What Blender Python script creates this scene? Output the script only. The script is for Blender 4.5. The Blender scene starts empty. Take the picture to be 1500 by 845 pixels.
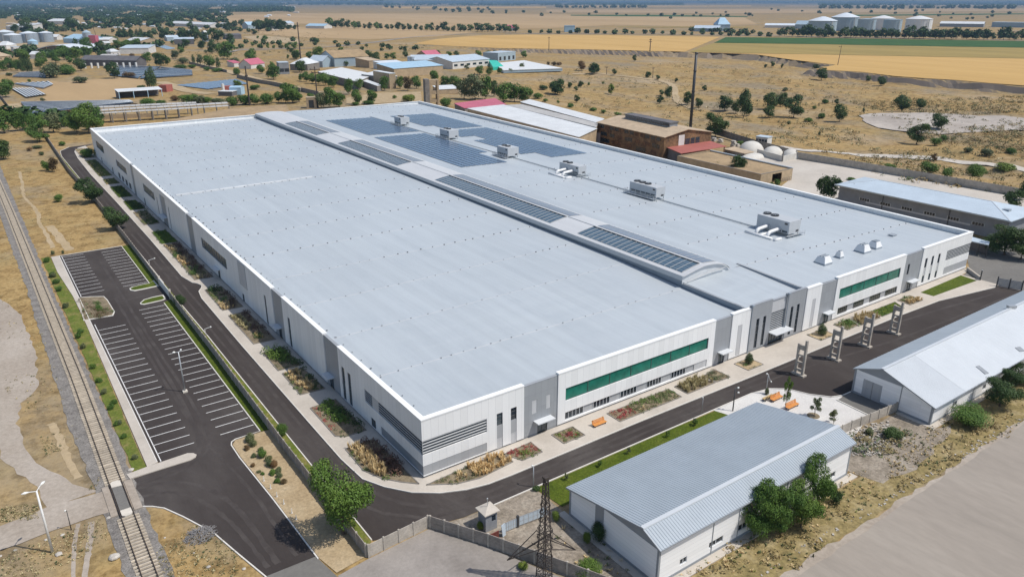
import bpy, math, random
from mathutils import Vector, noise as mnoise
S = bpy.context.scene
COL = S.collection
rad = math.radians
rnd = random.Random(11)

# ---------------------------------------------------------------- camera, world, sun, exposure
CF, CPITCH, CYAW = 1110.35, rad(20.7293), rad(35.3112)
CPOS = Vector((-41.606, -79.853, 62.0))
cam_d = bpy.data.cameras.new('camera')
cam_d.sensor_width = 36.0
cam_d.lens = 36.0 * CF / 1500.0
cam_d.clip_start = 1.0
cam_d.clip_end = 120000.0
cam = bpy.data.objects.new('camera', cam_d)
COL.objects.link(cam)
cam.location = CPOS
cam.rotation_euler = (rad(90) - CPITCH, 0, -CYAW)
S.camera = cam

SUN_EL, SUN_AZ = 58.0, -48.0          # degrees; azimuth measured from +X
w = bpy.data.worlds.new('World')
S.world = w
w.use_nodes = True
wn = w.node_tree
bg = wn.nodes['Background']
sky = wn.nodes.new('ShaderNodeTexSky')
sky.sky_type = 'NISHITA'
sky.sun_disc = False
sky.sun_elevation = rad(SUN_EL)
sky.sun_rotation = rad(90 - SUN_AZ)
sky.altitude = 300
sky.air_density = 1.0
sky.dust_density = 1.6
sky.ozone_density = 1.0
wn.links.new(sky.outputs[0], bg.inputs[0])
bg.inputs[1].default_value = 0.15
sl = bpy.data.lights.new('sun', 'SUN')
sl.energy = 4.4
sl.angle = rad(0.5)
sl.color = (1.0, 0.955, 0.89)
sun = bpy.data.objects.new('sun', sl)
COL.objects.link(sun)
sun.location = (0, 0, 300)
sun.rotation_euler = (rad(90 - SUN_EL), 0, rad(90 + SUN_AZ))
S.view_settings.view_transform = 'Standard'
S.view_settings.look = 'None'
S.view_settings.exposure = -0.22
S.view_settings.gamma = 1.0
S.render.engine = 'CYCLES'
try:
 S.cycles.max_bounces = 6
 S.cycles.volume_bounces = 0
 S.cycles.transparent_max_bounces = 6
except Exception:
 pass

# ---------------------------------------------------------------- measuring: photo pixel -> point on the ground
_cp, _sp, _ca, _sa = math.cos(CPITCH), math.sin(CPITCH), math.cos(CYAW), math.sin(CYAW)
HEAD = Vector((_sa, _ca, 0)); RIGHT = Vector((_ca, -_sa, 0))
FWD = HEAD * _cp + Vector((0, 0, -_sp)); CUP = HEAD * _sp + Vector((0, 0, _cp))

def ray(px, py):
 return FWD + RIGHT * ((px - 750) / CF) - CUP * ((py - 422.5) / CF)

def sstep(a, b, x):
 t = min(1.0, max(0.0, (x - a) / (b - a)))
 return t * t * (3 - 2 * t)

def at(px, py, z=0.0):
 r = ray(px, py)
 t = (z - CPOS.z) / r.z
 return CPOS + r * t

# edge of the wheat terrace (top of the scarp)
SCARP_PX = [(1560, 131), (1500, 126), (1450, 122.5), (1400, 118), (1350, 115), (1310, 112), (1262, 106), (1215, 103.5), (1193, 102),
   (1222, 95.5), (1160, 88), (1105, 80), (1060, 78.5), (1000, 76.5), (920, 74.5), (850, 73), (740, 71.5), (650, 67.5), (600, 65)]
SCARP = [at(a, b) for a, b in SCARP_PX]
SCARP = [Vector((p.x, p.y)) for p in SCARP]

def scarp_sd(x, y):
 """distance to the scarp edge, positive on the low (valley) side"""
 best = 1e9; sgn = 1
 p = Vector((x, y))
 for a, b in zip(SCARP[:-1], SCARP[1:]):
  d = b - a
  t = max(0, min(1, (p - a).dot(d) / d.length_squared))
  q = a + d * t
  l = (p - q).length
  if l < best:
   best = l
   sgn = 1 if d.x * (p.y - a.y) - d.y * (p.x - a.x) > 0 else -1
 return best * sgn

def hgt(x, y):
 if x < 235 or x > 760 or y < -120 or y > 1050:
  return 0.0
 b = sstep(238, 330, x) * (1 - sstep(720, 1000, y))
 if b <= 0:
  return 0.0
 sd = scarp_sd(x, y) - 7.0 * abs(mnoise.noise(Vector((x * .03, y * .03, 3)))) - 1.0
 dep = sstep(0.0, 7.0, sd)
 bump = mnoise.fractal(Vector((x * .02, y * .02, 1)), 1.0, 2.0, 5)
 hill = max(0, mnoise.noise(Vector((x * .011, y * .011, 7)))) * 5
 rough = (bump * 2.2 + hill * 1.2) * sstep(0, 30, sd)
 # spoil heaps at the right edge of the quarry
 far = 1 - sstep(30, 150, y)
 rough *= 1 + 1.2 * far
 b *= 1 - sstep(400, 540, y) * sstep(35, 110, sd)
 return b * dep * (-6.0 + rough) if sd > 0 else 0.0

def atg(px, py):
 """point on the real terrain"""
 z = 0.0
 for i in range(14):
  p = at(px, py, z)
  z = z * .5 + hgt(p.x, p.y) * .5
 p = at(px, py, z)
 return Vector((p.x, p.y, hgt(p.x, p.y)))

def proj(p):
 q = Vector(p) - CPOS
 d = q.dot(FWD)
 return (750 + CF * q.dot(RIGHT) / d, 422.5 - CF * q.dot(CUP) / d, d)

def cr(c, pts):
 return [(c[0] + a / c[2], c[1] + b / c[2]) for a, b in pts]

# ---------------------------------------------------------------- materials
def _mat(name):
 m = bpy.data.materials.new(name)
 m.use_nodes = True
 nt = m.node_tree
 return m, nt, nt.nodes['Principled BSDF']

def _noise(nt, co, scale, detail=4, rough=.6, mapscale=None):
 n = nt.nodes.new('ShaderNodeTexNoise')
 n.inputs['Scale'].default_value = scale
 n.inputs['Detail'].default_value = detail
 n.inputs['Roughness'].default_value = rough
 if mapscale:
  mp = nt.nodes.new('ShaderNodeMapping')
  mp.inputs['Scale'].default_value = mapscale
  nt.links.new(co, mp.inputs[0])
  co = mp.outputs[0]
 nt.links.new(co, n.inputs['Vector'])
 return n.outputs[0]

def _ramp(nt, fac, stops):
 r = nt.nodes.new('ShaderNodeValToRGB')
 el = r.color_ramp.elements
 while len(el) < len(stops):
  el.new(.5)
 for e, (p, c) in zip(el, stops):
  e.position = p
  e.color = (c[0], c[1], c[2], 1)
 nt.links.new(fac, r.inputs[0])
 return r.outputs[0]

def _mix(nt, fac, a, b, mode='MIX'):
 m = nt.nodes.new('ShaderNodeMix')
 m.data_type = 'RGBA'
 m.blend_type = mode
 if isinstance(fac, float): m.inputs[0].default_value = fac
 else: nt.links.new(fac, m.inputs[0])
 for i, v in ((6, a), (7, b)):
  if isinstance(v, tuple): m.inputs[i].default_value = (v[0], v[1], v[2], 1)
  else: nt.links.new(v, m.inputs[i])
 return m.outputs[2]

def _co(nt, world=True):
 if world:
  return nt.nodes.new('ShaderNodeNewGeometry').outputs['Position']
 return nt.nodes.new('ShaderNodeTexCoord').outputs['Object']

def _bump(nt, b, h, strength, dist):
 n = nt.nodes.new('ShaderNodeBump')
 n.inputs['Strength'].default_value = strength
 n.inputs['Distance'].default_value = dist
 nt.links.new(h, n.inputs['Height'])
 nt.links.new(n.outputs[0], b.inputs['Normal'])

def plain(name, col, rough=.6, var=.12, scale=.6, metal=0.0, world=False, fine=None, spec=None, objvar=0.0):
 m, nt, b = _mat(name)
 co = _co(nt, world)
 n = _noise(nt, co, scale)
 lo = tuple(c * (1 - var) for c in col); hi = tuple(min(1, c * (1 + var)) for c in col)
 c = _ramp(nt, n, [(.3, lo), (.7, hi)])
 if fine:
  n2 = _noise(nt, co, fine[0], 3)
  lo2 = 1 - fine[1]
  c = _mix(nt, 1.0, c, _ramp(nt, n2, [(.3, (lo2,) * 3), (.7, (1, 1, 1))]), 'MULTIPLY')
 if objvar:
  oi = nt.nodes.new('ShaderNodeObjectInfo')
  c = _mix(nt, 1.0, c, _ramp(nt, oi.outputs['Random'], [(0, (1 - objvar,) * 3), (1, (1, 1, 1))]), 'MULTIPLY')
 nt.links.new(c, b.inputs['Base Color'])
 b.inputs['Roughness'].default_value = rough
 b.inputs['Metallic'].default_value = metal
 if spec is not None: b.inputs['Specular IOR Level'].default_value = spec
 return m

def panelled(name, col, line, w, h, axis='X', rough=.45, mortar=.012, var=.04):
 """wall cladding: joints every w metres along the wall and h up it"""
 m, nt, b = _mat(name)
 co = _co(nt, True)
 sx = nt.nodes.new('ShaderNodeSeparateXYZ'); nt.links.new(co, sx.inputs[0])
 cx = nt.nodes.new('ShaderNodeCombineXYZ')
 if axis == 'XY':
  ad = nt.nodes.new('ShaderNodeMath'); ad.operation = 'ADD'
  nt.links.new(sx.outputs[0], ad.inputs[0]); nt.links.new(sx.outputs[1], ad.inputs[1])
  nt.links.new(ad.outputs[0], cx.inputs[0])
 else:
  nt.links.new(sx.outputs[0 if axis == 'X' else 1], cx.inputs[0])
 nt.links.new(sx.outputs[2], cx.inputs[1])
 br = nt.nodes.new('ShaderNodeTexBrick')
 br.offset = 0; br.squash = 1
 br.inputs['Scale'].default_value = 1
 br.inputs['Brick Width'].default_value = w
 br.inputs['Row Height'].default_value = h
 br.inputs['Mortar Size'].default_value = mortar
 br.inputs['Mortar Smooth'].default_value = 0.1
 br.inputs['Color1'].default_value = (*[c * (1 - var) for c in col], 1)
 br.inputs['Color2'].default_value = (*[min(1, c * (1 + var)) for c in col], 1)
 br.inputs['Mortar'].default_value = (*line, 1)
 nt.links.new(cx.outputs[0], br.inputs['Vector'])
 c = br.outputs[0]
 n = _noise(nt, co, .35, 5, .6, (1, 1, .35))
 c = _mix(nt, 1.0, c, _ramp(nt, n, [(.3, (.965, .965, .965)), (.65, (1, 1, 1))]), 'MULTIPLY')
 nt.links.new(c, b.inputs['Base Color'])
 b.inputs['Roughness'].default_value = rough
 return m

def ground_mat():
 m, nt, b = _mat('dry_ground')
 co = _co(nt, True)
 g = nt.nodes.new('ShaderNodeNewGeometry')
 big = _noise(nt, co, .012, 5, .6)
 mid = _noise(nt, co, .09, 6, .65)
 fin = _noise(nt, co, 1.3, 5, .7)
 base = _ramp(nt, mid, [(.22, (.27, .18, .08)), (.42, (.37, .25, .108)), (.58, (.43, .30, .135)), (.8, (.47, .36, .205))])
 scrub = _ramp(nt, fin, [(.34, (.58, .55, .48)), (.5, (.92, .92, .9)), (.72, (1.1, 1.1, 1.08))])
 base = _mix(nt, 1.0, base, scrub, 'MULTIPLY')
 olive = _noise(nt, co, .045, 6, .7)
 base = _mix(nt, _ramp(nt, olive, [(.50, (0, 0, 0)), (.68, (.65, .65, .65))]), base, (.215, .17, .075))
 base = _mix(nt, _ramp(nt, big, [(.54, (0, 0, 0)), (.70, (.65, .65, .65))]), base, (.40, .325, .235))
 grey = _noise(nt, co, .022, 7, .72, (1, .55, 1))
 base = _mix(nt, _ramp(nt, grey, [(.49, (0, 0, 0)), (.63, (.85, .85, .85))]), base, (.26, .215, .15))
 mot = _noise(nt, co, .28, 5, .7)
 base = _mix(nt, 1.0, base, _ramp(nt, mot, [(.36, (.60, .58, .54)), (.52, (1, 1, 1)), (.7, (1.06, 1.06, 1.05))]), 'MULTIPLY')
 # steep bare earth banks
 sx = nt.nodes.new('ShaderNodeSeparateXYZ'); nt.links.new(g.outputs['True Normal'], sx.inputs[0])
 st = _ramp(nt, sx.outputs[2], [(.80, (1, 1, 1)), (.975, (0, 0, 0))])
 base = _mix(nt, st, base, (.20, .165, .135))
 nt.links.new(base, b.inputs['Base Color'])
 b.inputs['Roughness'].default_value = .95
 b.inputs['Specular IOR Level'].default_value = .15
 _bump(nt, b, fin, .35, .25)
 return m

def sheet_mat(name, c0, c1, c2, s1=.08, s2=1.5, rough=.9, fine=.25, stretch=None, bump=0, spec=.2):
 m, nt, b = _mat(name)
 co = _co(nt, True)
 n1 = _noise(nt, co, s1, 6, .62, stretch)
 n2 = _noise(nt, co, s2, 4, .7, stretch)
 c = _ramp(nt, n1, [(.32, c0), (.5, c1), (.7, c2)])
 c = _mix(nt, 1.0, c, _ramp(nt, n2, [(.3, (1 - fine,) * 3), (.7, (1 + fine * .3,) * 3)]), 'MULTIPLY')
 nt.links.new(c, b.inputs['Base Color'])
 b.inputs['Roughness'].default_value = rough
 b.inputs['Specular IOR Level'].default_value = spec
 if bump: _bump(nt, b, n2, bump, .15)
 return m

def roof_mat(name, col, seam=1.2, var=.05, rough=.42, patch=True):
 m, nt, b = _mat(name)
 co = _co(nt, True)
 sx = nt.nodes.new('ShaderNodeSeparateXYZ'); nt.links.new(co, sx.inputs[0])
 n1 = _noise(nt, co, 1.0, 3, .6, (.55, .008, .1))       # long streaks along the sheets
 n2 = _noise(nt, co, .03, 4, .6)
 br = nt.nodes.new('ShaderNodeTexBrick'); br.offset = 0
 br.inputs['Scale'].default_value = 1
 br.inputs['Brick Width'].default_value = 11.0; br.inputs['Row Height'].default_value = 16.6
 br.inputs['Mortar Size'].default_value = .05
 br.inputs['Color1'].default_value = (*[c * (1 - var * .35) for c in col], 1)
 br.inputs['Color2'].default_value = (*[c * (1 + var * .35) for c in col], 1)
 br.inputs['Mortar'].default_value = (*[c * .985 for c in col], 1)
 mp = nt.nodes.new('ShaderNodeMapping'); mp.inputs['Location'].default_value = (0, 1.4, 0)
 nt.links.new(co, mp.inputs[0]); nt.links.new(mp.outputs[0], br.inputs['Vector'])
 c = br.outputs[0]
 c = _mix(nt, 1.0, c, _ramp(nt, n1, [(.35, (1 - var,) * 3), (.65, (1 + var * .4,) * 3)]), 'MULTIPLY')
 c = _mix(nt, 1.0, c, _ramp(nt, n2, [(.3, (1 - var,) * 3), (.7, (1, 1, 1))]), 'MULTIPLY')
 n3 = _noise(nt, co, .16, 7, .75, (1, .3, 1))
 c = _mix(nt, 1.0, c, _ramp(nt, n3, [(.3, (.90, .91, .92)), (.5, (.985, .985, .985)), (.72, (1.03, 1.03, 1.02))]), 'MULTIPLY')
 # narrow seams
 md = nt.nodes.new('ShaderNodeMath'); md.operation = 'PINGPONG'; md.inputs[1].default_value = seam / 2
 nt.links.new(sx.outputs[0], md.inputs[0])
 s = _ramp(nt, md.outputs[0], [(.0, (.93, .93, .94)), (.05, (1, 1, 1))])
 c = _mix(nt, 1.0, c, s, 'MULTIPLY')
 nt.links.new(c, b.inputs['Base Color'])
 b.inputs['Roughness'].default_value = rough
 b.inputs['Specular IOR Level'].default_value = .4
 return m

def leaf_mat(name, c0, c1, c2):
 m, nt, b = _mat(name)
 tc = nt.nodes.new('ShaderNodeTexCoord')
 oi = nt.nodes.new('ShaderNodeObjectInfo')
 n = _noise(nt, tc.outputs['Object'], 3.0, 4, .7)
 c = _ramp(nt, n, [(.3, c0), (.5, c1), (.72, c2)])
 c = _mix(nt, 1.0, c, _ramp(nt, oi.outputs['Random'], [(0, (.72, .78, .72)), (.5, (1, 1, 1)), (1, (1.25, 1.12, 1.0))]), 'MULTIPLY')
 nt.links.new(c, b.inputs['Base Color'])
 b.inputs['Roughness'].default_value = .6
 b.inputs['Specular IOR Level'].default_value = .25
 try:
  b.inputs['Subsurface Weight'].default_value = 0.0
 except Exception:
  pass
 return m

def glass_mat(name, col, rough=.12, spec=.7):
 m, nt, b = _mat(name)
 co = _co(nt, True)
 n = _noise(nt, co, .5, 3, .6)
 c = _ramp(nt, n, [(.3, tuple(v * .7 for v in col)), (.7, tuple(v * 1.3 for v in col))])
 nt.links.new(c, b.inputs['Base Color'])
 b.inputs['Roughness'].default_value = rough
 b.inputs['Specular IOR Level'].default_value = spec
 return m

def solar_mat(name, pw=1.0, ph=1.65, axis='XY', col=(.035, .055, .10), line=(.32, .36, .42)):
 m, nt, b = _mat(name)
 co = nt.nodes.new('ShaderNodeTexCoord').outputs['Object']
 br = nt.nodes.new('ShaderNodeTexBrick'); br.offset = 0
 br.inputs['Scale'].default_value = 1
 br.inputs['Brick Width'].default_value = pw; br.inputs['Row Height'].default_value = ph
 br.inputs['Mortar Size'].default_value = .06
 br.inputs['Color1'].default_value = (*col, 1); br.inputs['Color2'].default_value = (*[c * 1.25 for c in col], 1)
 br.inputs['Mortar'].default_value = (*line, 1)
 nt.links.new(co, br.inputs['Vector'])
 nt.links.new(br.outputs[0], b.inputs['Base Color'])
 b.inputs['Roughness'].default_value = .22
 b.inputs['Specular IOR Level'].default_value = .6
 return m

M = {}
M['ground'] = ground_mat()
M['asphalt'] = sheet_mat('asphalt', (.047, .039, .036), (.058, .049, .045), (.092, .081, .074), .07, 2.2, .88, .10, (1, .35, 1), 0, .12)
M['asphalt_trace'] = sheet_mat('tyre_polished_asphalt', (.056, .047, .043), (.070, .060, .055), (.090, .079, .072), .25, 1.6, .8, .15, None, 0, .15)
M['old_asphalt'] = sheet_mat('worn_asphalt', (.155, .148, .135), (.185, .176, .16), (.22, .21, .19), .05, 1.2, .9, .15)
M['concrete_road'] = sheet_mat('worn_concrete_road', (.29, .255, .215), (.325, .285, .24), (.35, .31, .262), .07, .8, .92, .12, (1, .25, 1))
M['gravel'] = sheet_mat('grey_gravel', (.24, .215, .19), (.31, .28, .25), (.36, .325, .29), .12, 2.0, .95, .14, None, .1)
M['rough_gravel'] = sheet_mat('rough_stony_gravel', (.22, .185, .14), (.33, .28, .22), (.42, .37, .30), .3, 2.2, .95, .45, None, .5)
M['white_gravel'] = sheet_mat('pale_gravel', (.55, .53, .50), (.63, .61, .575), (.68, .66, .62), .2, 5, .95, .18, None, .2)
M['ballast'] = sheet_mat('ballast_stone', (.18, .165, .15), (.25, .23, .207), (.33, .306, .276), .5, 4.0, .95, .45, None, .6)
M['paving'] = sheet_mat('pale_concrete_paving', (.44, .395, .335), (.505, .455, .39), (.555, .505, .435), .12, 2.0, .85, .08)
M['kerb'] = plain('kerb_concrete', (.66, .63, .57), .8, .08, .8, world=True)
M['grass'] = sheet_mat('mown_grass', (.066, .098, .008), (.088, .122, .011), (.12, .145, .02), .35, 3.2, .95, .5, None, .5)
M['dry_grass'] = sheet_mat('patchy_strip_grass', (.10, .145, .022), (.155, .18, .034), (.27, .215, .085), .45, 2.5, .95, .4, None, .5)
M['verge'] = sheet_mat('dry_verge_grass', (.20, .165, .07), (.31, .24, .105), (.42, .34, .19), .35, 1.6, .95, .5, None, .5)
M['sand'] = sheet_mat('sandy_soil', (.36, .265, .15), (.44, .335, .20), (.50, .395, .25), .25, 2.4, .95, .3, None, .3)
M['soil'] = sheet_mat('bed_soil', (.17, .135, .09), (.25, .20, .13), (.33, .27, .18), .8, 5, .95, .4, None, .4)
M['dirt_road'] = sheet_mat('grey_dirt_track', (.33, .275, .22), (.39, .335, .275), (.44, .385, .325), .1, 1.6, .95, .2)
M['pale_track'] = sheet_mat('pale_dirt_track', (.39, .295, .17), (.435, .335, .205), (.48, .375, .24), .12, 1.0, .95, .2)
M['yard'] = sheet_mat('pale_yard_concrete', (.45, .41, .355), (.51, .465, .405), (.56, .515, .45), .06, 1.2, .92, .1)
M['quarry'] = sheet_mat('pale_quarry_floor', (.34, .295, .25), (.41, .365, .32), (.50, .45, .39), .05, .5, .95, .2)
M['wheat'] = sheet_mat('ripe_wheat', (.47, .295, .10), (.525, .335, .118), (.57, .37, .14), .02, .22, .95, .08, (1, .12, 1))
M['olive_crop'] = sheet_mat('half_ripe_crop', (.27, .205, .065), (.32, .235, .075), (.365, .27, .09), .02, .3, .95, .1, (1, .15, 1))
M['green_crop'] = sheet_mat('green_crop', (.035, .085, .02), (.043, .10, .024), (.055, .115, .028), .03, .3, .95, .1)
M['stubble'] = sheet_mat('stubble_field', (.38, .26, .13), (.425, .295, .155), (.47, .335, .185), .004, .05, .95, .1, (1, .2, 1))
M['paint'] = plain('road_marking_paint', (.74, .73, .70), .7, .12, 2.0, world=True)
M['rail'] = plain('rail_steel', (.12, .085, .06), .45, .25, 3, metal=.6, world=True)
M['sleeper'] = plain('concrete_sleeper', (.55, .47, .36), .9, .22, 1.2, world=True, objvar=.3)
M['slab'] = plain('crossing_concrete', (.60, .55, .47), .85, .1, 1.5, world=True)
# main building
M['white_clad'] = panelled('white_cladding', (.86, .86, .845), (.62, .62, .62), 1.18, 40, 'XY', .42, .018)
M['white_cap'] = plain('white_parapet_cap', (.86, .86, .84), .45, .03, .4, world=True)
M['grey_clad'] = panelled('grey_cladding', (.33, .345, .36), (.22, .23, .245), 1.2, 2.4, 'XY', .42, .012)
M['lgrey_clad'] = panelled('light_grey_panel', (.54, .545, .55), (.44, .44, .45), .9, 1.9, 'XY', .5)
M['mgrey_clad'] = panelled('mid_grey_panel', (.40, .41, .42), (.28, .29, .30), 1.2, 40, 'XY', .45)
M['plinth'] = plain('grey_plinth', (.26, .27, .28), .8, .1, .6, world=True)
M['roof'] = roof_mat('light_grey_membrane', (.455, .495, .520))
M['roof_spine'] = roof_mat('pale_spine_roof', (.56, .57, .575), 3.3, .03)
M['fascia'] = panelled('pale_fascia', (.50, .52, .53), (.36, .38, .40), 40, 3.0, 'Y', .5)
M['dark_wall'] = plain('blue_grey_upstand', (.30, .34, .38), .55, .06, .4, world=True)
M['green_glass'] = glass_mat('green_tinted_glazing', (.014, .165, .115), .16, .5)
M['dark_glass'] = glass_mat('dark_glazing', (.020, .030, .042))
M['grey_glass'] = glass_mat('grey_glazing', (.065, .09, .105))
M['blue_glass'] = glass_mat('blue_grey_glazing', (.095, .125, .14), .2, .5)
M['olive_glass'] = glass_mat('brown_green_glazing', (.055, .062, .05))
M['frame'] = plain('dark_window_frame', (.09, .095, .10), .5, .05)
M['lframe'] = plain('pale_window_frame', (.60, .62, .63), .5, .05)
M['louvre'] = plain('pale_louvre_blade', (.66, .67, .67), .4, .05, .5)
M['louvre_back'] = plain('dark_louvre_recess', (.045, .06, .075), .6, .1)
M['steel'] = plain('galvanised_steel', (.48, .50, .51), .4, .1, 1.0, metal=.5)
M['chiller'] = plain('pale_chiller_casing', (.47, .49, .505), .45, .05, .8)
M['white_pipe'] = plain('white_duct', (.76, .76, .75), .4, .05)
M['dark'] = plain('dark_metal', (.05, .052, .055), .5, .2)
M['anchor'] = plain('dark_anchor_cap', (.13, .14, .15), .6, .2)
M['solar'] = solar_mat('solar_panel_face', 1.05, 1.7, col=(.072, .118, .19), line=(.30, .37, .45))
M['solar_dark'] = solar_mat('dark_solar_face', 1.0, 2.0, col=(.022, .032, .05), line=(.10, .12, .14))
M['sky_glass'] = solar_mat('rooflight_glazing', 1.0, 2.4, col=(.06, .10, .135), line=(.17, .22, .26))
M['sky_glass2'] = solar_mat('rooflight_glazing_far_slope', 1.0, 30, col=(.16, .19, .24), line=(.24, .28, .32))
M['conc'] = plain('bare_concrete', (.45, .405, .345), .9, .2, .7, world=True, fine=(4, .2))
M['conc_dark'] = plain('weathered_concrete', (.25, .23, .205), .92, .25, .5, world=True, fine=(3, .3))
M['fence_panel'] = plain('concrete_fence_panel', (.33, .29, .25), .92, .22, .9, world=True, fine=(3, .2))
M['rib'] = plain('galvanised_roof_sheet', (.35, .395, .43), .4, .05, .3, metal=0.0)
M['rib_white'] = plain('pale_roof_sheet', (.53, .56, .58), .4, .04, .3)
M['wh_wall'] = panelled('white_insulated_panel', (.87, .87, .86), (.62, .63, .64), 40, .55, 'XY', .5, .01)
M['wh_trim'] = plain('grey_trim', (.27, .29, .31), .5, .06)
M['wood'] = plain('orange_bench_timber', (.62, .27, .07), .6, .15, 6)
M['pale_wood'] = plain('pale_bench_timber', (.50, .36, .17), .6, .15, 6)
M['lattice'] = plain('rusty_black_lattice_steel', (.055, .043, .036), .7, .4, 4)
M['rust'] = plain('rusty_sheet', (.20, .10, .045), .85, .6, .35, fine=(1.4, .5))
M['brown_wall'] = plain('rust_streaked_brick', (.25, .145, .07), .9, .55, .22, fine=(1.0, .55))
M['red_roof'] = plain('dull_red_roof', (.36, .11, .085), .7, .12, .3)
M['pink_roof'] = plain('faded_pink_red_roof', (.46, .12, .17), .7, .1, .2)
M['old_white_roof'] = plain('old_white_roof', (.62, .64, .645), .7, .09, .12, fine=(.6, .1))
M['old_grey_roof'] = plain('old_grey_roof', (.45, .44, .42), .8, .12, .15, fine=(.6, .15))
M['tan_roof'] = plain('tan_dusty_roof', (.48, .37, .25), .85, .12, .2, fine=(.8, .15))
M['dirt_roof'] = plain('dirt_covered_roof', (.38, .27, .15), .95, .2, .15, fine=(.8, .25))
M['blue_roof'] = plain('pale_blue_roof', (.36, .52, .64), .55, .08, .2)
M['lblue_roof'] = plain('grey_blue_roof', (.47, .545, .605), .5, .07, .2)
M['dark_roof'] = plain('dark_grey_roof', (.12, .115, .12), .8, .2, .2)
M['tan_wall'] = plain('tan_block_wall', (.45, .345, .22), .9, .14, .3, fine=(1, .2))
M['pink_wall'] = plain('pinkish_render_wall', (.37, .30, .28), .9, .12, .3, fine=(1, .15))
M['white_wall'] = plain('whitewashed_wall', (.62, .61, .58), .85, .1, .3)
M['grey_wall'] = plain('grey_render_wall', (.26, .272, .29), .85, .12, .3, fine=(1, .12))
M['teal'] = plain('teal_cladding', (.04, .50, .38), .6, .1, .4)
M['tarp'] = plain('pale_tarpaulin', (.58, .555, .50), .7, .08, .4)
M['silo'] = plain('galvanised_silo_wall', (.38, .44, .50), .4, .12, .25, metal=.25)
M['silo_white'] = plain('white_tank_wall', (.70, .71, .71), .5, .05, .1)
M['silo_roof'] = plain('pale_tank_roof', (.64, .69, .73), .5, .05, .1)
M['silo_blue'] = plain('blue_grey_tank_wall', (.33, .42, .48), .45, .1, .1)
M['lamp_white'] = plain('white_lamp_paint', (.72, .72, .70), .4, .05)
M['lamp_glass'] = plain('lamp_diffuser', (.8, .8, .76), .2, .05)
M['stone'] = plain('pale_stone', (.52, .48, .42), .9, .25, 1.5, objvar=.25)
M['rubble'] = plain('grey_rubble_stone', (.26, .25, .245), .9, .3, 1.5)
M['bark'] = plain('bark', (.13, .095, .065), .9, .3, 3)
M['leaf'] = leaf_mat('green_leaves', (.05, .10, .016), (.08, .15, .026), (.13, .205, .04))
M['leaf_dark'] = leaf_mat('dark_leaves', (.032, .062, .016), (.05, .09, .024), (.078, .125, .034))
M['leaf_olive'] = leaf_mat('olive_leaves', (.075, .10, .045), (.11, .135, .06), (.15, .17, .08))
M['leaf_lime'] = leaf_mat('light_leaves', (.09, .14, .02), (.13, .19, .03), (.18, .23, .05))
M['leaf_brown'] = leaf_mat('brown_leaves', (.10, .065, .03), (.14, .09, .04), (.18, .12, .055))
M['straw'] = leaf_mat('straw_grass', (.44, .345, .175), (.56, .455, .255), (.66, .56, .35))
M['scrub'] = leaf_mat('grey_scrub', (.17, .135, .065), (.23, .185, .085), (.30, .24, .115))
M['flower'] = leaf_mat('red_bedding', (.26, .035, .04), (.33, .055, .055), (.40, .10, .08))
M['purple'] = leaf_mat('purple_leaves', (.07, .04, .035), (.11, .065, .05), (.15, .10, .06))

# ---------------------------------------------------------------- mesh builder
OFF = {}

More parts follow.
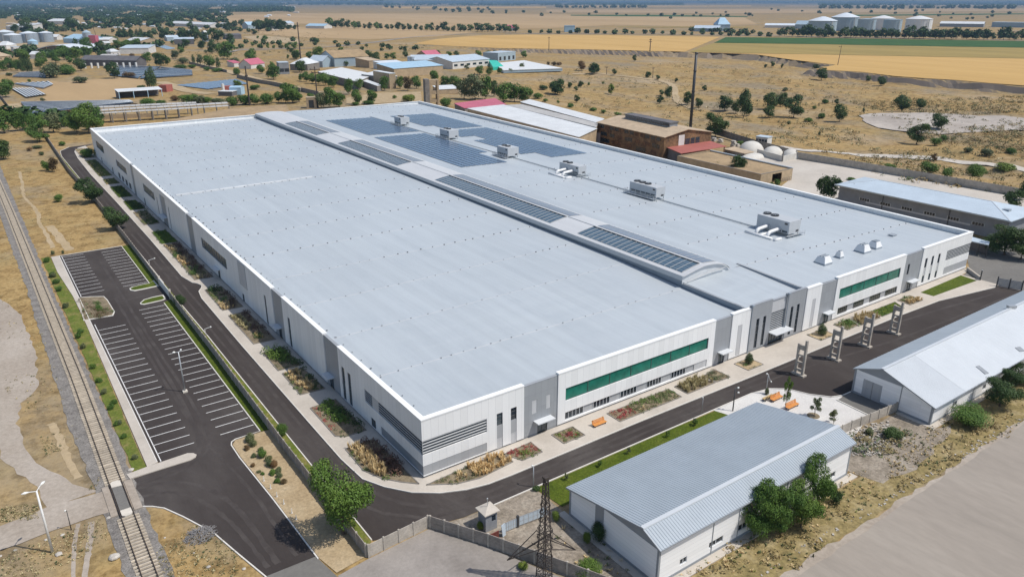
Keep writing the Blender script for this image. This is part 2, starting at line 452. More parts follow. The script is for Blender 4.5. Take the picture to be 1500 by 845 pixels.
class MB:
 def __init__(s):
  s.v = []; s.f = []; s.m = []
 def face(s, pts, m=0):
  i = len(s.v)
  s.v += [tuple(p) for p in pts]
  s.f.append(tuple(range(i, i + len(pts)))); s.m.append(m)
 def hexa(s, b, t, m=0):
  """b, t: four bottom and four top points, same order (counter-clockwise from above)"""
  i = len(s.v)
  s.v += [tuple(p) for p in b] + [tuple(p) for p in t]
  for q in ((3, 2, 1, 0), (4, 5, 6, 7), (0, 1, 5, 4), (1, 2, 6, 5), (2, 3, 7, 6), (3, 0, 4, 7)):
   s.f.append(tuple(i + k for k in q)); s.m.append(m)
 def box(s, x0, y0, z0, x1, y1, z1, m=0):
  x0, x1 = min(x0, x1), max(x0, x1); y0, y1 = min(y0, y1), max(y0, y1)
  s.hexa([(x0, y0, z0), (x1, y0, z0), (x1, y1, z0), (x0, y1, z0)], [(x0, y0, z1), (x1, y0, z1), (x1, y1, z1), (x0, y1, z1)], m)
 def obox(s, c, ang, lx, ly, z0, z1, m=0):
  ca, sa = math.cos(ang), math.sin(ang)
  q = [(c[0] + a * ca - b * sa, c[1] + a * sa + b * ca) for a, b in ((-lx / 2, -ly / 2), (lx / 2, -ly / 2), (lx / 2, ly / 2), (-lx / 2, ly / 2))]
  s.hexa([(*p, z0) for p in q], [(*p, z1) for p in q], m)
 def bar(s, a, b, wd, hd=None, m=0):
  a = Vector(a); b = Vector(b); d = (b - a)
  if d.length < 1e-6: return
  d.normalize()
  u = d.cross(Vector((0, 0, 1)))
  if u.length < 1e-3: u = Vector((1, 0, 0))
  u.normalize(); w_ = u.cross(d)
  hd = hd or wd
  q = [(-1, -1), (1, -1), (1, 1), (-1, 1)]
  B = [a + u * (i * wd / 2) + w_ * (j * hd / 2) for i, j in q]
  T = [b + u * (i * wd / 2) + w_ * (j * hd / 2) for i, j in q]
  s.hexa(B, T, m)
 def tube(s, pts, r, n=8, m=0, cap=True):
  pts = [Vector(p) for p in pts]
  rs = r if isinstance(r, (list, tuple)) else [r] * len(pts)
  i0 = len(s.v)
  for k, p in enumerate(pts):
   d = (pts[min(k + 1, len(pts) - 1)] - pts[max(k - 1, 0)]).normalized()
   u = d.cross(Vector((0, 0, 1)))
   if u.length < 1e-3: u = Vector((1, 0, 0))
   u.normalize(); v_ = u.cross(d)
   for j in range(n):
    t = 2 * math.pi * j / n
    s.v.append(tuple(p + (u * math.cos(t) + v_ * math.sin(t)) * rs[k]))
  for k in range(len(pts) - 1):
   for j in range(n):
    a = i0 + k * n + j; b = i0 + k * n + (j + 1) % n
    s.f.append((a, b, b + n, a + n)); s.m.append(m)
  if cap:
   s.f.append(tuple(i0 + j for j in range(n))[::-1]); s.m.append(m)
   e = i0 + (len(pts) - 1) * n
   s.f.append(tuple(e + j for j in range(n))); s.m.append(m)
 def lathe(s, prof, c, n=24, m=0):
  i0 = len(s.v)
  for r, z in prof:
   for j in range(n):
    t = 2 * math.pi * j / n
    s.v.append((c[0] + r * math.cos(t), c[1] + r * math.sin(t), c[2] + z))
  for k in range(len(prof) - 1):
   for j in range(n):
    a = i0 + k * n + j; b = i0 + k * n + (j + 1) % n
    s.f.append((a, b, b + n, a + n)); s.m.append(m)
 def prism(s, pts, z0, z1, m=0):
  n = len(pts)
  if sum(a[0] * b[1] - b[0] * a[1] for a, b in zip(pts, pts[1:] + pts[:1])) < 0: pts = pts[::-1]
  i = len(s.v)
  s.v += [(p[0], p[1], z0) for p in pts] + [(p[0], p[1], z1) for p in pts]
  s.f.append(tuple(range(i + n, i + 2 * n))); s.m.append(m)
  for k in range(n):
   j = (k + 1) % n
   s.f.append((i + k, i + j, i + n + j, i + n + k)); s.m.append(m)
 def build(s, name, mats, parent=None, smooth=False, loc=None):
  if not isinstance(mats, (list, tuple)): mats = [mats]
  off = Vector(loc) if loc is not None else (OFF.get(parent.name, Vector((0, 0, 0))) if parent else Vector((0, 0, 0)))
  me = bpy.data.meshes.new(name)
  me.from_pydata([(v[0] - off.x, v[1] - off.y, v[2] - off.z) for v in s.v], [], s.f)
  for mt in mats: me.materials.append(mt)
  if len(mats) > 1: me.polygons.foreach_set('material_index', s.m)
  if smooth: me.polygons.foreach_set('use_smooth', [True] * len(me.polygons))
  me.update()
  o = bpy.data.objects.new(name, me)
  COL.objects.link(o)
  if parent: o.parent = parent
  if loc is not None:
   o.location = off
  OFF[o.name] = off
  return o

def thing(name, label, cat, loc=(0, 0, 0), group=None):
 o = bpy.data.objects.new(name, None)
 COL.objects.link(o)
 o.location = loc
 o.empty_display_size = .5
 OFF[o.name] = Vector(loc)
 return tag(o, label, cat, group)

def tag(o, label, cat, group=None):
 o['label'] = label; o['category'] = cat
 if group: o['group'] = group
 return o

def struct(o):
 o['kind'] = 'structure'
 return o

def stuff(o, label=None, cat=None):
 o['kind'] = 'stuff'
 if label: o['label'] = label; o['category'] = cat
 return o

def dup(root, loc, label=None, rotz=None, scale=None, group=None):
 r = root.copy(); COL.objects.link(r); r.location = loc
 if rotz is not None: r.rotation_euler = (0, 0, rotz)
 if scale is not None: r.scale = scale
 if label: r['label'] = label
 if group: r['group'] = group
 for ch in list(root.children):
  c = ch.copy(); COL.objects.link(c); c.parent = r
  for g in list(ch.children):
   d = g.copy(); COL.objects.link(d); d.parent = c
 return r

def sheet(name, pts, z, mat, thick=0.0):
 b = MB()
 pts = [(p[0], p[1]) for p in pts]
 if thick: b.prism(pts, z - thick, z)
 else:
  if sum(a[0] * c[1] - c[0] * a[1] for a, c in zip(pts, pts[1:] + pts[:1])) < 0: pts = pts[::-1]
  b.face([(p[0], p[1], z) for p in pts])
 return struct(b.build(name, mat))

def ribbon_pts(line, width, jitter=0.0, seed=1):
 r = random.Random(seed)
 L = []; R = []
 line = [Vector((p[0], p[1])) for p in line]
 for i, p in enumerate(line):
  d = (line[min(i + 1, len(line) - 1)] - line[max(i - 1, 0)]).normalized()
  n = Vector((-d.y, d.x))
  w1 = width if not isinstance(width, (list, tuple)) else width[i]
  L.append(p + n * (w1 / 2 + r.uniform(-jitter, jitter))); R.append(p - n * (w1 / 2 + r.uniform(-jitter, jitter)))
 return L, R

def smooth_line(pts, step=6):
 out = []
 P = [Vector((p[0], p[1])) for p in pts]
 for i in range(len(P) - 1):
  p0 = P[max(i - 1, 0)]; p1 = P[i]; p2 = P[i + 1]; p3 = P[min(i + 2, len(P) - 1)]
  for k in range(step):
   t = k / step
   out.append(.5 * ((2 * p1) + (p2 - p0) * t + (2 * p0 - 5 * p1 + 4 * p2 - p3) * t * t + (3 * p1 - p0 - 3 * p2 + p3) * t ** 3))
 out.append(P[-1])
 return out

def ribbon(name, line, width, z, mat, jitter=0.0, smooth=6, onterrain=False):
 ln = smooth_line(line, smooth) if smooth else line
 if isinstance(width, (list, tuple)) and smooth:
  wd = []
  for i in range(len(width) - 1):
   wd += [width[i] + (width[i + 1] - width[i]) * k / smooth for k in range(smooth)]
  width = wd + [width[-1]]
 L, R = ribbon_pts(ln, width, jitter)
 b = MB()
 def P(p): return (p.x, p.y, z + (hgt(p.x, p.y) if onterrain else 0))
 for i in range(len(L) - 1):
  if onterrain:
   ml0 = (L[i] + R[i]) / 2; ml1 = (L[i + 1] + R[i + 1]) / 2
   b.face([P(R[i]), P(R[i + 1]), P(ml1), P(ml0)]); b.face([P(ml0), P(ml1), P(L[i + 1]), P(L[i])])
  else:
   b.face([P(R[i]), P(R[i + 1]), P(L[i + 1]), P(L[i])])
 return struct(b.build(name, mat))

def kerb(name, line, w_=.16, h=.14, z=0.0):
 line = [Vector((p[0], p[1])) for p in line]
 L, R = ribbon_pts(line, w_)
 b = MB()
 for i in range(len(L) - 1):
  b.hexa([(*R[i], z), (*R[i + 1], z), (*L[i + 1], z), (*L[i], z)], [(*R[i], z + h), (*R[i + 1], z + h), (*L[i + 1], z + h), (*L[i], z + h)])
 return struct(b.build(name, M['kerb']))

def wobble(pts, amp, step=2.0, seed=3, closed=True):
 """outline with an uneven natural edge"""
 r = random.Random(seed); out = []
 P = [Vector((p[0], p[1])) for p in pts]
 for a, c in zip(P, P[1:] + (P[:1] if closed else [])):
  n = max(1, int((c - a).length / step))
  d = (c - a); nr = Vector((-d.y, d.x)).normalized()
  for k in range(n):
   q = a + d * (k / n)
   out.append(q + nr * r.uniform(-amp, amp))
 return out

def wob(pts, amp, step=2.0, seed=3):
 return wobble(pts, amp, step, seed, False) + [Vector(pts[-1])]
# ================================================================ GROUND AND ROADS
def build_ground():
 def ax(*segs):
  out = []
  for a, b, st in segs:
   n = max(1, round((b - a) / st))
   out += [a + (b - a) * k / n for k in range(n)]
  return out + [segs[-1][1]]
 xs = ax((-60000, -12000, 16000), (-12000, -2000, 3000), (-2000, -300, 400), (-300, 230, 60), (230, 470, 5), (470, 720, 3.6), (720, 780, 10), (780, 2000, 300), (2000, 12000, 3000), (12000, 70000, 16000))
 ys = ax((-20000, -2000, 6000), (-2000, -150, 400), (-150, -60, 15), (-60, 420, 4.5), (420, 1060, 8), (1060, 2000, 200), (2000, 12000, 3000), (12000, 90000, 16000))
 b = MB()
 for y in ys:
  for x in xs:
   b.v.append((x, y, hgt(x, y)))
 n = len(xs)
 for j in range(len(ys) - 1):
  for i in range(n - 1):
   a = j * n + i
   b.f.append((a, a + 1, a + n + 1, a + n)); b.m.append(0)
 return struct(b.build('ground', M['ground'], smooth=False))
build_ground()

# ---- asphalt of the works: ring road, forecourt, car park
ROAD_IN = [(-3.4, 313), (-6.0, 303.8), (-6.9, 286.6), (-7.4, 247.3), (-7.0, 195.2), (-6.9, 144.7), (-7.2, 106.3), (-6.2, 100.2), (-5.4, 99), (-4.9, 97.0), (-5.4, 95.4), (-6.5, 93.4), (-7.1, 88.6), (-7.4, 58.4),
           (-7.5, 22.4), (-7.5, 11.0), (-7.05, 4.7), (-5.4, 1.3), (-3.0, -1.9), (0, -4.2), (3.3, -5.6), (6.5, -6.25), (10.4, -6.4), (34.2, -6.3), (62, -6.6), (109.4, -6.7), (125.4, -7.2), (144.7, -10.4)]
sheet('ring_road', [(3.6, 321), (-6.5, 317.8), (-11, 309), (-11.9, 295.1), (-11.75, 233.2), (-11.8, 198.7), (-11.7, 98.9), (-11.45, 67), (-11.5, 28.6), (-11.5, -7.8), (-4.6, -9.4), (0, -10.4), (38.9, -10.5), (57, -10.45), (61, -11.2), (63.5, -13), (64.9, -16.3), (67.1, -19), (69.1, -19.75), (72.0, -19.9), (147.5, -19.9), (147.2, -10.4)]
      + ROAD_IN[::-1] + [(3.4, 319.4)], .05, M['asphalt'])
sheet('side_pavement', [(-.02, 317)] + ROAD_IN + [(147.2, -10.2), (147.0, -1.8), (152.3, -1.2), (152.3, -.02), (-.02, -.02)], .17, M['paving'], .2)
sheet('car_park', [(-29.35, 141.1), (-14.7, 141.1), (-14.65, 105), (-12.75, 103.2), (-12.75, 92.0), (-14.65, 91), (-14.6, 25.3), (-18.5, 25.2), (-19.3, 24), (-19.3, 19.9), (-18.7, 7.6), (-18.3, -6.4), (-24.3, -6.3), (-25.6, -.9), (-27, 5), (-29.3, 10.6), (-31, 13.9), (-33.2, 15.9), (-33.2, 23.3), (-25.1, 23.5), (-29.3, 25.4)], .05, M['asphalt'])
sheet('worn_road_end', [(-24.35, -6.3), (-18.3, -6.35), (-17.6, -11), (-16.2, -30), (-22.5, -30)], .05, M['old_asphalt'])
sheet('car_park_walk', [(-31.25, 141.1), (-29.5, 141.1), (-29.4, 25.5), (-30.85, 25.0), (-30.3, 90), (-30.4, 106.5), (-31.3, 127)], .16, M['paving'], .16)
NOSE = [(-33.4, 23.4), (-25.4, 23.35), (-24.6, 23.7), (-24.3, 24.3), (-24.6, 25.0), (-25.3, 25.45), (-30.9, 25.15), (-33.6, 24.8)]
sheet('traffic_island', NOSE, .165, M['paving'], .165)
lines = MB()
def stripe(x0, x1, y, w_=.14): lines.face([(x0, y - w_ / 2, .058), (x1, y - w_ / 2, .058), (x1, y + w_ / 2, .058), (x0, y + w_ / 2, .058)])
for k in range(21): stripe(-28.95, -23.75, 28.0 + 2.72 * k)
for k in range(13): stripe(-28.95, -24.0, 107.0 + 2.72 * k)
for k in range(24): stripe(-19.9, -14.8, 28.0 + 2.66 * k)
for k in range(13): stripe(-20.0, -14.9, 107.0 + 2.6 * k)
lines.face([(-28.98, 25.6, .058), (-28.85, 25.6, .058), (-28.85, 86.2, .058), (-28.98, 86.2, .058)])
lines.face([(-28.98, 105.5, .058), (-28.85, 105.5, .058), (-28.85, 140.6, .058), (-28.98, 140.6, .058)])
struct(lines.build('parking_bay_lines', M['paint']))
for k, (ln, wd) in enumerate((([(-33, 20.5), (-29, 19.5), (-25.5, 15.5), (-23.2, 8), (-22.4, -5)], .7), ([(-33, 18.2), (-29.5, 17), (-26.6, 12.5), (-24.6, 5), (-23.6, -5)], .55), ([(-33, 21.6), (-27, 21.5), (-23.5, 26), (-22.2, 40), (-22.0, 80)], .6),
  ([(-32.5, 22.2), (-26, 22.4), (-21.8, 27), (-20.9, 42), (-21.2, 84), (-21.4, 132)], .5), ([(-20.2, -5), (-20.6, 12), (-22.4, 30), (-23, 60), (-22.8, 100)], .5), ([(-23, 97), (-19, 97.6), (-13, 98)], .8),
  ([(-8.5, 280), (-8.4, 120), (-8.6, 60), (-8.8, 18), (-7.6, 3), (-3, -5.4), (6, -7.7), (40, -7.8), (100, -8.1), (140, -12.2)], .6), ([(-10.2, 280), (-10.1, 120), (-10.2, 40), (-10, 4), (-6, -5.8), (2, -8.9), (30, -9.2), (66, -9.4), (100, -13), (144, -15)], .55))):
 ribbon('tyre_polished_lane', ln, wd, .0535 + .0007 * k, M['asphalt_trace'], .12, 10)
kerb('car_park_end_kerb', [(-31.2, 141.25), (-14.6, 141.25)])
kerb('car_park_side_kerb', [(-29.42, 25.6), (-29.42, 140.9)], .14, .14, .05)
kerb('car_park_grass_kerb', [(-14.6, 141.2), (-14.6, 106.2)])
kerb('car_park_lower_grass_kerb', [(-14.6, 90.6), (-14.6, 25.5), (-18.4, 25.35), (-19.1, 24.9), (-19.4, 24), (-19.4, 20), (-18.75, 7.6), (-18.25, -7.0)])
kerb('junction_kerb', [(-33.2, 15.8), (-32.2, 15.1), (-31, 13.8), (-29.4, 10.5), (-27.1, 5), (-25.7, -.9), (-24.35, -6.3), (-22.6, -30)])
kerb('ring_road_outer_kerb', [(-6.5, 318), (-11, 309.3), (-12.0, 295), (-11.85, 233), (-11.85, 198), (-11.8, 104)])
kerb('ring_road_lower_kerb', [(-11.8, 93.5), (-11.55, 67), (-11.6, 28), (-11.6, -7.6)])
kerb('front_road_kerb', [(4.6, -10.55), (38.9, -10.6), (57, -10.55), (61, -11.3), (63.4, -13.1), (64.8, -16.4), (67, -19.1), (69, -19.85), (71.3, -19.95)])
kerb('pavement_edge_kerb', [(p[0] - .02, p[1]) for p in ROAD_IN[:20]] + [(p[0], p[1] - .05) for p in ROAD_IN[20:]], .14, .19)
for name, pts in (('upper_grass_island', cr((60, 340, 7.04), [(912, 588), (940, 570), (1030, 548), (1130, 527), (1165, 500), (1215, 560), (1080, 590), (965, 612), (925, 606)])),
                  ('lower_grass_island', cr((60, 340, 7.04), [(1022, 738), (1060, 702), (1150, 675), (1262, 652), (1290, 690), (1262, 705), (1150, 732), (1060, 752), (1030, 750)]))):
 P = [at(*p) for p in pts]
 cx = sum(p.x for p in P) / len(P); cy = sum(p.y for p in P) / len(P)
 sheet(name + '_kerb', [(p.x, p.y) for p in P], .16, M['kerb'], .16)
 sheet(name, [(cx + (p.x - cx) * .9, cy + (p.y - cy) * .78) for p in P], .185, M['grass'])
sheet('verge_lawn', [(-14.5, 141), (-12.75, 141), (-12.75, 103.5), (-14.5, 105)], .11, M['grass'])
sheet('lower_verge_lawn', [(-14.5, 91), (-12.75, 92), (-12.75, 25), (-14.5, 25.3)], .11, M['grass'])
sheet('wall_foot_strip', [(-12.5, 300), (-11.95, 300), (-11.7, 104), (-11.7, 28), (-11.7, -7.7), (-13.0, -9.6), (-12.5, 30)], .07, M['dry_grass'])
sheet('sandy_wedge', [(-14.7, 25.2), (-18.4, 25.1), (-19.2, 24), (-19.2, 20), (-18.6, 7.6), (-18.1, -7.0), (-17.4, -10.5), (-13.4, -9.9), (-13.3, 25)], .09, M['sand'])
ISL = [(p.x, p.y) for p in [at(*p) for p in cr((0, 400, 3.75), [(425, 137), (500, 131), (572, 130), (592, 150), (632, 215), (622, 236), (540, 250), (460, 264)])]]
sheet('planted_island_kerb', ISL, .15, M['kerb'], .15)
icx = sum(p[0] for p in ISL) / 8; icy = sum(p[1] for p in ISL) / 8
sheet('planted_island', [(icx + (p[0] - icx) * .93, icy + (p[1] - icy) * .95) for p in ISL], .175, M['soil'])
# ---- right of the gate, plaza, yards
sheet('front_lawn', [(11.2, -10.75), (38.9, -10.75), (47.6, -10.9), (48.2, -13.0), (50.0, -16.3), (11.7, -16.0), (11.4, -13)], .075, M['grass'])
sheet('gravel_plaza', [(47.4, -10.7), (57, -10.65), (61, -11.4), (63.3, -13.3), (64.7, -16.6), (66.8, -19.2), (68.9, -20), (66.9, -20.5), (66.5, -26.3), (63, -27.2), (58, -28.6), (50.6, -28.6), (50.4, -16.3), (48.2, -13)], .085, M['white_gravel'])
sheet('concrete_driveway', [(66.8, -20.3), (71.45, -20.0), (71.45, -27.6), (66.4, -26.5)], .095, M['old_asphalt'])
kerb('driveway_kerb', [(66.75, -20.2), (66.35, -26.5)], .2, .16, .05)
sheet('stony_yard', [(-4.3, -9.6), (0, -10.5), (4.6, -10.65), (11.1, -10.7), (11.2, -13), (11.1, -33.6), (13.5, -36), (9, -37), (3.2, -24.8), (0.2, -18.6), (-4.2, -9.8)], .035, M['rough_gravel'])
sheet('gravel_yard', [(-13.2, -10.4), (-4.7, -9.8), (-0.6, -17.0), (2.8, -24.8), (8.5, -37), (8, -52), (-24, -52), (-16.5, -28), (-17.5, -11)], .04, M['gravel'])
sheet('entrance_lane', [(147.3, -2), (152.4, -1.2), (162, 4), (175, 9), (230, -10), (230, -34), (147.6, -34), (147.6, -20), (147.3, -14.9)], .045, M['old_asphalt'])
sheet('concrete_highway', wob([(-10, -42.0), (26, -41.8), (60, -41.6), (330, -41.6)], .18, 2.0) + [(330, -90), (-10, -90)], .05, M['concrete_road'])
sheet('highway_shoulder', wob([(16, -41.2), (27, -40.6), (60, -41.0), (300, -41.1)], .35, 1.6, 5) + [(300, -42.4), (16, -42.4)], .03, M['dirt_road'])
sheet('dry_verge', wobble([(12, -34.7), (49.8, -34.7), (58, -38), (72, -34.6), (76, -34.3), (160, -34.3), (160, -41.4), (27, -40.8), (12, -41.3)], .2, 2, 19), .02, M['verge'])
sheet('stony_bank', wobble([(49.8, -28), (58, -28.8), (71, -28.6), (71, -34.5), (76, -35.2), (66, -37), (58, -38.5), (51, -37.5), (49.8, -34.5)], .5, 2.0, 15), .03, M['rough_gravel'])
# ---- railway bed and dirt tracks on the left
sheet('railway_ballast', wob([(-41.2, 700), (-39.6, 200), (-38.5, 118), (-38.5, 44), (-37.9, 28), (-37.6, 3), (-37.4, -40)], .22, 1.4, 8) +
      wob([(-32.8, -40), (-32.9, 0), (-33.0, 25), (-32.9, 43), (-33.7, 115), (-34.2, 200), (-37.0, 700)], .22, 1.4, 9), .06, M['ballast'])
sheet('strip_of_grass', wobble([(-33.4, 142), (-31.35, 141.2), (-31.3, 127), (-30.5, 106), (-30.4, 90), (-30.95, 40), (-30.95, 25.1), (-32.6, 24.9), (-32.75, 41), (-33.2, 127)], .1, 1.5, 4), .08, M['dry_grass'])
sheet('dirt_road', wob([(-33.3, 23.0), (-37, 22.4), (-42.6, 22.9), (-49, 21.8), (-70, 17)], .2, 1.5) + wob([(-70, 11), (-49.1, 16.6), (-43.2, 17), (-37, 17.2), (-33.3, 16.0)], .2, 1.5), .075, M['dirt_road'])
sheet('dirt_track', wobble([(-37.4, 23.0), (-40, 26.9), (-43.1, 33.9), (-44.6, 41), (-45.0, 50), (-44, 57), (-41.3, 61), (-40.2, 75), (-40.3, 84), (-41.1, 104), (-43.9, 114.7), (-60, 118), (-60, 60), (-48.2, 46), (-47.6, 40), (-46, 34), (-44.2, 29), (-43.4, 22.6)], .3, 1.6, 12), .03, M['dirt_road'])
ribbon('wheel_rut', [at(*p) for p in cr((0, 620, 3.75), [(430, 550), (412, 640), (405, 740), (402, 850)])], .5, .02, M['dirt_road'], .06)
ribbon('second_wheel_rut', [at(*p) for p in cr((0, 620, 3.75), [(502, 540), (494, 640), (480, 740), (462, 860)])], .7, .02, M['dirt_road'], .08)
ribbon('foot_path', [at(*p) for p in cr((0, 240, 5.283), [(150, 60), (172, 160), (185, 250), (255, 330), (300, 400), (300, 450), (350, 530), (410, 650)])], 1.0, .02, M['pale_track'], .25)
ribbon('second_foot_path', [at(*p) for p in cr((0, 240, 5.283), [(380, 480), (450, 560), (540, 670)])], 2.2, .022, M['pale_track'], .3)
ribbon('sandy_path', [at(*p) for p in cr((0, 620, 3.75), [(280, 0), (330, 90), (370, 190), (430, 300)])], 1.1, .022, M['pale_track'], .2)
# ---- valley and yard behind
sheet('works_yard', [(239.5, 108), (242.2, 88), (244, 29), (244, 5), (186, 5), (186, 80), (205, 88), (206, 128), (228, 132)], .04, M['yard'])
ribbon('quarry_road', [atg(*p) for p in cr((1100, 150, 3.75), [(150, 245), (310, 268), (500, 280), (700, 296), (920, 306), (1100, 322), (1330, 347), (1500, 376), (1700, 410)])], 6.5, .28, M['yard'], .5, 8, True)
ribbon('valley_track', [atg(*p) for p in cr((700, 0, 3.75), [(520, 410), (660, 405), (760, 418), (900, 432), (1010, 448), (1070, 475), (1085, 520), (1100, 560), (1160, 590), (1230, 608)])], [6, 5, 5, 6, 6, 6, 5, 5, 4, 3], .3, M['pale_track'], .6, 6, True)
Q = [atg(*p) for p in cr((1100, 0, 3.75), [(600, 640), (700, 625), (860, 622), (1060, 628), (1250, 640), (1520, 655), (1520, 720), (1350, 722), (1180, 735), (1020, 742), (900, 730), (780, 720), (640, 680)])]
bq = MB()
qc = sum((p for p in Q), Vector((0, 0, 0))) / len(Q)
for ring in range(6):
 f0, f1 = ring / 6, (ring + 1) / 6
 Qw = [Vector((*q, 0)) for q in wobble([(p.x, p.y) for p in Q], 2.0, 9, 6)]
 for a, c in zip(Qw, Qw[1:] + Qw[:1]):
  pts = [qc.lerp(a, f0), qc.lerp(a, f1), qc.lerp(c, f1), qc.lerp(c, f0)]
  pts = [(p.x, p.y, hgt(p.x, p.y) + .4) for p in pts]
  bq.face(pts if ring else [pts[0], pts[1], pts[2]])
struct(bq.build('quarry_floor', M['quarry']))
# ---- far fields, strips and roads
def field(name, px, mat, z): return sheet(name, [at(a, b, z) for a, b in px], z, M[mat])
field('wheat_field', [(604, 64.3), (640, 57.5), (700, 52.5), (780, 51), (900, 52), (1055, 54.5), (1003, 76.2), (920, 74.2), (850, 72.6), (740, 71.2), (650, 67.2)], 'wheat', .25)
field('green_field', [(1063, 54.8), (1200, 56), (1560, 61.5), (1560, 71), (1400, 68.6), (1200, 65), (1046, 63)], 'green_crop', .3)
field('ripening_field', [(1045, 63.3), (1200, 65.3), (1400, 69), (1560, 71.4), (1560, 87), (1400, 84), (1200, 80), (1090, 78), (1010, 76.5)], 'olive_crop', .25)
field('lower_wheat_field', [(1018, 76.8), (1090, 78.3), (1200, 80.3), (1400, 84.3), (1560, 87.3), (1560, 130.5), (1500, 125.6), (1450, 122), (1400, 117.5), (1350, 114.6), (1310, 111.7), (1262, 105.7), (1215, 103.2), (1195, 101.8), (1224, 95.3), (1160, 87.8), (1105, 79.8), (1060, 78.3)], 'wheat', .28)
field('stubble_field', [(255, 33), (330, 22.5), (440, 20), (760, 20.5), (1090, 26), (1110, 36), (1000, 39), (900, 37), (800, 42), (640, 44), (480, 36), (360, 34)], 'stubble', .3)
field('green_strip', [(836, 22.2), (960, 22.2), (1095, 24.2), (1095, 25.4), (900, 24.3), (836, 23.4)], 'green_crop', .5)
field('second_green_strip', [(1240, 22.3), (1500, 20.0), (1500, 21.4), (1250, 24)], 'green_crop', .5)
field('third_green_strip', [(905, 39.2), (1100, 40), (1100, 41.4), (905, 40.3)], 'olive_crop', .5)
field('tan_strip', [(800, 14.5), (1500, 12.5), (1500, 16.5), (1100, 20), (800, 18.5)], 'stubble', .5)
field('pale_strip', [(560, 10.2), (800, 10), (800, 12.4), (560, 13)], 'wheat', .6)
field('second_pale_strip', [(1150, 8.2), (1500, 7.6), (1500, 9.6), (1150, 10.3)], 'stubble', .6)
field('third_pale_strip', [(820, 9), (1100, 8.4), (1100, 10), (820, 11)], 'wheat', .6)
field('bare_slope', cr((180, 20, 5.77), [(1010, 195), (1150, 185), (1480, 215), (1490, 255), (1240, 245), (1100, 225)]), 'pale_track', .2)
field('brown_field', [(380, 40), (560, 40), (640, 46), (700, 47), (640, 54), (540, 58), (440, 55), (380, 50)], 'stubble', .2)
ribbon('country_road', [at(*p) for p in cr((350, 0, 3.75), [(-60, 292), (0, 278), (150, 272), (400, 266), (600, 250), (760, 232), (900, 212), (1100, 195), (1300, 187), (1500, 184)])], 9, .35, M['gravel'], .3)
ribbon('field_edge_road', [at(*p) for p in [(740, 49.5), (820, 49.8), (920, 50.2), (1040, 51.8), (1150, 53.6), (1300, 56), (1420, 58.5), (1560, 60.5)]], 13, .4, M['gravel'], .5)
ribbon('town_road', [at(*p) for p in cr((180, 20, 5.77), [(120, 75), (250, 92), (400, 102), (560, 108), (750, 122)])], 16, .3, M['pale_track'], 1)
ribbon('works_lane', [at(*p) for p in cr((180, 20, 5.77), [(560, 408), (700, 440), (900, 495), (1010, 525), (1150, 560), (1330, 600), (1500, 640), (1640, 672)])], 9, .3, M['pale_track'], .4)
ribbon('yard_lane', [at(*p) for p in cr((180, 20, 5.77), [(310, 580), (420, 610), (520, 650), (640, 672), (760, 680)])], 10, .3, M['pale_track'], .6)
ribbon('solar_lane', [at(*p) for p in cr((0, 100, 6.25), [(100, 330), (160, 370), (215, 420)])], 9, .06, M['pale_track'], .5)
field('silo_yard', cr((0, 30, 7.5), [(0, 262), (180, 258), (480, 246), (700, 250), (900, 262), (840, 300), (560, 270), (330, 330), (0, 320)]), 'pale_track', .3)
field('bare_yard', cr((350, 0, 3.75), [(760, 510), (1000, 505), (1005, 555), (760, 570), (590, 580), (590, 540)]), 'sand', .2)
field('open_ground', cr((0, 100, 6.25), [(460, 120), (640, 130), (900, 100), (1150, 78), (1340, 110), (1360, 190), (1180, 250), (800, 320), (480, 320), (380, 270), (440, 250), (330, 190)]), 'stubble', .03)
# ================================================================ THE FACTORY
KY = .0085                                   # the eaves rise a little towards the back
FAC = thing('factory_building', 'huge flat-roofed white and grey factory hall filling the middle of the photo', 'factory')
LEN = 287.5
def taper(x, y): return x * (1 + .00013 * y)
def top(y): return 9.2 + KY * y

def slab(b, side, u0, u1, d0, d1, z0a, z0b, z1a, z1b, m=0):
 """a block of wall on the front ('F', u = X) or left ('L', u = Y) face; d0 < d1 are depths outward"""
 if side == 'F':
  b.hexa([(u0, -d1, z0a), (u1, -d1, z0b), (u1, -d0, z0b), (u0, -d0, z0a)], [(u0, -d1, z1a), (u1, -d1, z1b), (u1, -d0, z1b), (u0, -d0, z1a)], m)
 else:
  b.hexa([(-d1, u1, z0b), (-d1, u0, z0a), (-d0, u0, z0a), (-d0, u1, z0b)], [(-d1, u1, z1b), (-d1, u0, z1a), (-d0, u0, z1a), (-d0, u1, z1b)], m)

def facade(side, u0, u1, ztop, ops, out, mat, name, z0=.45):
 """wall with real openings; ops = (u0, u1, z0, z1); ztop a function of u"""
 us = sorted(set([u0, u1] + [o[0] for o in ops if u0 < o[0] < u1] + [o[1] for o in ops if u0 < o[1] < u1]))
 zs = sorted(set([z0] + [o[2] for o in ops] + [o[3] for o in ops if o[3]]))
 zs = [z for z in zs if z >= z0] + [None]
 b = MB()
 for a, c in zip(us[:-1], us[1:]):
  col = []
  for lo, hi in zip(zs[:-1], zs[1:]):
   mid = (a + c) / 2; zm = (lo + (hi if hi is not None else 99)) / 2
   hole = any(o[0] - 1e-6 <= mid <= o[1] + 1e-6 and o[2] <= zm <= o[3] for o in ops)
   if hole: col.append(None)
   elif col and col[-1]: col[-1][1] = hi
   else: col.append([lo, hi])
  for q in col:
   if q:
    hi_a = q[1] if q[1] is not None else ztop(a); hi_c = q[1] if q[1] is not None else ztop(c)
    slab(b, side, a, c, -.4, out, q[0], q[0], hi_a, hi_c)
 return b.build(name, mat, FAC)

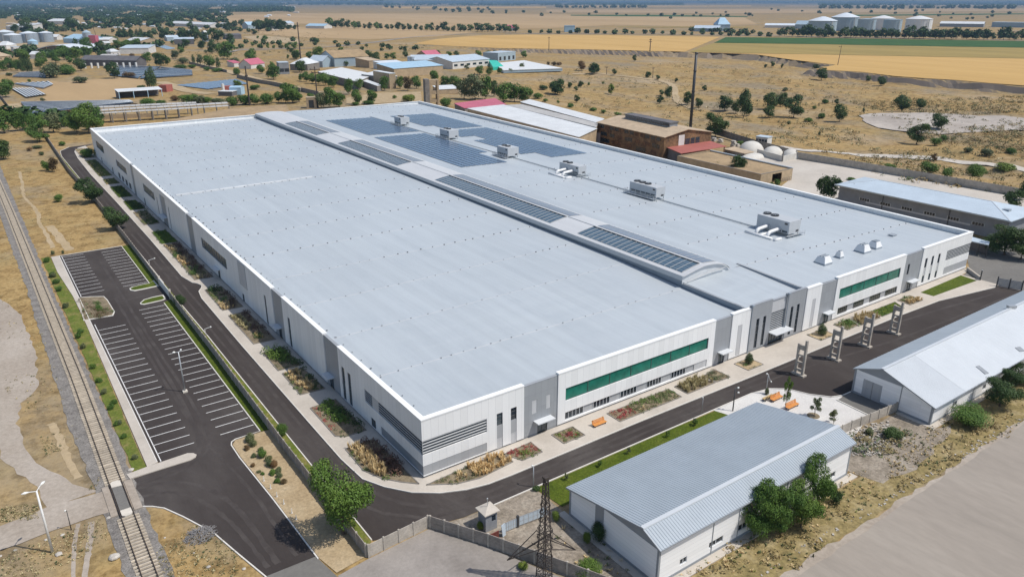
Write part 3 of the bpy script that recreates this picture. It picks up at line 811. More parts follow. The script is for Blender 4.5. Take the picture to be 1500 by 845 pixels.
def window(side, u0, u1, z0, z1, out=0.0, glass='dark_glass', div=2, rows=1, frame='frame', rec=.16, name='window', fw=.07):
 b = MB()
 d = out - rec
 for (a, c, e, f) in ((u0, u0 + fw, z0, z1), (u1 - fw, u1, z0, z1)): slab(b, side, a, c, d - .06, d + .05, e, e, f, f)
 for e in (z0, z1 - fw): slab(b, side, u0 + fw, u1 - fw, d - .06, d + .05, e, e, e + fw, e + fw)
 for k in range(1, div):
  u = u0 + (u1 - u0) * k / div
  slab(b, side, u - fw / 2, u + fw / 2, d - .05, d + .04, z0 + fw, z0 + fw, z1 - fw, z1 - fw)
 for k in range(1, rows):
  z = z0 + (z1 - z0) * k / rows
  slab(b, side, u0 + fw, u1 - fw, d - .045, d + .035, z - fw / 2, z - fw / 2, z + fw / 2, z + fw / 2)
 fr = b.build(name, M[frame], FAC)
 g = MB(); slab(g, side, u0 + .01, u1 - .01, d - .12, d - .02, z0 + .01, z0 + .01, z1 - .01, z1 - .01)
 g.build('pane', M[glass], fr)
 return fr

def infill(side, u0, u1, z0, z1, mat, out=0.0, rec=.05, name='infill_panel'):
 b = MB(); slab(b, side, u0, u1, out - rec - .1, out - rec, z0, z0, z1, z1)
 return b.build(name, M[mat], FAC)

def louvres(side, u0, u1, z0, z1, n, out=0.0, corner=False):
 b = MB(); slab(b, side, u0, u1, out - .26, out - .16, z0, z0, z1, z1)
 o = b.build('louvre_bank', M['louvre_back'], FAC)
 b = MB(); st = (z1 - z0) / n
 for k in range(n):
  z = z0 + st * (k + .62)
  f_ = (.30 if n < 7 else .2) if side == 'F' else .15
  slab(b, side, u0, u1, out - .1, out - .04, z, z, z + st * f_, z + st * f_)
 b.build('louvre_blades', M['louvre'], o)
 return o

def door(side, u0, u1, z1, out=0.0, leaves=2, cover=None, cz=2.55, dep=1.3, mat='frame'):
 b = MB(); fw = .08; d = out - .12
 slab(b, side, u0, u0 + fw, d - .06, d + .06, .17, .17, z1, z1); slab(b, side, u1 - fw, u1, d - .06, d + .06, .17, .17, z1, z1)
 slab(b, side, u0 + fw, u1 - fw, d - .06, d + .06, z1 - fw, z1 - fw, z1, z1)
 for k in range(1, leaves):
  u = u0 + (u1 - u0) * k / leaves
  slab(b, side, u - .05, u + .05, d - .05, d + .05, .17, .17, z1 - fw, z1 - fw)
 o = b.build('door', M['lframe' if mat == 'pale' else 'frame'], FAC)
 g = MB(); slab(g, side, u0 + .02, u1 - .02, d - .12, d - .02, .17, .17, z1 - .02, z1 - .02)
 g.build('door_leaf', M['grey_glass'], o)
 if cover:
  b = MB(); a, c = cover
  slab(b, side, a, c, out + .003, out + dep, cz, cz, cz + .16, cz + .16)
  cn = b.build('canopy', M['lframe'], FAC)
 return o

W = .14                                       # white bays stand this far proud of the grey ones
t0 = lambda u: 9.2
tg = lambda u: 9.02
# --- front, left to right
A_ops = [(-.2, 10.45, 3.85, 6.1), (-.2, 10.4, .62, 2.1), (12.15, 13.2, .3, 6.2), (14.65, 15.7, .3, 6.3)]
facade('F', -W, 17.05, t0, A_ops, W, M['white_clad'], 'white_front_wall')
louvres('F', -W + .02, 10.45, 3.85, 6.1, 5, W)
infill('F', -W + .02, 10.4, .62, 2.1, 'mgrey_clad', W, .04)
window('F', 12.15, 13.2, 4.2, 6.2, W, 'grey_glass', 1, 3); infill('F', 12.15, 13.2, 2.05, 4.2, 'mgrey_clad', W, .06); infill('F', 12.15, 13.2, .3, 2.05, 'lgrey_clad', W, .08)
window('F', 14.65, 15.7, 4.25, 6.3, W, 'dark_glass', 1, 3); infill('F', 14.65, 15.7, 2.1, 4.25, 'mgrey_clad', W, .06); infill('F', 14.65, 15.7, .3, 2.1, 'lgrey_clad', W, .08)
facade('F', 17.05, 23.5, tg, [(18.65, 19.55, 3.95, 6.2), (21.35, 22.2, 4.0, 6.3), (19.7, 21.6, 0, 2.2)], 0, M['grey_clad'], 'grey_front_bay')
infill('F', 18.65, 19.55, 3.95, 6.2, 'lgrey_clad', 0, .04, 'perforated_panel'); infill('F', 21.35, 22.2, 4.0, 6.3, 'lgrey_clad', 0, .04, 'perforated_panel')
door('F', 19.7, 21.6, 2.2, 0, 2, (18.9, 22.2))
B_ops = [(25, 57.55, 4.2, 6.4), (25, 57.6, .75, 2.15)]
facade('F', 23.5, 59.15, t0, B_ops, W, M['white_clad'], 'white_front_wall')
window('F', 25, 57.55, 4.2, 6.4, W, 'green_glass', 7, 1, 'frame', .2, 'green_window_band')
infill('F', 25, 57.6, .75, 2.15, 'mgrey_clad', W, .22)
for a, c in ((25.05, 28.85), (30.9, 34.5), (36.8, 40.5), (42.85, 46.3), (48.7, 52.3)): window('F', a, c, .8, 2.1, W - .03, 'dark_glass', 5, 1, 'lframe', .16)
infill('F', 54.4, 57.55, .8, 2.1, 'lgrey_clad', W, .1, 'blank_window_panel')
facade('F', 59.15, 63.65, tg, [(60.9, 62.5, 0, 2.2)], 0, M['grey_clad'], 'grey_front_bay')
door('F', 60.9, 62.5, 2.2, 0, 2, (60.5, 63.4))
facade('F', 63.65, 68.8, t0, [(65.4, 66.65, .5, 6.7)], W, M['white_clad'], 'white_front_wall')
infill('F', 65.4, 66.65, .5, 6.7, 'lgrey_clad', W, .05, 'tall_panel')
t6 = lambda u: 9.62
facade('F', 69.1, 75.25, t6, [(70.9, 71.75, .55, 6.6), (72.9, 73.75, .6, 6.65)], 0, M['grey_clad'], 'grey_front_bay')
for a in (70.9, 72.9): window('F', a, a + .85, .6, 6.6, 0, 'dark_glass', 1, 4)
infill('F', 75.26, 79.64, 6.8, 9.3, 'lgrey_clad', -.12, 0, 'entrance_panel'); infill('F', 75.26, 79.64, 2.6, 3.0, 'lgrey_clad', -.12, 0, 'entrance_panel')
louvres('F', 75.3, 79.6, 3.0, 6.8, 10, -.12)
door('F', 75.7, 79.3, 2.5, -.12, 4, (75.1, 80.5), 2.7, 1.9)
facade('F', 79.65, 85.9, t6, [(81.3, 82.1, .6, 6.6), (83.25, 84.1, .6, 6.7)], 0, M['grey_clad'], 'grey_front_bay')
for a in (81.3, 83.25): window('F', a, a + .82, .6, 6.6, 0, 'dark_glass', 1, 4)
facade('F', 85.9, 90.75, lambda u: 9.3, [(88.0, 89.15, .5, 6.7)], W, M['white_clad'], 'white_front_wall')
infill('F', 88.0, 89.15, .5, 6.7, 'lgrey_clad', W, .05, 'tall_panel')
facade('F', 90.75, 96.0, lambda u: 9.12, [(93.0, 94.8, 0, 2.3)], 0, M['grey_clad'], 'grey_front_bay')
door('F', 93.0, 94.8, 2.3, 0, 2, (92.5, 95.3))
facade('F', 96.0, 122.2, lambda u: 9.4, [(97.4, 120.6, 4.55, 6.85), (97.7, 120.5, .95, 2.5)], W, M['white_clad'], 'white_front_wall')
window('F', 97.4, 120.6, 4.55, 6.85, W, 'green_glass', 5, 1, 'frame', .2, 'green_window_band')
infill('F', 97.7, 120.5, .95, 2.5, 'mgrey_clad', W, .22)
for a, c in ((97.75, 101.4), (103.8, 107.6), (110, 114), (116.1, 120.45)): window('F', a, c, 1.0, 2.45, W - .03, 'olive_glass', 5, 1, 'frame', .16)
facade('F', 122.2, 129.45, lambda u: 9.25, [(123.8, 124.6, 4.4, 6.9), (124.9, 126.6, 0, 2.3)], 0, M['grey_clad'], 'grey_front_bay')
window('F', 123.8, 124.6, 4.4, 6.9, 0, 'dark_glass', 1, 2); door('F', 124.9, 126.6, 2.3, 0, 2, (124.5, 128.2))
K_ops = [(131, 132.05, .95, 6.9), (133.95, 134.9, .95, 6.9), (136.9, 137.9, .95, 6.9), (140.8, 152.7, 4.4, 6.95), (140.9, 152.7, .95, 2.7)]
facade('F', 129.45, 152.34, lambda u: 9.5, K_ops, W, M['white_clad'], 'white_front_wall')
for a in (131, 133.95, 136.9):
 window('F', a, a + 1, 4.6, 6.9, W, 'dark_glass', 1, 2); infill('F', a, a + 1, 2.6, 4.6, 'lgrey_clad', W, .07); window('F', a, a + 1, .95, 2.6, W, 'grey_glass', 1, 1)
louvres('F', 140.85, 152.3, 4.4, 6.95, 7, W); infill('F', 140.9, 152.3, .95, 2.7, 'mgrey_clad', W, .05)
b = MB(); slab(b, 'F', -W + .03, -W + .11, W - .11, W - .03, .62, .62, 6.1, 6.1); b.build('corner_mullion', M['mgrey_clad'], FAC)
# --- left side, near to far
tl = lambda u: top(u)
tlg = lambda u: top(u) - .12
facade('L', .41, 27.95, tl, [(-.2, 18.2, 3.95, 6.15), (-.2, 12.9, .62, 2.1), (14.75, 16.4, .5, 2.05), (23.3, 24.5, .5, 6.4), (25.7, 26.9, .5, 6.5)], W, M['white_clad'], 'white_side_wall')
louvres('L', .06, 13.5, 3.95, 6.15, 5, W); infill('L', 13.5, 15.7, 3.95, 6.15, 'lgrey_clad', W, .1); louvres('L', 15.7, 18.2, 3.95, 6.15, 7, W)
infill('L', .02, 12.9, .62, 2.1, 'wh_trim', W, .05); window('L', 14.75, 16.4, .5, 2.05, W, 'grey_glass', 2, 1)  # lower corner band in darker grey: this side's shade put into its colour
window('L', 23.3, 24.5, .5, 6.4, W, 'grey_glass', 1, 4); window('L', 25.7, 26.9, .5, 6.5, W, 'grey_glass', 1, 4)
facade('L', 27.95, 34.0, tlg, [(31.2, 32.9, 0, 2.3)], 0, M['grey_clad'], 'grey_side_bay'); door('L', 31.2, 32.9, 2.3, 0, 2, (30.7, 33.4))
facade('L', 34.0, 54.3, tl, [(50.6, 51.8, .5, 6.6)], W, M['white_clad'], 'white_side_wall'); window('L', 50.6, 51.8, .5, 6.6, W, 'grey_glass', 1, 4)
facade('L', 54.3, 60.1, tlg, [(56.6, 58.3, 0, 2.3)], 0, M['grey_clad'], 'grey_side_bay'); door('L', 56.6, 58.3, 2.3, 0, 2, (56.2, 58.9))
facade('L', 60.1, 120.3, tl, [(64.2, 65.3, .5, 6.8), (80.0, 81.3, 0, 2.1), (91.4, 113.0, 4.5, 7.05), (98.6, 100.4, 0, 2.3)], W, M['white_clad'], 'white_side_wall')
infill('L', 76.6, 81.7, 4.2, 9.55, 'lgrey_clad', W + .13, .003, 'pale_grey_panel')
window('L', 64.2, 65.3, .5, 6.8, W, 'grey_glass', 1, 4); door('L', 80.0, 81.3, 2.1, W, 1); window('L', 91.4, 113.0, 4.5, 7.05, W, 'blue_glass', 10, 1)
door('L', 98.6, 100.4, 2.3, W, 2, (98.0, 102.0))
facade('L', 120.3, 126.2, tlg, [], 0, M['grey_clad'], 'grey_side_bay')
facade('L', 126.2, 197.5, tl, [(147.6, 148.6, .5, 7.3), (151.5, 158.8, 0, 9.2), (162.4, 163.5, .5, 7.2), (166.4, 183.1, 5.2, 7.75), (183.6, 185.2, 0, 2.6)], W, M['white_clad'], 'white_side_wall')
window('L', 147.6, 148.6, .5, 7.3, W, 'grey_glass', 1, 4); window('L', 162.4, 163.5, .5, 7.2, W, 'grey_glass', 1, 4)
infill('L', 151.5, 158.8, 3.2, 9.2, 'grey_clad', 0, .1); infill('L', 151.5, 158.8, .17, 3.2, 'mgrey_clad', 0, .12); door('L', 153.0, 157.0, 2.8, 0.0, 3, (152.2, 158.2), 3.0, 1.5)
window('L', 166.4, 183.1, 5.2, 7.75, W, 'blue_glass', 8, 1); door('L', 183.6, 185.2, 2.6, W, 2)
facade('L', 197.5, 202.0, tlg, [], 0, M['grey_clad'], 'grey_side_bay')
s_ops = [(u, u + 4.2, .8, 3.0) for u in (206.5, 213.0, 220.0, 227.0)]
facade('L', 202.0, LEN, tl, [(211.0, 231.0, 5.3, 7.7), (242.4, 244.4, 0, 2.7), (258.2, 277.2, 5.4, 8.3), (268.0, 270.0, 0, 2.4)] + s_ops, W, M['white_clad'], 'white_side_wall')
window('L', 211.0, 231.0, 5.3, 7.7, W, 'blue_glass', 8, 1); window('L', 258.2, 277.2, 5.4, 8.3, W, 'blue_glass', 8, 1)
for o in s_ops: window('L', o[0], o[1], .8, 3.0, W, 'grey_glass', 2, 1)
door('L', 242.4, 244.4, 2.7, W, 2); door('L', 268.0, 270.0, 2.4, W, 2)
# --- plinth, parapet caps, back and right walls
b = MB()
doorsF = [(19.7, 21.6), (60.9, 62.5), (75.25, 79.65), (93.0, 94.8), (124.9, 126.6)]
doorsL = [(31.2, 32.9), (56.6, 58.3), (80.0, 81.3), (98.6, 100.4), (151.5, 158.8), (183.6, 185.2), (242.4, 244.4), (268.0, 270.0)]
def runs(u0, u1, gaps):
 u = u0
 for a, c in gaps:
  yield u, a
  u = c
 yield u, u1
for a, c in runs(.02, 152.3, doorsF): slab(b, 'F', a, c, -.35, -.03, 0, 0, .448, .448)
for a, c in runs(.4, LEN, doorsL): slab(b, 'L', a, c, -.35, -.03, 0, 0, .448, .448)
b.build('plinth', M['plinth'], FAC)
for a, c, z in ((-W - .06, 17.05, 9.2), (23.5, 59.15, 9.2), (63.65, 68.8, 9.2), (85.9, 90.75, 9.3), (96, 122.2, 9.4), (129.45, 152.4, 9.5)):
 b = MB(); slab(b, 'F', a, c, -.62, W + .06, z + .002, z + .002, z + .2, z + .2); b.build('parapet_cap', M['white_cap'], FAC)
for a, c in ((.65, 27.95), (34.0, 54.3), (60.1, 120.3), (126.2, 197.5), (202.0, LEN + .1)):
 b = MB(); slab(b, 'L', a, c, -.62, W + .06, top(a) + .002, top(c) + .002, top(a) + .2, top(c) + .2); b.build('parapet_cap', M['white_cap'], FAC)
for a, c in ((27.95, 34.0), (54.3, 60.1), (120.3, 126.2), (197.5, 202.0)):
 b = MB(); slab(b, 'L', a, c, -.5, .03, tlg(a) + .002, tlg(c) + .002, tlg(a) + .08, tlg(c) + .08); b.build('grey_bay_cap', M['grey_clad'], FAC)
for a, c, z in ((17.05, 23.5, 9.02), (59.15, 63.65, 9.02), (69.1, 75.25, 9.62), (75.25, 79.65, 9.3), (79.65, 85.9, 9.62), (90.75, 96, 9.12), (122.2, 129.45, 9.25)):
 b = MB(); slab(b, 'F', a, c, -.5, .03, z + .002, z + .002, z + .07, z + .07); b.build('grey_bay_cap', M['grey_clad'], FAC)
bx = taper(152.34, LEN)
def ptop(y): return 9.5 + KY * y
b = MB()
b.hexa([(151.94, .4, 0), (152.34, .4, 0), (bx, LEN, 0), (bx - .4, LEN, 0)], [(151.94, .4, 9.5), (152.34, .4, 9.5), (bx, LEN, ptop(LEN)), (bx - .4, LEN, ptop(LEN))])
b.build('right_wall', M['white_clad'], FAC)
b = MB()
b.hexa([(.0, LEN - .4, 0), (bx, LEN - .4, 0), (bx, LEN, 0), (0, LEN, 0)], [(0, LEN - .4, top(LEN)), (bx, LEN - .4, ptop(LEN)), (bx, LEN, ptop(LEN)), (0, LEN, top(LEN))])
b.build('back_wall', M['white_clad'], FAC)
b = MB()
b.hexa([(151.6, .62, 9.502), (152.5, .62, 9.502), (bx + .1, LEN + .1, ptop(LEN) + .002), (bx - .8, LEN + .1, ptop(LEN) + .002)], [(151.6, .62, 9.66), (152.5, .62, 9.66), (bx + .1, LEN + .1, ptop(LEN) + .16), (bx - .8, LEN + .1, ptop(LEN) + .16)])
xm = taper(67.5, LEN)
b.hexa([(.65, LEN - .7, top(LEN) + .01), (bx - .82, LEN - .7, ptop(LEN) + .01), (bx - .82, LEN + .12, ptop(LEN) + .01), (.65, LEN + .12, top(LEN) + .01)],
       [(.65, LEN - .7, top(LEN) + .19), (bx - .82, LEN - .7, ptop(LEN) + .15), (bx - .82, LEN + .12, ptop(LEN) + .15), (.65, LEN + .12, top(LEN) + .19)])
b.build('rear_parapet_cap', M['white_cap'], FAC)
# --- roofs
def roof_sheet(name, mat, x0, z0, x1, z1, ya, yb, n=24, zf=None, par=FAC):
 b = MB()
 for k in range(n):
  y0 = ya + (yb - ya) * k / n; y1 = ya + (yb - ya) * (k + 1) / n
  b.face([(taper(x0, y0), y0, z0(y0)), (taper(x1, y0), y0, z1(y0)), (taper(x1, y1), y1, z1(y1)), (taper(x0, y1), y1, z0(y1))])
 return b.build(name, mat, par)
zle = lambda y: 8.95 + KY * y - 1.5 * sstep(120, LEN, y)        # left roof at the eave
zli = lambda y: 8.42 + .9 * sstep(1, 40, y) + KY * y - 1.3 * sstep(120, LEN, y)   # left roof against the spine
roof_sheet('left_roof', M['roof'], .3, zle, 67.3, zli, .3, LEN - .3, 60)
FZ = lambda y: 11.2 + .0045 * y                                     # top of the spine fascia
b = MB()
n = 60
for k in range(n):
 y0 = 15.6 + (LEN - .5 - 15.6) * k / n; y1 = 15.6 + (LEN - .5 - 15.6) * (k + 1) / n
 xa, xb = taper(67.6, y0), taper(67.6, y1)
 b.face([(xb, y1, zli(y1) - .2), (xa, y0, zli(y0) - .2), (xa, y0, FZ(y0) - .9), (xb, y1, FZ(y1) - .9)])
b.face([(67.6, 15.6, 8), (67.6, .45, 8.0), (67.6, .45, 9.5), (67.6, 15.6, 9.9)])
b.build('spine_wall', M['dark_wall'], FAC)
b = MB()
for k in range(n):
 y0 = 15.6 + (LEN - .5 - 15.6) * k / n; y1 = 15.6 + (LEN - .5 - 15.6) * (k + 1) / n
 xa, xb = taper(67.15, y0), taper(67.15, y1)
 b.hexa([(xb, y1, FZ(y1) - 1), (xa, y0, FZ(y0) - 1), (xa + .9, y0, FZ(y0) - 1), (xb + .9, y1, FZ(y1) - 1)], [(xb, y1, FZ(y1)), (xa, y0, FZ(y0)), (xa + .9, y0, FZ(y0)), (xb + .9, y1, FZ(y1))])
b.build('spine_fascia', M['fascia'], FAC)
# curved spine roof: a shallow arc from the fascia over the ridge down to the right-hand roof
ARC = [(67.25, 0.0), (68.4, .30), (70.2, .72), (71.8, 1.05), (73.0, 1.22), (74.3, 1.25), (75.8, 1.12), (77.5, .88), (79.0, .42), (80.4, -.45), (81.2, -1.25)]
def AF(y): return .86 - .5 * y / LEN
def arc(x, y):
 for (xa, za), (xb, zb) in zip(ARC[:-1], ARC[1:]):
  if xa <= x <= xb: return FZ(y) + AF(y) * (za + (zb - za) * (x - xa) / (xb - xa))
 return FZ(y) + ARC[-1][1] * AF(y)
b = MB()
for k in range(n):
 y0 = 15.6 + (LEN - .5 - 15.6) * k / n; y1 = 15.6 + (LEN - .5 - 15.6) * (k + 1) / n
 for (xa, za), (xb, zb) in zip(ARC[:-1], ARC[1:]):
  b.face([(taper(xa, y0), y0, FZ(y0) + za * AF(y0)), (taper(xb, y0), y0, FZ(y0) + zb * AF(y0)), (taper(xb, y1), y1, FZ(y1) + zb * AF(y1)), (taper(xa, y1), y1, FZ(y1) + za * AF(y1))])
b.build('spine_roof', M['roof_spine'], FAC)
b = MB()
fz = FZ(15.6)
b.face([(67.25, 15.58, 9.6)] + [(81.2, 15.58, 9.6)] + [(x, 15.58, fz + z * AF(15.6)) for x, z in ARC[::-1]])
b.build('spine_end_wall', M['lframe'], FAC)
b = MB()
arcpts = [(x, 15.3, fz + z * AF(15.6) + .06) for x, z in ARC]
for p, q in zip(arcpts[:-1], arcpts[1:]): b.bar(p, q, .3, .07)
low = [(68.4 + 11.2 * t, 15.2, 9.95 + .9 * math.sin(math.pi * (t * .62 + .0)) ) for t in [k / 8 for k in range(9)]]
for p, q in zip(low[:-1], low[1:]): b.bar(p, q, .12, .14)
b.build('spine_end_trim', M['lgrey_clad'], FAC)
zs = lambda y: 9.55
roof_sheet('front_spine_roof', M['roof'], 67.6, lambda y: 9.5 + .012 * y, 85.0, lambda y: 8.85 + .07 * y, .4, 15.6, 4)
zrl = lambda y: 9.4 + .55 * sstep(0, 18, y) + KY * y
zrr = lambda y: 8.35 + KY * y
roof_sheet('right_roof', M['roof'], 85.05, zrl, 151.96, zrr, .35, LEN - .3, 60)
roof_sheet('right_roof_edge', M['roof'], 80.2, lambda y: 9.93 + KY * y - .3, 85.05, zrl, 15.6, LEN - .3, 60)
b = MB()
b.hexa([(84.95, .5, 8.6), (85.2, .5, 8.6), (85.2, 16.5, 9.0), (84.95, 16.5, 9.0)], [(84.95, .5, 9.5), (85.2, .5, 9.5), (85.2, 16.5, 10.15), (84.95, 16.5, 10.15)])
b.build('roof_step', M['dark_wall'], FAC)
b = MB()
b.hexa([(84.9, .5, 9.502), (85.4, .5, 9.502), (85.4, 16.6, 10.152), (84.9, 16.6, 10.152)], [(84.9, .5, 9.58), (85.4, .5, 9.58), (85.4, 16.6, 10.22), (84.9, 16.6, 10.22)])
b.build('roof_step_cap', M['grey_clad'], FAC)
b = MB()
b.hexa([(67.3, .7, 9.5), (67.75, .7, 9.5), (67.75, 15.3, 9.71), (67.3, 15.3, 9.71)], [(67.3, .7, 9.58), (67.75, .7, 9.58), (67.75, 15.3, 9.79), (67.3, 15.3, 9.79)])
b.build('roof_step_cap', M['grey_clad'], FAC)
# rooflights in the spine: left slope glazed with bars, right slope a narrower band
for k, (ya, yb) in enumerate(((16.8, 49.4), (59.8, 116.5), (141.5, 190.5), (212.0, 248.5))):
 b = MB(); bars = b; far = MB()
 m = max(6, int((yb - ya) / 4))
 for i in range(m):
  y0 = ya + (yb - ya) * i / m; y1 = ya + (yb - ya) * (i + 1) / m
  for xa, xb in ((68.2, 70.2), (70.2, 71.8), (71.8, 73.0)):
   b.face([(taper(xa, y0), y0, arc(xa, y0) + .06), (taper(xb, y0), y0, arc(xb, y0) + .06), (taper(xb, y1), y1, arc(xb, y1) + .06), (taper(xa, y1), y1, arc(xa, y1) + .06)])
  for xa, xb in ((74.3, 75.8), (75.8, 77.5), (77.5, 78.2)):
   far.face([(taper(xa, y0), y0, arc(xa, y0) + .05), (taper(xb, y0), y0, arc(xb, y0) + .05), (taper(xb, y1 - 0), y1, arc(xb, y1) + .05), (taper(xa, y1), y1, arc(xa, y1) + .05)])
 nb = int((yb - ya) / 1.6)
 for i in range(nb + 1):
  y0 = ya + (yb - ya) * i / nb
  for xa, xb in ((68.2, 70.2), (70.2, 71.8), (71.8, 73.0)):
   bars.bar((taper(xa, y0), y0, arc(xa, y0) + .1), (taper(xb, y0), y0, arc(xb, y0) + .1), .11, .10, 1)
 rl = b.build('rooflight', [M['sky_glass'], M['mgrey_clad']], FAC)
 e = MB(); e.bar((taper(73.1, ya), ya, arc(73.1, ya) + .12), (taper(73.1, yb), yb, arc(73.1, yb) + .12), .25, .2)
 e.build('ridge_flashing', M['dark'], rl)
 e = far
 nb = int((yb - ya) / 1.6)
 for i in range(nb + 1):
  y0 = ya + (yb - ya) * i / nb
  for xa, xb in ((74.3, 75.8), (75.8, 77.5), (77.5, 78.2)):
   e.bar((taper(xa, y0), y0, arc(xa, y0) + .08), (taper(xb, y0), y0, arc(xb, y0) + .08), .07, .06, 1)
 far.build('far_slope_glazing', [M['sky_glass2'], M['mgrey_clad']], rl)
b = MB()
for y0, y1 in ((49.4, 59.8), (116.5, 141.5), (190.5, 212)): b.bar((taper(73.6, y0), y0, arc(73.6, y0) + .05), (taper(73.6, y1), y1, arc(73.6, y1) + .05), .18, .12)
b.build('ridge_line', M['steel'], FAC)
# downpipes
for x, z in ((68.95, 9.7), (79.72, 9.7)):
 b = MB(); b.tube([(x, -.22, .2), (x, -.22, z)], .1, 8); b.box(x - .28, -.5, z, x + .28, -.08, z + .3)
 b.build('downpipe', M['dark_wall'], FAC)
# white seam across the left roof, roof anchors
def zroofL(x, y):
 t = (x - .3) / 67.0
 return zle(y) * (1 - t) + zli(y) * t
def zroofR(x, y):
 t = (x - 85.05) / 66.9
 return zrl(y) * (1 - t) + zrr(y) * t
b = MB()
for k in range(10):
 x0 = 2.6 + k * 4.1; x1 = x0 + 3.85
 for a, c in ((x0, x1),): b.hexa([(a, 148.3, zroofL(a, 149)), (c, 148.3, zroofL(c, 149)), (c, 149.5, zroofL(c, 149)), (a, 149.5, zroofL(a, 149))], [(a, 148.3, zroofL(a, 149) + .16), (c, 148.3, zroofL(c, 149) + .16), (c, 149.5, zroofL(c, 149) + .16), (a, 149.5, zroofL(a, 149) + .16)])
b.build('white_roof_seam', M['old_white_roof'], FAC)
ra = random.Random(5)
anch = []
for k in range(17):
 y = 15.3 + 16.55 * k
 x = 1.4
 while x < 66:
  anch.append((taper(x, y) if x > 2 else x, y + ra.uniform(-.08, .08), zroofL(x, y), .36 if ra.random() < .6 else .26)); x += ra.choice((1.9, 2.3, 2.9, 3.4, 3.0))
 x = 86.5
 while x < 150:
  if not (y > 128 and y < 255 and x < 141): anch.append((taper(x, y), y + ra.uniform(-.08, .08), zroofR(x, y), .30))
  x += ra.choice((2.4, 2.9, 3.5, 4.0))
for k in range(80):
 y = 1 + k * 3.45; anch.append((1.25, y, zroofL(1.25, y), .30 if k % 5 else .5))
anch.sort(key=lambda a: (Vector(a[:3]) - CPOS).length)
proto = None
for i, (x, y, z, s) in enumerate(anch[:100]):
 if proto is None:
  b = MB(); b.lathe([(0.0, .30), (.42, .28), (.42, .2), (.12, .18), (.12, -.05)], (0, 0, 0), 8)
  proto = b.build('roof_anchor', M['anchor'], FAC); o = proto
 else:
  o = proto.copy(); COL.objects.link(o)
 o.location = (x, y, z); o.scale = (s * .8, s * .8, .5)
b = MB()
for x, y, z, s in anch[100:]: b.box(x - s / 3, y - s / 3, z - .02, x + s / 3, y + s / 3, z + .2)
stuff(b.build('distant_roof_anchors', M['anchor'], FAC))
# faint ribs on the roof along the anchor lines
b = MB()
for k in range(17):
 y = 15.3 + 16.55 * k
 for x0, x1, zf in ((.8, 66.8, zroofL), (86, 151, zroofR)):
  if x0 > 80 and 128 < y < 252: continue
  b.hexa([(taper(x0, y), y - .09, zf(x0, y) - .03), (taper(x1, y), y - .09, zf(x1, y) - .03), (taper(x1, y), y + .09, zf(x1, y) - .03), (taper(x0, y), y + .09, zf(x0, y) - .03)],
               [(taper(x0, y), y - .09, zf(x0, y) + .025), (taper(x1, y), y - .09, zf(x1, y) + .025), (taper(x1, y), y + .09, zf(x1, y) + .025), (taper(x0, y), y + .09, zf(x0, y) + .025)])
b.build('roof_joint_strip', M['roof_spine'], FAC)

# ================================================================ things standing on the roof
def solar_array(label, cells, xpitch=2.05, tilt=.10):
 """cells: list of (x0, x1, y0, y1); rows of panels run along Y"""
 x0 = min(c[0] for c in cells); y0 = min(c[2] for c in cells)
 o = thing('solar_array', label, 'solar panels', (taper(x0, y0), y0, zroofR(x0, y0)), 'solar panel fields on the factory roof')
 xs = []
 x = x0
 x1 = max(c[1] for c in cells)
 while x < x1 - .5:
  xm_ = x + xpitch / 2
  spans = sorted([(c[2], c[3]) for c in cells if c[0] <= xm_ <= c[1]])
  for ya, yb in spans:
   b = MB()
   nseg = max(1, int((yb - ya) / 12))
   for k in range(nseg):
    p = ya + (yb - ya) * k / nseg; q = ya + (yb - ya) * (k + 1) / nseg - .35
    def V(xx, yy, dz): return (taper(xx, yy), yy, zroofR(xx, yy) + dz)
    b.hexa([V(x, p, .12), V(x + xpitch - .5, p, .13), V(x + xpitch - .5, q, .13), V(x, q, .12)], [V(x, p, .17), V(x + xpitch - .5, p, .19), V(x + xpitch - .5, q, .19), V(x, q, .17)])
   b.build('panel_row', M['solar'], o)
  x += xpitch
 return o
solar_array('nearest left field of blue solar panels on the factory roof, beside the spine rooflights', [(86, 104.5, 131, 198), (104.5, 108, 150, 198)])
solar_array('far left field of blue solar panels on the roof, behind the larger left field', [(86.5, 108.5, 203.5, 249.5)])
solar_array('near right field of blue solar panels on the factory roof, along the right parapet', [(122.5, 139.3, 131, 200), (117, 122.5, 141, 174), (117, 122.5, 183, 200)])
solar_array('far right field of blue solar panels behind the rear rooftop chiller', [(117.5, 139.5, 215, 250), (121.5, 139.5, 203.5, 215)])

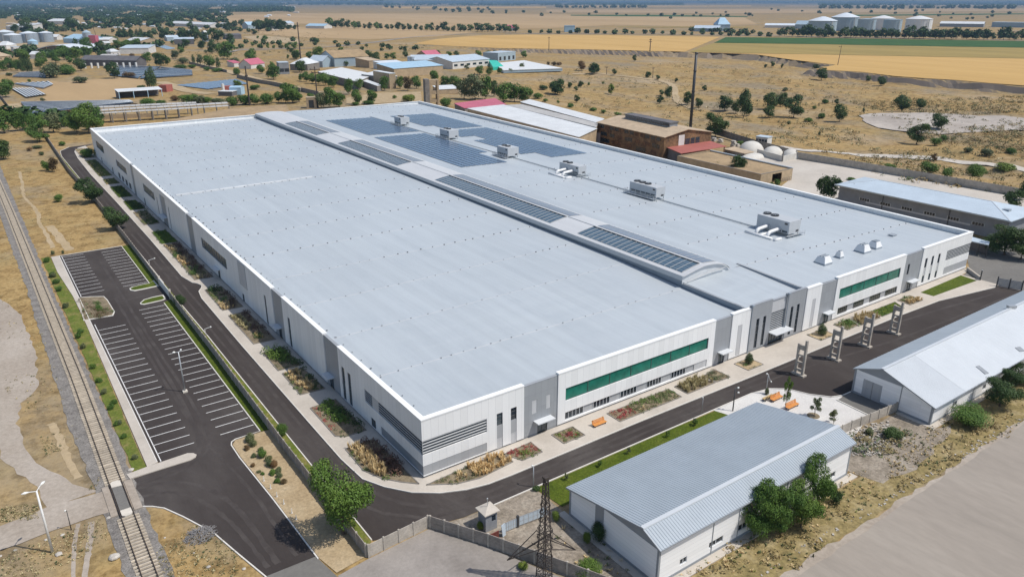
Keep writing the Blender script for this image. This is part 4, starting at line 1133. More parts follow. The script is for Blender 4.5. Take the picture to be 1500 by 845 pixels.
def chiller(x0, x1, y0, y1, label, fans, pipes=False, rails=False, h=2.7):
 zc = zroofR((x0 + x1) / 2, (y0 + y1) / 2)
 o = thing('rooftop_chiller', label, 'air conditioner', ((x0 + x1) / 2, (y0 + y1) / 2, zc), 'chillers in a row on the factory roof')
 b = MB(); b.box(x0, y0, zc + .75, x1, y1, zc + h); b.build('casing', M['chiller'], o)
 b = MB()
 for x in (x0 + .2, x1 - .35):
  for k in range(4):
   y = y0 + .2 + (y1 - y0 - .5) * k / 3
   b.box(x, y, zc - .25, x + .15, y + .15, zc + .748)
 b.build('support_frame', M['steel'], o)
 for k in range(fans):
  y = y1 - 1.2 - k * min(2.2, (y1 - y0 - 2) / max(1, fans))
  b = MB(); b.lathe([(.0, .1), (.75, .1), (.85, .32), (.95, .32), (.95, 0)], ((x0 + x1) / 2, y, zc + h + .002), 18); f = b.build('fan', M['dark'], o)
  b = MB(); b.lathe([(.0, .36), (.2, .34), (.2, .1)], ((x0 + x1) / 2, y, zc + h + .002), 8)
  for t in range(4):
   a = t * math.pi / 4; c = ((x0 + x1) / 2, y)
   b.bar((c[0] - .9 * math.cos(a), c[1] - .9 * math.sin(a), zc + h + .34), (c[0] + .9 * math.cos(a), c[1] + .9 * math.sin(a), zc + h + .34), .05, .03)
  b.build('fan_guard', M['steel'], f)
 # grilles on the left face
 b = MB(); nb = 5
 for k in range(nb):
  ya = y0 + .4 + (y1 - y0 - .8) * k / nb; yb = ya + (y1 - y0 - .8) / nb - .25
  if pipes and k > 1: continue
  b.box(x0 - .03, ya, zc + .9, x0 + .02, yb, zc + (1.55 if not pipes else 1.4))
 b.build('grille', M['grey_glass'], o)
 b = MB(); b.box(x0 - .05, y0 + .5, zc + h - .85, x0 + .02, y0 + 1.3, zc + h - .4); b.box(x1 - 1.6, y0 - .05, zc + .9, x1 - .6, y0 + .02, zc + 1.4); b.build('control_panel', M['dark'], o)
 if pipes:
  for y in (y0 + 2.6, y0 + 5.8):
   b = MB()
   b.tube([(x0 + .1, y, zc + 1.5), (x0 - 1.0, y, zc + 1.5), (x0 - 3.6, y, zc + 1.35), (x0 - 4.2, y, zc + 1.05), (x0 - 4.4, y, zc + .5), (x0 - 4.4, y, zc + .05)], .42, 12)
   b.build('duct', M['white_pipe'], o, True)
  b = MB()
  b.tube([(x0 - 5.4, y0 + .6, zc + .4), (x0 - 5.4, y0 + 8.2, zc + .4)], .36, 10); b.tube([(x0 - 3.2, y0 - .3, zc + .35), (x0 - 5.6, y0 - .3, zc + .35)], .34, 10)
  b.tube([(x0 - 2.6, y0 + 4.2, zc + .4), (x0 - 5.2, y0 + 4.2, zc + .4)], .36, 10)
  b.build('manifold_pipe', M['white_pipe'], o, True)
  b = MB()
  b.box(x0 - 6, y0 - .8, zc + .0, x0 - .4, y0 + 8.6, zc + .06); b.build('pipe_deck', M['dark_wall'], o)
 if rails:
  b = MB(); xr = x0 - 1.5; ya, yb = y0 - .5, y1 + .9
  for y in [ya + (yb - ya) * k / 5 for k in range(6)]: b.bar((xr, y, zc - .1), (xr, y, zc + 1.5), .07)
  for z in (.75, 1.1, 1.5): b.bar((xr, ya, zc + z), (xr, yb, zc + z), .06); b.bar((xr, yb, zc + z), (x0, yb, zc + z), .06); b.bar((xr, ya, zc + z), (x0, ya, zc + z), .06)
  b.build('handrail', M['steel'], o)
  b = MB(); b.box(xr, ya, zc + .45, x0 - .02, yb, zc + .5); b.build('walkway', M['dark_wall'], o)
 else:
  b = MB()
  for z in (.6, 1.1): b.bar((x0 - .9, y0 - .8, zc + z), (x1 + 1.0, y0 - .8, zc + z), .06)
  for x in (x0 - .9, x0 + 1, x1 - 1, x1 + 1): b.bar((x, y0 - .8, zc - .1), (x, y0 - .8, zc + 1.1), .06)
  b.box(x0 - .9, y0 - .8, zc + .4, x1 + 1, y0 - .02, zc + .45)
  b.build('handrail', M['steel'], o)
 return o
chiller(111.6, 115.9, 220.0, 226.0, 'farthest boxy grey chiller, among the rear solar fields on the factory roof', 2, rails=True, h=3.6)
chiller(111.8, 116.2, 179.6, 186.8, 'second rooftop chiller from the back, white box between the two right solar fields', 2, rails=True, h=3.6)
chiller(109.9, 114.6, 136.6, 143.2, 'white rooftop chiller at the near corner of the solar fields', 2, rails=True, h=3.6)
chiller(112.2, 115.4, 101.0, 110.6, 'rooftop chiller with two short bent white ducts, just in front of the solar fields', 2, pipes=True, h=3.2)
chiller(111.0, 114.6, 66.0, 76.6, 'long white rooftop chiller with a handrail along its shaded side', 3, rails=True, h=3.5)
chiller(112.0, 116.4, 23.4, 32.6, 'nearest and largest rooftop chiller with fat white bent ducts', 2, pipes=True, h=3.7)

def roof_vent(x, y, lx, ly, h, label, flaps):
 z = zroofR(x, y); lx *= .95; ly *= .95; h *= .95
 o = thing('roof_ventilator', label, 'roof vent', (x, y, z), 'hooded vents at the front right of the factory roof')
 b = MB()
 b.box(x - lx / 2, y - ly / 2, z - .05, x + lx / 2, y + ly / 2, z + .35); b.build('kerb', M['dark_wall'], o)
 b = MB(); k = .62
 b.hexa([(x - lx / 2, y - ly / 2, z + .352), (x + lx / 2, y - ly / 2, z + .352), (x + lx / 2, y + ly / 2, z + .352), (x - lx / 2, y + ly / 2, z + .352)],
           [(x - lx * k / 2, y - ly * k / 2, z + h), (x + lx * k / 2, y - ly * k / 2, z + h), (x + lx * k / 2, y + ly * k / 2, z + h), (x - lx * k / 2, y + ly * k / 2, z + h)])
 b.build('hood', M['white_pipe'], o)
 b = MB()
 for q in range(flaps):
  yy = y - ly * .25 + ly * .5 * (q + .5) / flaps
  b.hexa([(x - lx * k / 2, yy - .22, z + h + .003), (x + lx * k / 2, yy - .22, z + h + .003), (x + lx * k / 2, yy + .22, z + h + .003), (x - lx * k / 2, yy + .22, z + h + .003)], [(x - lx * k / 2, yy - .22, z + h + .3), (x + lx * k / 2, yy - .22, z + h + .3), (x + lx * k / 2, yy + .22, z + h + .12), (x - lx * k / 2, yy + .22, z + h + .12)])
 b.build('damper', M['dark_wall'], o)
 return o
roof_vent(102.4, 7.6, 3.0, 2.8, 1.7, 'pale hooded roof vent nearest the front spine, left of the small vent', 2)
roof_vent(109.0, 8.0, 1.5, 1.5, 1.5, 'smallest of the hooded roof vents, beside the leftmost one', 1)
roof_vent(117.6, 7.7, 2.9, 2.7, 1.8, 'grey hooded roof vent, left one of the right-hand pair', 2)
roof_vent(122.9, 7.9, 2.6, 2.4, 1.6, 'whitest hooded roof vent at the right end of the group', 3)
z = zroofR(136, 11)
o = thing('roof_hatch', 'flat small roof hatch near the front right corner of the factory', 'roof hatch', (136, 11, z))
b = MB(); b.box(135.2, 10.4, z - .05, 136.8, 11.6, z + .3); b.build('hatch_frame', M['dark_wall'], o); b = MB(); b.box(135.1, 10.3, z + .302, 136.9, 11.7, z + .4); b.build('lid', M['steel'], o)
o = thing('cable_tray', 'long narrow cable tray linking the rooftop chillers', 'cable tray', (112, 120, zroofR(112, 120)))
for ya, yb in ((33.0, 65.6), (77.2, 100.0), (111.0, 136.0), (143.6, 179.0), (187.4, 219.5), (226.6, 252)):
 b = MB(); za, zb = zroofR(112, ya) + .25, zroofR(112, yb) + .25
 for dx in (-.22, .22): b.bar((112 + dx, ya, za), (112 + dx, yb, zb), .07, .16)
 nn = int((yb - ya) / 2)
 for k in range(nn + 1):
  y = ya + (yb - ya) * k / nn; zz = za + (zb - za) * k / nn
  b.bar((111.75, y, zz - .04), (112.25, y, zz - .04), .12, .05); b.bar((112, y, zz - .3), (112, y, zz - .05), .1)
 b.build('tray_run', M['steel'], o)
# ================================================================ RAILWAY
def railway():
 o = thing('railway_track', 'single railway track on concrete sleepers running up the left side of the photo', 'railway', (-35.3, 20, 0))
 def off(y): return -.0 if y < 60 else -(y - 60) * .0105 - max(0, y - 200) * .004
 for dx in (-.76, .76):
  b = MB()
  ys = list(range(-40, 720, 8))
  for a, c in zip(ys[:-1], ys[1:]):
   xa, xc = -35.22 + dx + off(a), -35.22 + dx + off(c)
   b.hexa([(xa - .05, a, .18), (xa + .05, a, .18), (xc + .05, c, .18), (xc - .05, c, .18)], [(xa - .05, a, .36), (xa + .05, a, .36), (xc + .05, c, .36), (xc - .05, c, .36)])
  b.build('rail', M['rail'], o)
 ys = []
 y = -12
 while y < 330:
  if not (14.8 < y < 23.5): ys.append(y)
  y += .66
 proto = None; r = random.Random(2)
 for y in ys[:100]:
  if proto is None:
   b = MB(); b.hexa([(-1.32, -.14, 0), (1.32, -.14, 0), (1.32, .14, 0), (-1.32, .14, 0)], [(-1.3, -.11, .17), (1.3, -.11, .17), (1.3, .11, .17), (-1.3, .11, .17)])
   p = b.build('sleeper', M['sleeper'], o, loc=None); proto = p
   for v in p.data.vertices: v.co = v.co + Vector((-35.3, 20, 0))
  else:
   p = proto.copy(); COL.objects.link(p)
  p.location = (-35.22 + off(y) + 35.3 + r.uniform(-.03, .03), y - 20, .06)
  p.rotation_euler = (0, 0, r.uniform(-.012, .012))
 b = MB()
 for y in ys[100:]: b.obox((-35.22 + off(y) + r.uniform(-.03, .03), y), 0, 2.6, .24, .05, .22)
 stuff(b.build('distant_sleepers', M['sleeper'], o))
 t = thing('level_crossing', 'concrete level crossing slabs where the dirt road meets the track', 'level crossing', (-35.2, 19, 0))
 b = MB(); b.prism([(-35.85, 16.3), (-34.62, 16.3), (-34.62, 22.2), (-35.85, 22.2)], .1, .30); b.build('road_slab', M['old_asphalt'], t)
 for pts in ([(-35.86, 22.3), (-34.6, 22.1), (-34.62, 23.4), (-34.9, 23.75), (-35.6, 23.75), (-35.86, 23.4)], [(-35.82, 14.9), (-35.5, 14.6), (-34.8, 14.6), (-34.55, 15.0), (-34.58, 16.2), (-35.84, 16.2)]):
  b = MB(); b.prism(pts, .1, .34); b.build('end_slab', M['slab'], t)
 for xa, xb in ((-37.0, -36.2), (-34.25, -33.25)):
  b = MB(); b.prism([(xa, 15.6), (xb, 15.6), (xb, 23.2), (xa, 23.2)], .07, .17); b.build('approach_slab', M['dirt_road'], t)
railway()

# ================================================================ WALLS AND FENCES
def panel_wall(name, label, cat, line, h=2.1, bay=2.5, mat='fence_panel', post='conc', boards=4, group=None, cap=False):
 o = thing(name, label, cat, (line[0][0], line[0][1], 0), group)
 bp = MB(); k = 0; posts = []
 P = [Vector(p) for p in line]
 for a, c in zip(P[:-1], P[1:]):
  d = c - a; n = max(1, round(d.length / bay)); ang = math.atan2(d.y, d.x)
  for i in range(n):
   m_ = a + d * ((i + .5) / n)
   for j in range(boards):
    z0 = h * j / boards; z1 = h * (j + 1) / boards - .025
    bp.obox((m_.x, m_.y), ang, d.length / n - .22, .09 if j % 2 else .075, z0, z1)
   posts.append((a + d * (i / n), ang))
 posts.append((P[-1], ang))
 bp.build('wall_panels', M[mat], o)
 proto = None
 rest = MB()
 for i, (p, a_) in enumerate(posts):
  if i < 100:
   if proto is None:
    b = MB(); b.box(-.11, -.11, 0, .11, .11, h + .08)
    proto = b.build('post', M[post], None); proto.parent = o; q = proto
   else:
    q = proto.copy(); COL.objects.link(q)
   q.location = Vector((p.x, p.y, 0)) - OFF[o.name]; q.rotation_euler = (0, 0, a_)
  else: rest.obox((p.x, p.y), a_, .22, .22, 0, h + .08)
 if rest.f: stuff(rest.build('distant_posts', M[post], o))
 return o
panel_wall('concrete_wall', 'long grey concrete panel wall between car park and ring road, nearer run', 'wall', [(-13.4, -9.9), (-13.4, 18), (-12.9, 60), (-12.85, 92.0)], 1.9, 2.5)
panel_wall('concrete_wall', 'long grey concrete panel wall beside the ring road, farther run up to the trees', 'wall', [(-12.85, 103.2), (-12.5, 148), (-12.5, 196), (-13.6, 256), (-12.3, 352)], 1.9, 2.5)
o = thing('vehicle_gate', 'closed white metal gate in the wall between car park and ring road', 'gate', (-12.85, 97.6, 0))
b = MB(); b.box(-12.9, 92.5, .1, -12.78, 102.6, 1.9); b.build('gate_leaf', M['lamp_white'], o)
for y in (92.3, 102.8):
 b = MB(); b.box(-13.05, y - .22, 0, -12.6, y + .22, 2.3); b.build('gate_pier', M['slab'], o)
panel_wall('panel_fence', 'pale concrete panel fence closing the end of the ring road beside the big tree', 'fence', [(-13.2, -10.2), (-4.75, -9.55)], 1.85, 2.1, 'conc')
panel_wall('panel_fence', 'weathered concrete panel fence running behind the lattice tower beside the grey yard', 'fence', [(-4.55, -9.8), (-.5, -16.85), (4.2, -26.2), (8.7, -35.5)], 1.9, 2.3, 'fence_panel')
panel_wall('panel_fence', 'short grey concrete fence between the two white sheds, by the gravel plaza', 'fence', [(50.6, -26.6), (60, -27.0), (71.2, -27.9)], 1.7, 2.4, 'conc')
panel_wall('yard_wall', 'long grey concrete wall along the far side of the pale yard at right', 'wall', [(239.9, 110.4), (241.8, 88.4), (244.2, 29), (246, -20)], 2.9, 3.0, 'conc')
panel_wall('yard_wall', 'dark wall behind the heaps of pale sheeting', 'wall', [(262, 175), (249, 140), (243.5, 120), (240.2, 111)], 3.2, 3.0, 'conc_dark', 'conc_dark')
def lane_wall(label, pts, h, mat, name='lane_wall'):
 return panel_wall(name, label, 'wall', [(p.x, p.y) for p in [at(*q) for q in pts]], h, 6.0, mat, mat, 3)
lane_wall('long low dark wall along the pale lane at upper left', cr((180, 20, 5.77), [(965, 545), (1150, 590), (1250, 605), (1330, 622), (1500, 665)]) + cr((420, 70, 6.81), [(150, 440), (320, 480)]), 3.0, 'conc_dark')
lane_wall('low wall beside the lane with the row of small trees', cr((180, 20, 5.77), [(560, 425), (700, 462), (880, 500)]), 2.5, 'conc_dark')
lane_wall('dark fence line at the far left edge beside the solar lane', cr((0, 100, 6.25), [(0, 265), (60, 340), (112, 410)]), 2.0, 'conc_dark', 'boundary_fence')
# gate on the right
o = thing('slatted_gate', 'dark grey slatted gate at the right end of the front road', 'gate', (145.7, -10.3, 0))
pts = [Vector((145.7, -10.3)), Vector((146.5, -12.6)), Vector((147.35, -14.9))]
for p in pts:
 b = MB(); b.box(p.x - .11, p.y - .11, 0, p.x + .11, p.y + .11, 2.5); b.build('gate_post', M['dark'], o)
for a, c in zip(pts[:-1], pts[1:]):
 b = MB()
 for k in range(7): b.bar((a.x, a.y, .35 + .28 * k), (c.x, c.y, .35 + .28 * k), .05, .2)
 b.build('gate_leaf', M['wh_trim'], o)
o = thing('low_wall', 'low dark wall at the right front corner of the factory by the lawn', 'wall', (152, -1, 0))
b = MB()
for a, c in (((151.5, -.9), (146.8, -6.0)),): b.bar((*a, .45), (*c, .45), .3, .9)
b.build('wall_face', M['wh_trim'], o); b = MB(); b.bar((151.5, -.9, .95), (146.8, -6.0, .95), .4, .09); b.build('coping', M['conc'], o)
o = thing('gate_post', 'lone dark post where the low wall meets the gate opening', 'post', (146.7, -6.2, 0))
b = MB(); b.box(146.6, -6.3, 0, 146.8, -6.1, 2.6); b.build('shaft', M['dark'], o); b = MB(); b.box(146.55, -6.35, 2.602, 146.85, -6.05, 2.7); b.build('cap', M['steel'], o)

# ================================================================ THE TWO WHITE SHEDS
def ribbed(b, x0, x1, ya, za, yb, zb, per, amp, m=0, th=.05):
 """profiled sheet between two eave lines, ribs running down the slope"""
 n = int((x1 - x0) / per); P = []
 for k in range(n):
  x = x0 + per * k
  P += [(x, 0), (x + per * .52, 0), (x + per * .62, amp), (x + per * .9, amp)]
 P.append((x1, 0))
 for (xa, da), (xb, db) in zip(P[:-1], P[1:]):
  b.face([(xa, ya, za + da), (xb, ya, za + db), (xb, yb, zb + db), (xa, yb, zb + da)] if ya < yb else [(xb, ya, za + db), (xa, ya, za + da), (xa, yb, zb + da), (xb, yb, zb + db)], m)
 b.face([(x0, ya, za - th), (x0, yb, zb - th), (x1, yb, zb - th), (x1, ya, za - th)] if ya < yb else [(x0, yb, zb - th), (x0, ya, za - th), (x1, ya, za - th), (x1, yb, zb - th)], m)
 for y, z in ((ya, za), (yb, zb)): b.face([(x0, y, z - th), (x1, y, z - th), (x1, y, z), (x0, y, z)], m)

def wall_open(b, axis, fix, th, u0, u1, z0, zt, ops):
 """straight wall with openings; axis 'X' runs along x at y=fix, 'Y' along y at x=fix; zt function"""
 us = sorted(set([u0, u1] + [o[0] for o in ops] + [o[1] for o in ops]))
 for a, c in zip(us[:-1], us[1:]):
  m_ = (a + c) / 2; z = z0; hs = sorted([o for o in ops if o[0] <= m_ <= o[1]], key=lambda o: o[2])
  spans = []
  for o in hs:
   if o[2] > z: spans.append((z, o[2], None))
   z = o[3]
  spans.append((z, zt(a), zt(c)))
  for lo, ha, hc in spans:
   hc = ha if hc is None else hc
   if axis == 'X':
    q = [(a, fix), (c, fix), (c, fix + th), (a, fix + th)]; hh = [ha, hc, hc, ha]
   else:
    q = [(fix, c), (fix, a), (fix + th, a), (fix + th, c)]; hh = [hc, ha, ha, hc]
   b.hexa([(*p, lo) for p in q], [(*p, h) for p, h in zip(q, hh)])

def small_window(par, axis, fix, u0, u1, z0, z1, div=2):
 b = MB()
 def bx(a, c, d0, d1, e, f, mb):
  if axis == 'X': mb.box(a, fix + d0, e, c, fix + d1, f)
  else: mb.box(fix + d0, a, e, fix + d1, c, f)
 w_ = .07
 bx(u0, u0 + w_, .05, .14, z0, z1, b); bx(u1 - w_, u1, .05, .14, z0, z1, b); bx(u0 + w_, u1 - w_, .05, .14, z0, z0 + w_, b); bx(u0 + w_, u1 - w_, .05, .14, z1 - w_, z1, b)
 for k in range(1, div):
  u = u0 + (u1 - u0) * k / div; bx(u - .04, u + .04, .06, .13, z0 + w_, z1 - w_, b)
 f = b.build('window', M['lframe'], par)
 g = MB(); bx(u0 + .01, u1 - .01, .145, .19, z0 + .01, z1 - .01, g); g.build('pane', M['dark_glass'], f)

def shed_one():
 o = thing('white_shed', 'white shed with lopsided ribbed grey metal roof beside the lattice tower', 'warehouse', (11.3, -18, 0))
 x0, x1, yl, yr = 11.3, 48.5, -18.0, -33.5
 def zr(y): return 4.35 + (yl - y) / 12.9 * 2.3 if y > -31 else 6.62 - (-31 - y) / 2.9 * 1.15
 wins = [(14.9, 16.1, 1.15, 2.0), (19.9, 22.4, 1.15, 2.0), (25.2, 26.9, 1.15, 2.1), (31, 33, 1.15, 2.0), (38, 40, 1.15, 2.0), (43.5, 45.5, 1.15, 2.0)]
 b = MB(); wall_open(b, 'X', yr, .25, x0, x1, .5, lambda u: zr(yr) - .12, wins); b.build('long_wall', M['wh_wall'], o)
 for w_ in wins: small_window(o, 'X', yr, *w_)
 b = MB(); wall_open(b, 'X', yl - .25, .25, x0, x1, .5, lambda u: zr(yl) - .12, []); b.build('rear_wall', M['wh_wall'], o)
 for fx in (x0, x1 - .25):
  b = MB(); q = yr + .26
  for ua, uc, lim in ((-33.24, -31.0, 4.95), (-31.0, -24.3, 4.95), (-22.9, -18.26, 9)): wall_open(b, 'Y', fx, .25, ua, uc, .5, lambda u: min(zr(u) - .2, lim), [])
  if fx != x0: wall_open(b, 'Y', fx, .25, -24.3, -22.9, .5, lambda u: zr(u) - .2, [])
  b.build('gable_wall', M['wh_wall'], o)
  b = MB()
  g = fx + (.03 if fx == x0 else -.03)
  for ya, yb, zl in ((-33.24, -31, 4.952), (-31, -24.31, 4.952)):
   za, zb = zr(ya) - .1, zr(yb) - .1
   b.hexa([(g, ya, zl), (g + .12, ya, zl), (g + .12, yb, zl), (g, yb, zl)], [(g, ya, max(za, zl + .01)), (g + .12, ya, max(za, zl + .01)), (g + .12, yb, max(zb, zl + .01)), (g, yb, max(zb, zl + .01))])
  b.build('gable_infill', M['wh_trim'], o)
 b = MB(); b.hexa([(x0 - .05, -24.35, .1), (x0 + .12, -24.35, .1), (x0 + .12, -22.85, .1), (x0 - .05, -22.85, .1)], [(x0 - .05, -24.35, zr(-24.35) - .1), (x0 + .12, -24.35, zr(-24.35) - .1), (x0 + .12, -22.85, zr(-22.85) - .1), (x0 - .05, -22.85, zr(-22.85) - .1)]); b.build('grey_door_bay', M['wh_trim'], o)
 b = MB(); b.box(x0 - .09, -24.1, .3, x0 - .055, -23.1, 2.3); b.build('door', M['dark'], o)
 b = MB()
 b.box(x0 - .03, yr - .03, 0, x1 + .03, yr + .2, .498); b.box(x0 - .03, yl - .2, 0, x1 + .03, yl + .03, .498); b.box(x0 - .03, yr + .201, 0, x0 + .2, yl - .201, .498)
 b.build('plinth', M['wh_trim'], o)
 for x, y in ((x0 - .04, yr - .04), (x1 - .2, yr - .04), (x0 - .04, yl - .2), (20.3, yr - .06), (25.0, yr - .06), (34.4, yr - .06), (42.6, yr - .06)):
  corner = x in (x0 - .04, x1 - .2)
  b = MB(); b.box(x, y, .3, x + (.3 if corner else .1), y + (.3 if corner else .09), zr(y if y < -20 else yl) - .16)
  b.build('corner_trim' if corner else 'downpipe', M['wh_trim'], o)
 b = MB(); ribbed(b, x0 - .35, x1 + .3, -17.55, 4.28, -31, 6.66, .42, .05); b.build('long_roof_slope', M['rib'], o)
 b = MB(); ribbed(b, x0 - .35, x1 + .3, -33.95, 5.45, -31, 6.66, .42, .05); b.build('short_roof_slope', M['rib'], o)
 b = MB(); b.hexa([(x0 - .4, -31.28, 6.62), (x1 + .35, -31.28, 6.62), (x1 + .35, -30.72, 6.64), (x0 - .4, -30.72, 6.64)], [(x0 - .4, -31.25, 6.75), (x1 + .35, -31.25, 6.75), (x1 + .35, -30.75, 6.77), (x0 - .4, -30.75, 6.77)]); b.build('ridge_cap', M['rib_white'], o)
 b = MB()
 for ya, za, yb, zb in ((-33.95, 5.42, -31, 6.62), (-17.55, 4.24, -31, 6.62)):
  for x in (x0 - .36, x1 + .26): b.bar((x, ya, za - .07), (x, yb, zb - .07), .06, .2)
 b.bar((x0 - .36, -33.98, 5.36), (x1 + .3, -33.98, 5.36), .1, .14)
 b.build('eave_trim', M['wh_trim'], o)
 sheet('shed_apron', [(x0 - 1.1, -16.9), (x0, -16.9), (x0, -33.5), (x1, -33.5), (x1 + 1.0, -33.5), (x1 + 1.0, -34.6), (x0 - 1.1, -34.6)], .13, M['paving'], .13)
shed_one()

def shed_two():
 o = thing('white_shed', 'long white shed with pale gabled roof beside the dark forecourt at right', 'warehouse', (71.3, -20, 0))
 x0, x1, yl, yr = 71.4, 136.0, -20.05, -33.3
 def zr(y): return 4.55 + (-20.0 - y) / 4.6 * 1.75 if y > -24.6 else 6.3 - (-24.6 - y) / 9.0 * 2.9
 wins = [(78.2, 79.4, 1.0, 1.95), (88, 89.2, 1.0, 1.95), (97, 98.2, 1.0, 1.95), (107, 108.2, 1.0, 1.95)]
 b = MB(); wall_open(b, 'X', yr, .25, x0, x1, .45, lambda u: zr(yr) - .12, wins); b.build('long_wall', M['wh_wall'], o)
 for w_ in wins: small_window(o, 'X', yr, *w_)
 b = MB(); wall_open(b, 'X', yl - .25, .25, x0, x1, .45, lambda u: zr(yl) - .12, []); b.build('rear_wall', M['wh_wall'], o)
 b = MB()
 wall_open(b, 'Y', x0, .25, -33.04, -24.6, .45, lambda u: zr(u) - .14, [(-25.0, -24.6, .1, 3.3)])
 wall_open(b, 'Y', x0, .25, -24.6, -20.31, .45, lambda u: zr(u) - .14, [(-24.6, -21.7, .1, 3.3)])
 b.build('gable_wall', M['wh_wall'], o)
 b = MB(); b.hexa([(x1 - .25, -33.04, 0), (x1, -33.04, 0), (x1, -20.31, 0), (x1 - .25, -20.31, 0)], [(x1 - .25, -33.04, 3.3), (x1, -33.04, 3.3), (x1, -20.31, 4.3), (x1 - .25, -20.31, 4.3)]); b.build('far_gable', M['wh_wall'], o)
 b = MB()
 tri = [(-33.0, 3.45), (-20.35, 4.45), (-24.6, 6.18)]
 pts = [(-28.3, zr(-28.3) - .12), (-28.3, 4.55), (-21.0, 4.45), (-20.5, 4.55), (-24.6, 6.17)]
 b.face([(x0 - .012, y, z) for y, z in pts]); b.face([(x0 - .06, y, z) for y, z in pts[::-1]])
 for (ya, za), (yb, zb) in zip(pts, pts[1:] + pts[:1]): b.face([(x0 - .06, ya, za), (x0 - .06, yb, zb), (x0 - .012, yb, zb), (x0 - .012, ya, za)])
 b.build('gable_infill', M['wh_trim'], o)
 d = None
 for ya, yb in ((-25.0, -23.38), (-23.32, -21.7)):
  b = MB(); b.box(x0 + .05, ya, .12, x0 + .13, yb, 3.28)
  for z in (.5, 1.7, 2.9): b.box(x0 + .02, ya + .05, z, x0 + .05, yb - .05, z + .1)
  b.build('big_door', M['mgrey_clad'], o)
 b = MB(); b.box(x0 - .04, -33.34, 0, x1, -33.1, .448); b.box(x0 - .04, -33.1, 0, x0 + .2, -25.0, .448); b.box(x0 - .04, -21.7, 0, x0 + .2, -20.0, .448); b.build('plinth', M['wh_trim'], o)
 for x, y in ((x0 - .05, -33.36), (x0 - .05, -20.3)):
  b = MB(); b.box(x, y, .3, x + .32, y + .32, zr(max(min(y, -20.05), -33.3)) - .16); b.build('corner_trim', M['wh_trim'], o)
 for x in (78.0, 84.5, 92, 100):
  b = MB(); b.box(x, -33.38, .4, x + .09, -33.31, 3.2); b.build('downpipe', M['steel'], o)
 b = MB(); b.box(x0 - .09, -28.15, .4, x0 - .01, -28.05, 4.5); b.build('downpipe', M['wh_trim'], o)
 b = MB(); ribbed(b, x0 - .3, x1 + .3, -19.75, 4.5, -24.6, 6.34, 1.1, .025); b.build('rear_roof_slope', M['rib'], o)
 b = MB(); ribbed(b, x0 - .3, 80.5, -33.75, 3.32, -24.6, 6.34, .3, .03); b.build('near_roof_slope', M['rib_white'], o)
 b = MB(); ribbed(b, 80.5, x1 + .3, -33.75, 3.34, -24.6, 6.36, 1.1, .03); b.build('far_roof_slope', M['rib_white'], o)
 b = MB(); b.bar((x0 - .32, -24.6, 6.39), (x1 + .3, -24.6, 6.41), .5, .06); b.build('ridge_cap', M['rib_white'], o)
 b = MB(); b.bar((x0 - .3, -33.79, 3.24), (x1 + .3, -33.79, 3.24), .12, .14); b.bar((x0 - .32, -33.75, 3.24), (x0 - .32, -24.6, 6.26), .05, .18); b.bar((x0 - .32, -19.75, 4.42), (x0 - .32, -24.6, 6.26), .05, .18); b.build('eave_trim', M['wh_trim'], o)
 def rz(y): return 6.36 - (-24.6 - y) / 9.15 * 3.02
 for x, ya, yb, w_ in ((89.5, -31.2, -33.0, .9), (103.5, -31.6, -32.6, 1.2)):
  b = MB(); b.bar((x, ya, rz(ya) + .07), (x - .3, yb, rz(yb) + .07), w_, .14); b.build('roof_hatch', M['wh_trim'], o)
 b = MB(); b.bar((115.8, -24.2, 6.6), (117.2, -25.0, 6.6), .8, .5); b.build('ridge_vent', M['steel'], o)
 sheet('shed_side_path', [(x0 - .8, -28.2), (x0, -28.2), (x0, -33.3), (x1, -33.3), (x1, -34.3), (x0 - .8, -34.3)], .1, M['paving'], .1)
shed_two()

# ================================================================ SMALL THINGS AROUND THE WORKS
def portal(label, x):
 o = thing('concrete_portal', label, 'concrete frame', (x, -10.9, 0), 'concrete ladder frames standing along the forecourt')
 b = MB(); b.box(x - .55, -12.2, .05, x + .55, -9.7, .32); b.build('base_slab', M['conc'], o)
 for y, h in ((-10.25, 5.9), (-11.65, 6.9)):
  b = MB(); b.box(x - .21, y - .2, .322, x + .21, y + .2, h); b.build('column', M['conc'], o)
 for z, t in ((.9, .35), (2.3, .3), (3.7, .3), (4.9, .9)):
  b = MB(); b.box(x - .16, -11.448, z, x + .16, -10.452, z + t); b.build('crossbeam', M['conc'], o)
for k, (x, l) in enumerate(((69.6, 'nearest to the gravel plaza'), (80.2, 'second from the gravel plaza'), (90.4, 'third from the plaza, second before the far gate'), (100.6, 'farthest from the plaza, closest to the far gate'))):
 portal('bare concrete ladder-shaped frame on the forecourt, ' + l, x)

def bench(label, x, y, rot, wood, length=2.4):
 o = thing('bench', label, 'bench', (x, y, 0))
 c, s = math.cos(rot), math.sin(rot)
 def L(a, b_, z): return (x + a * c - b_ * s, y + a * s + b_ * c, z)
 b = MB()
 for k in range(4): b.bar(L(-length / 2, -.1 + .17 * k, .52), L(length / 2, -.1 + .17 * k, .52), .15, .06)
 b.build('seat', M[wood], o)
 b = MB()
 for k in range(3): b.bar(L(-length / 2, .5 + .07 * k, .66 + .17 * k), L(length / 2, .5 + .07 * k, .66 + .17 * k), .06, .15)
 b.build('backrest', M[wood], o)
 for a in (-length * .42, length * .42):
  b = MB(); b.bar(L(a, -.15, .44), L(a, .5, .44), .1, .08); b.bar(L(a, -.05, .06), L(a, -.05, .44), .12, .1); b.bar(L(a, .42, .06), L(a, .68, 1.1), .1, .1); b.build('leg', M['dark'], o)
 for v in o.children: pass
 return o
bench('orange timber bench on the pale pavement in front of the factory', 29.2, -3.7, 0.0, 'wood', 2.5)
bench('orange timber bench nearer the grey shed roof on the gravel plaza', 58.5, -17.7, 0.0, 'wood', 2.8)
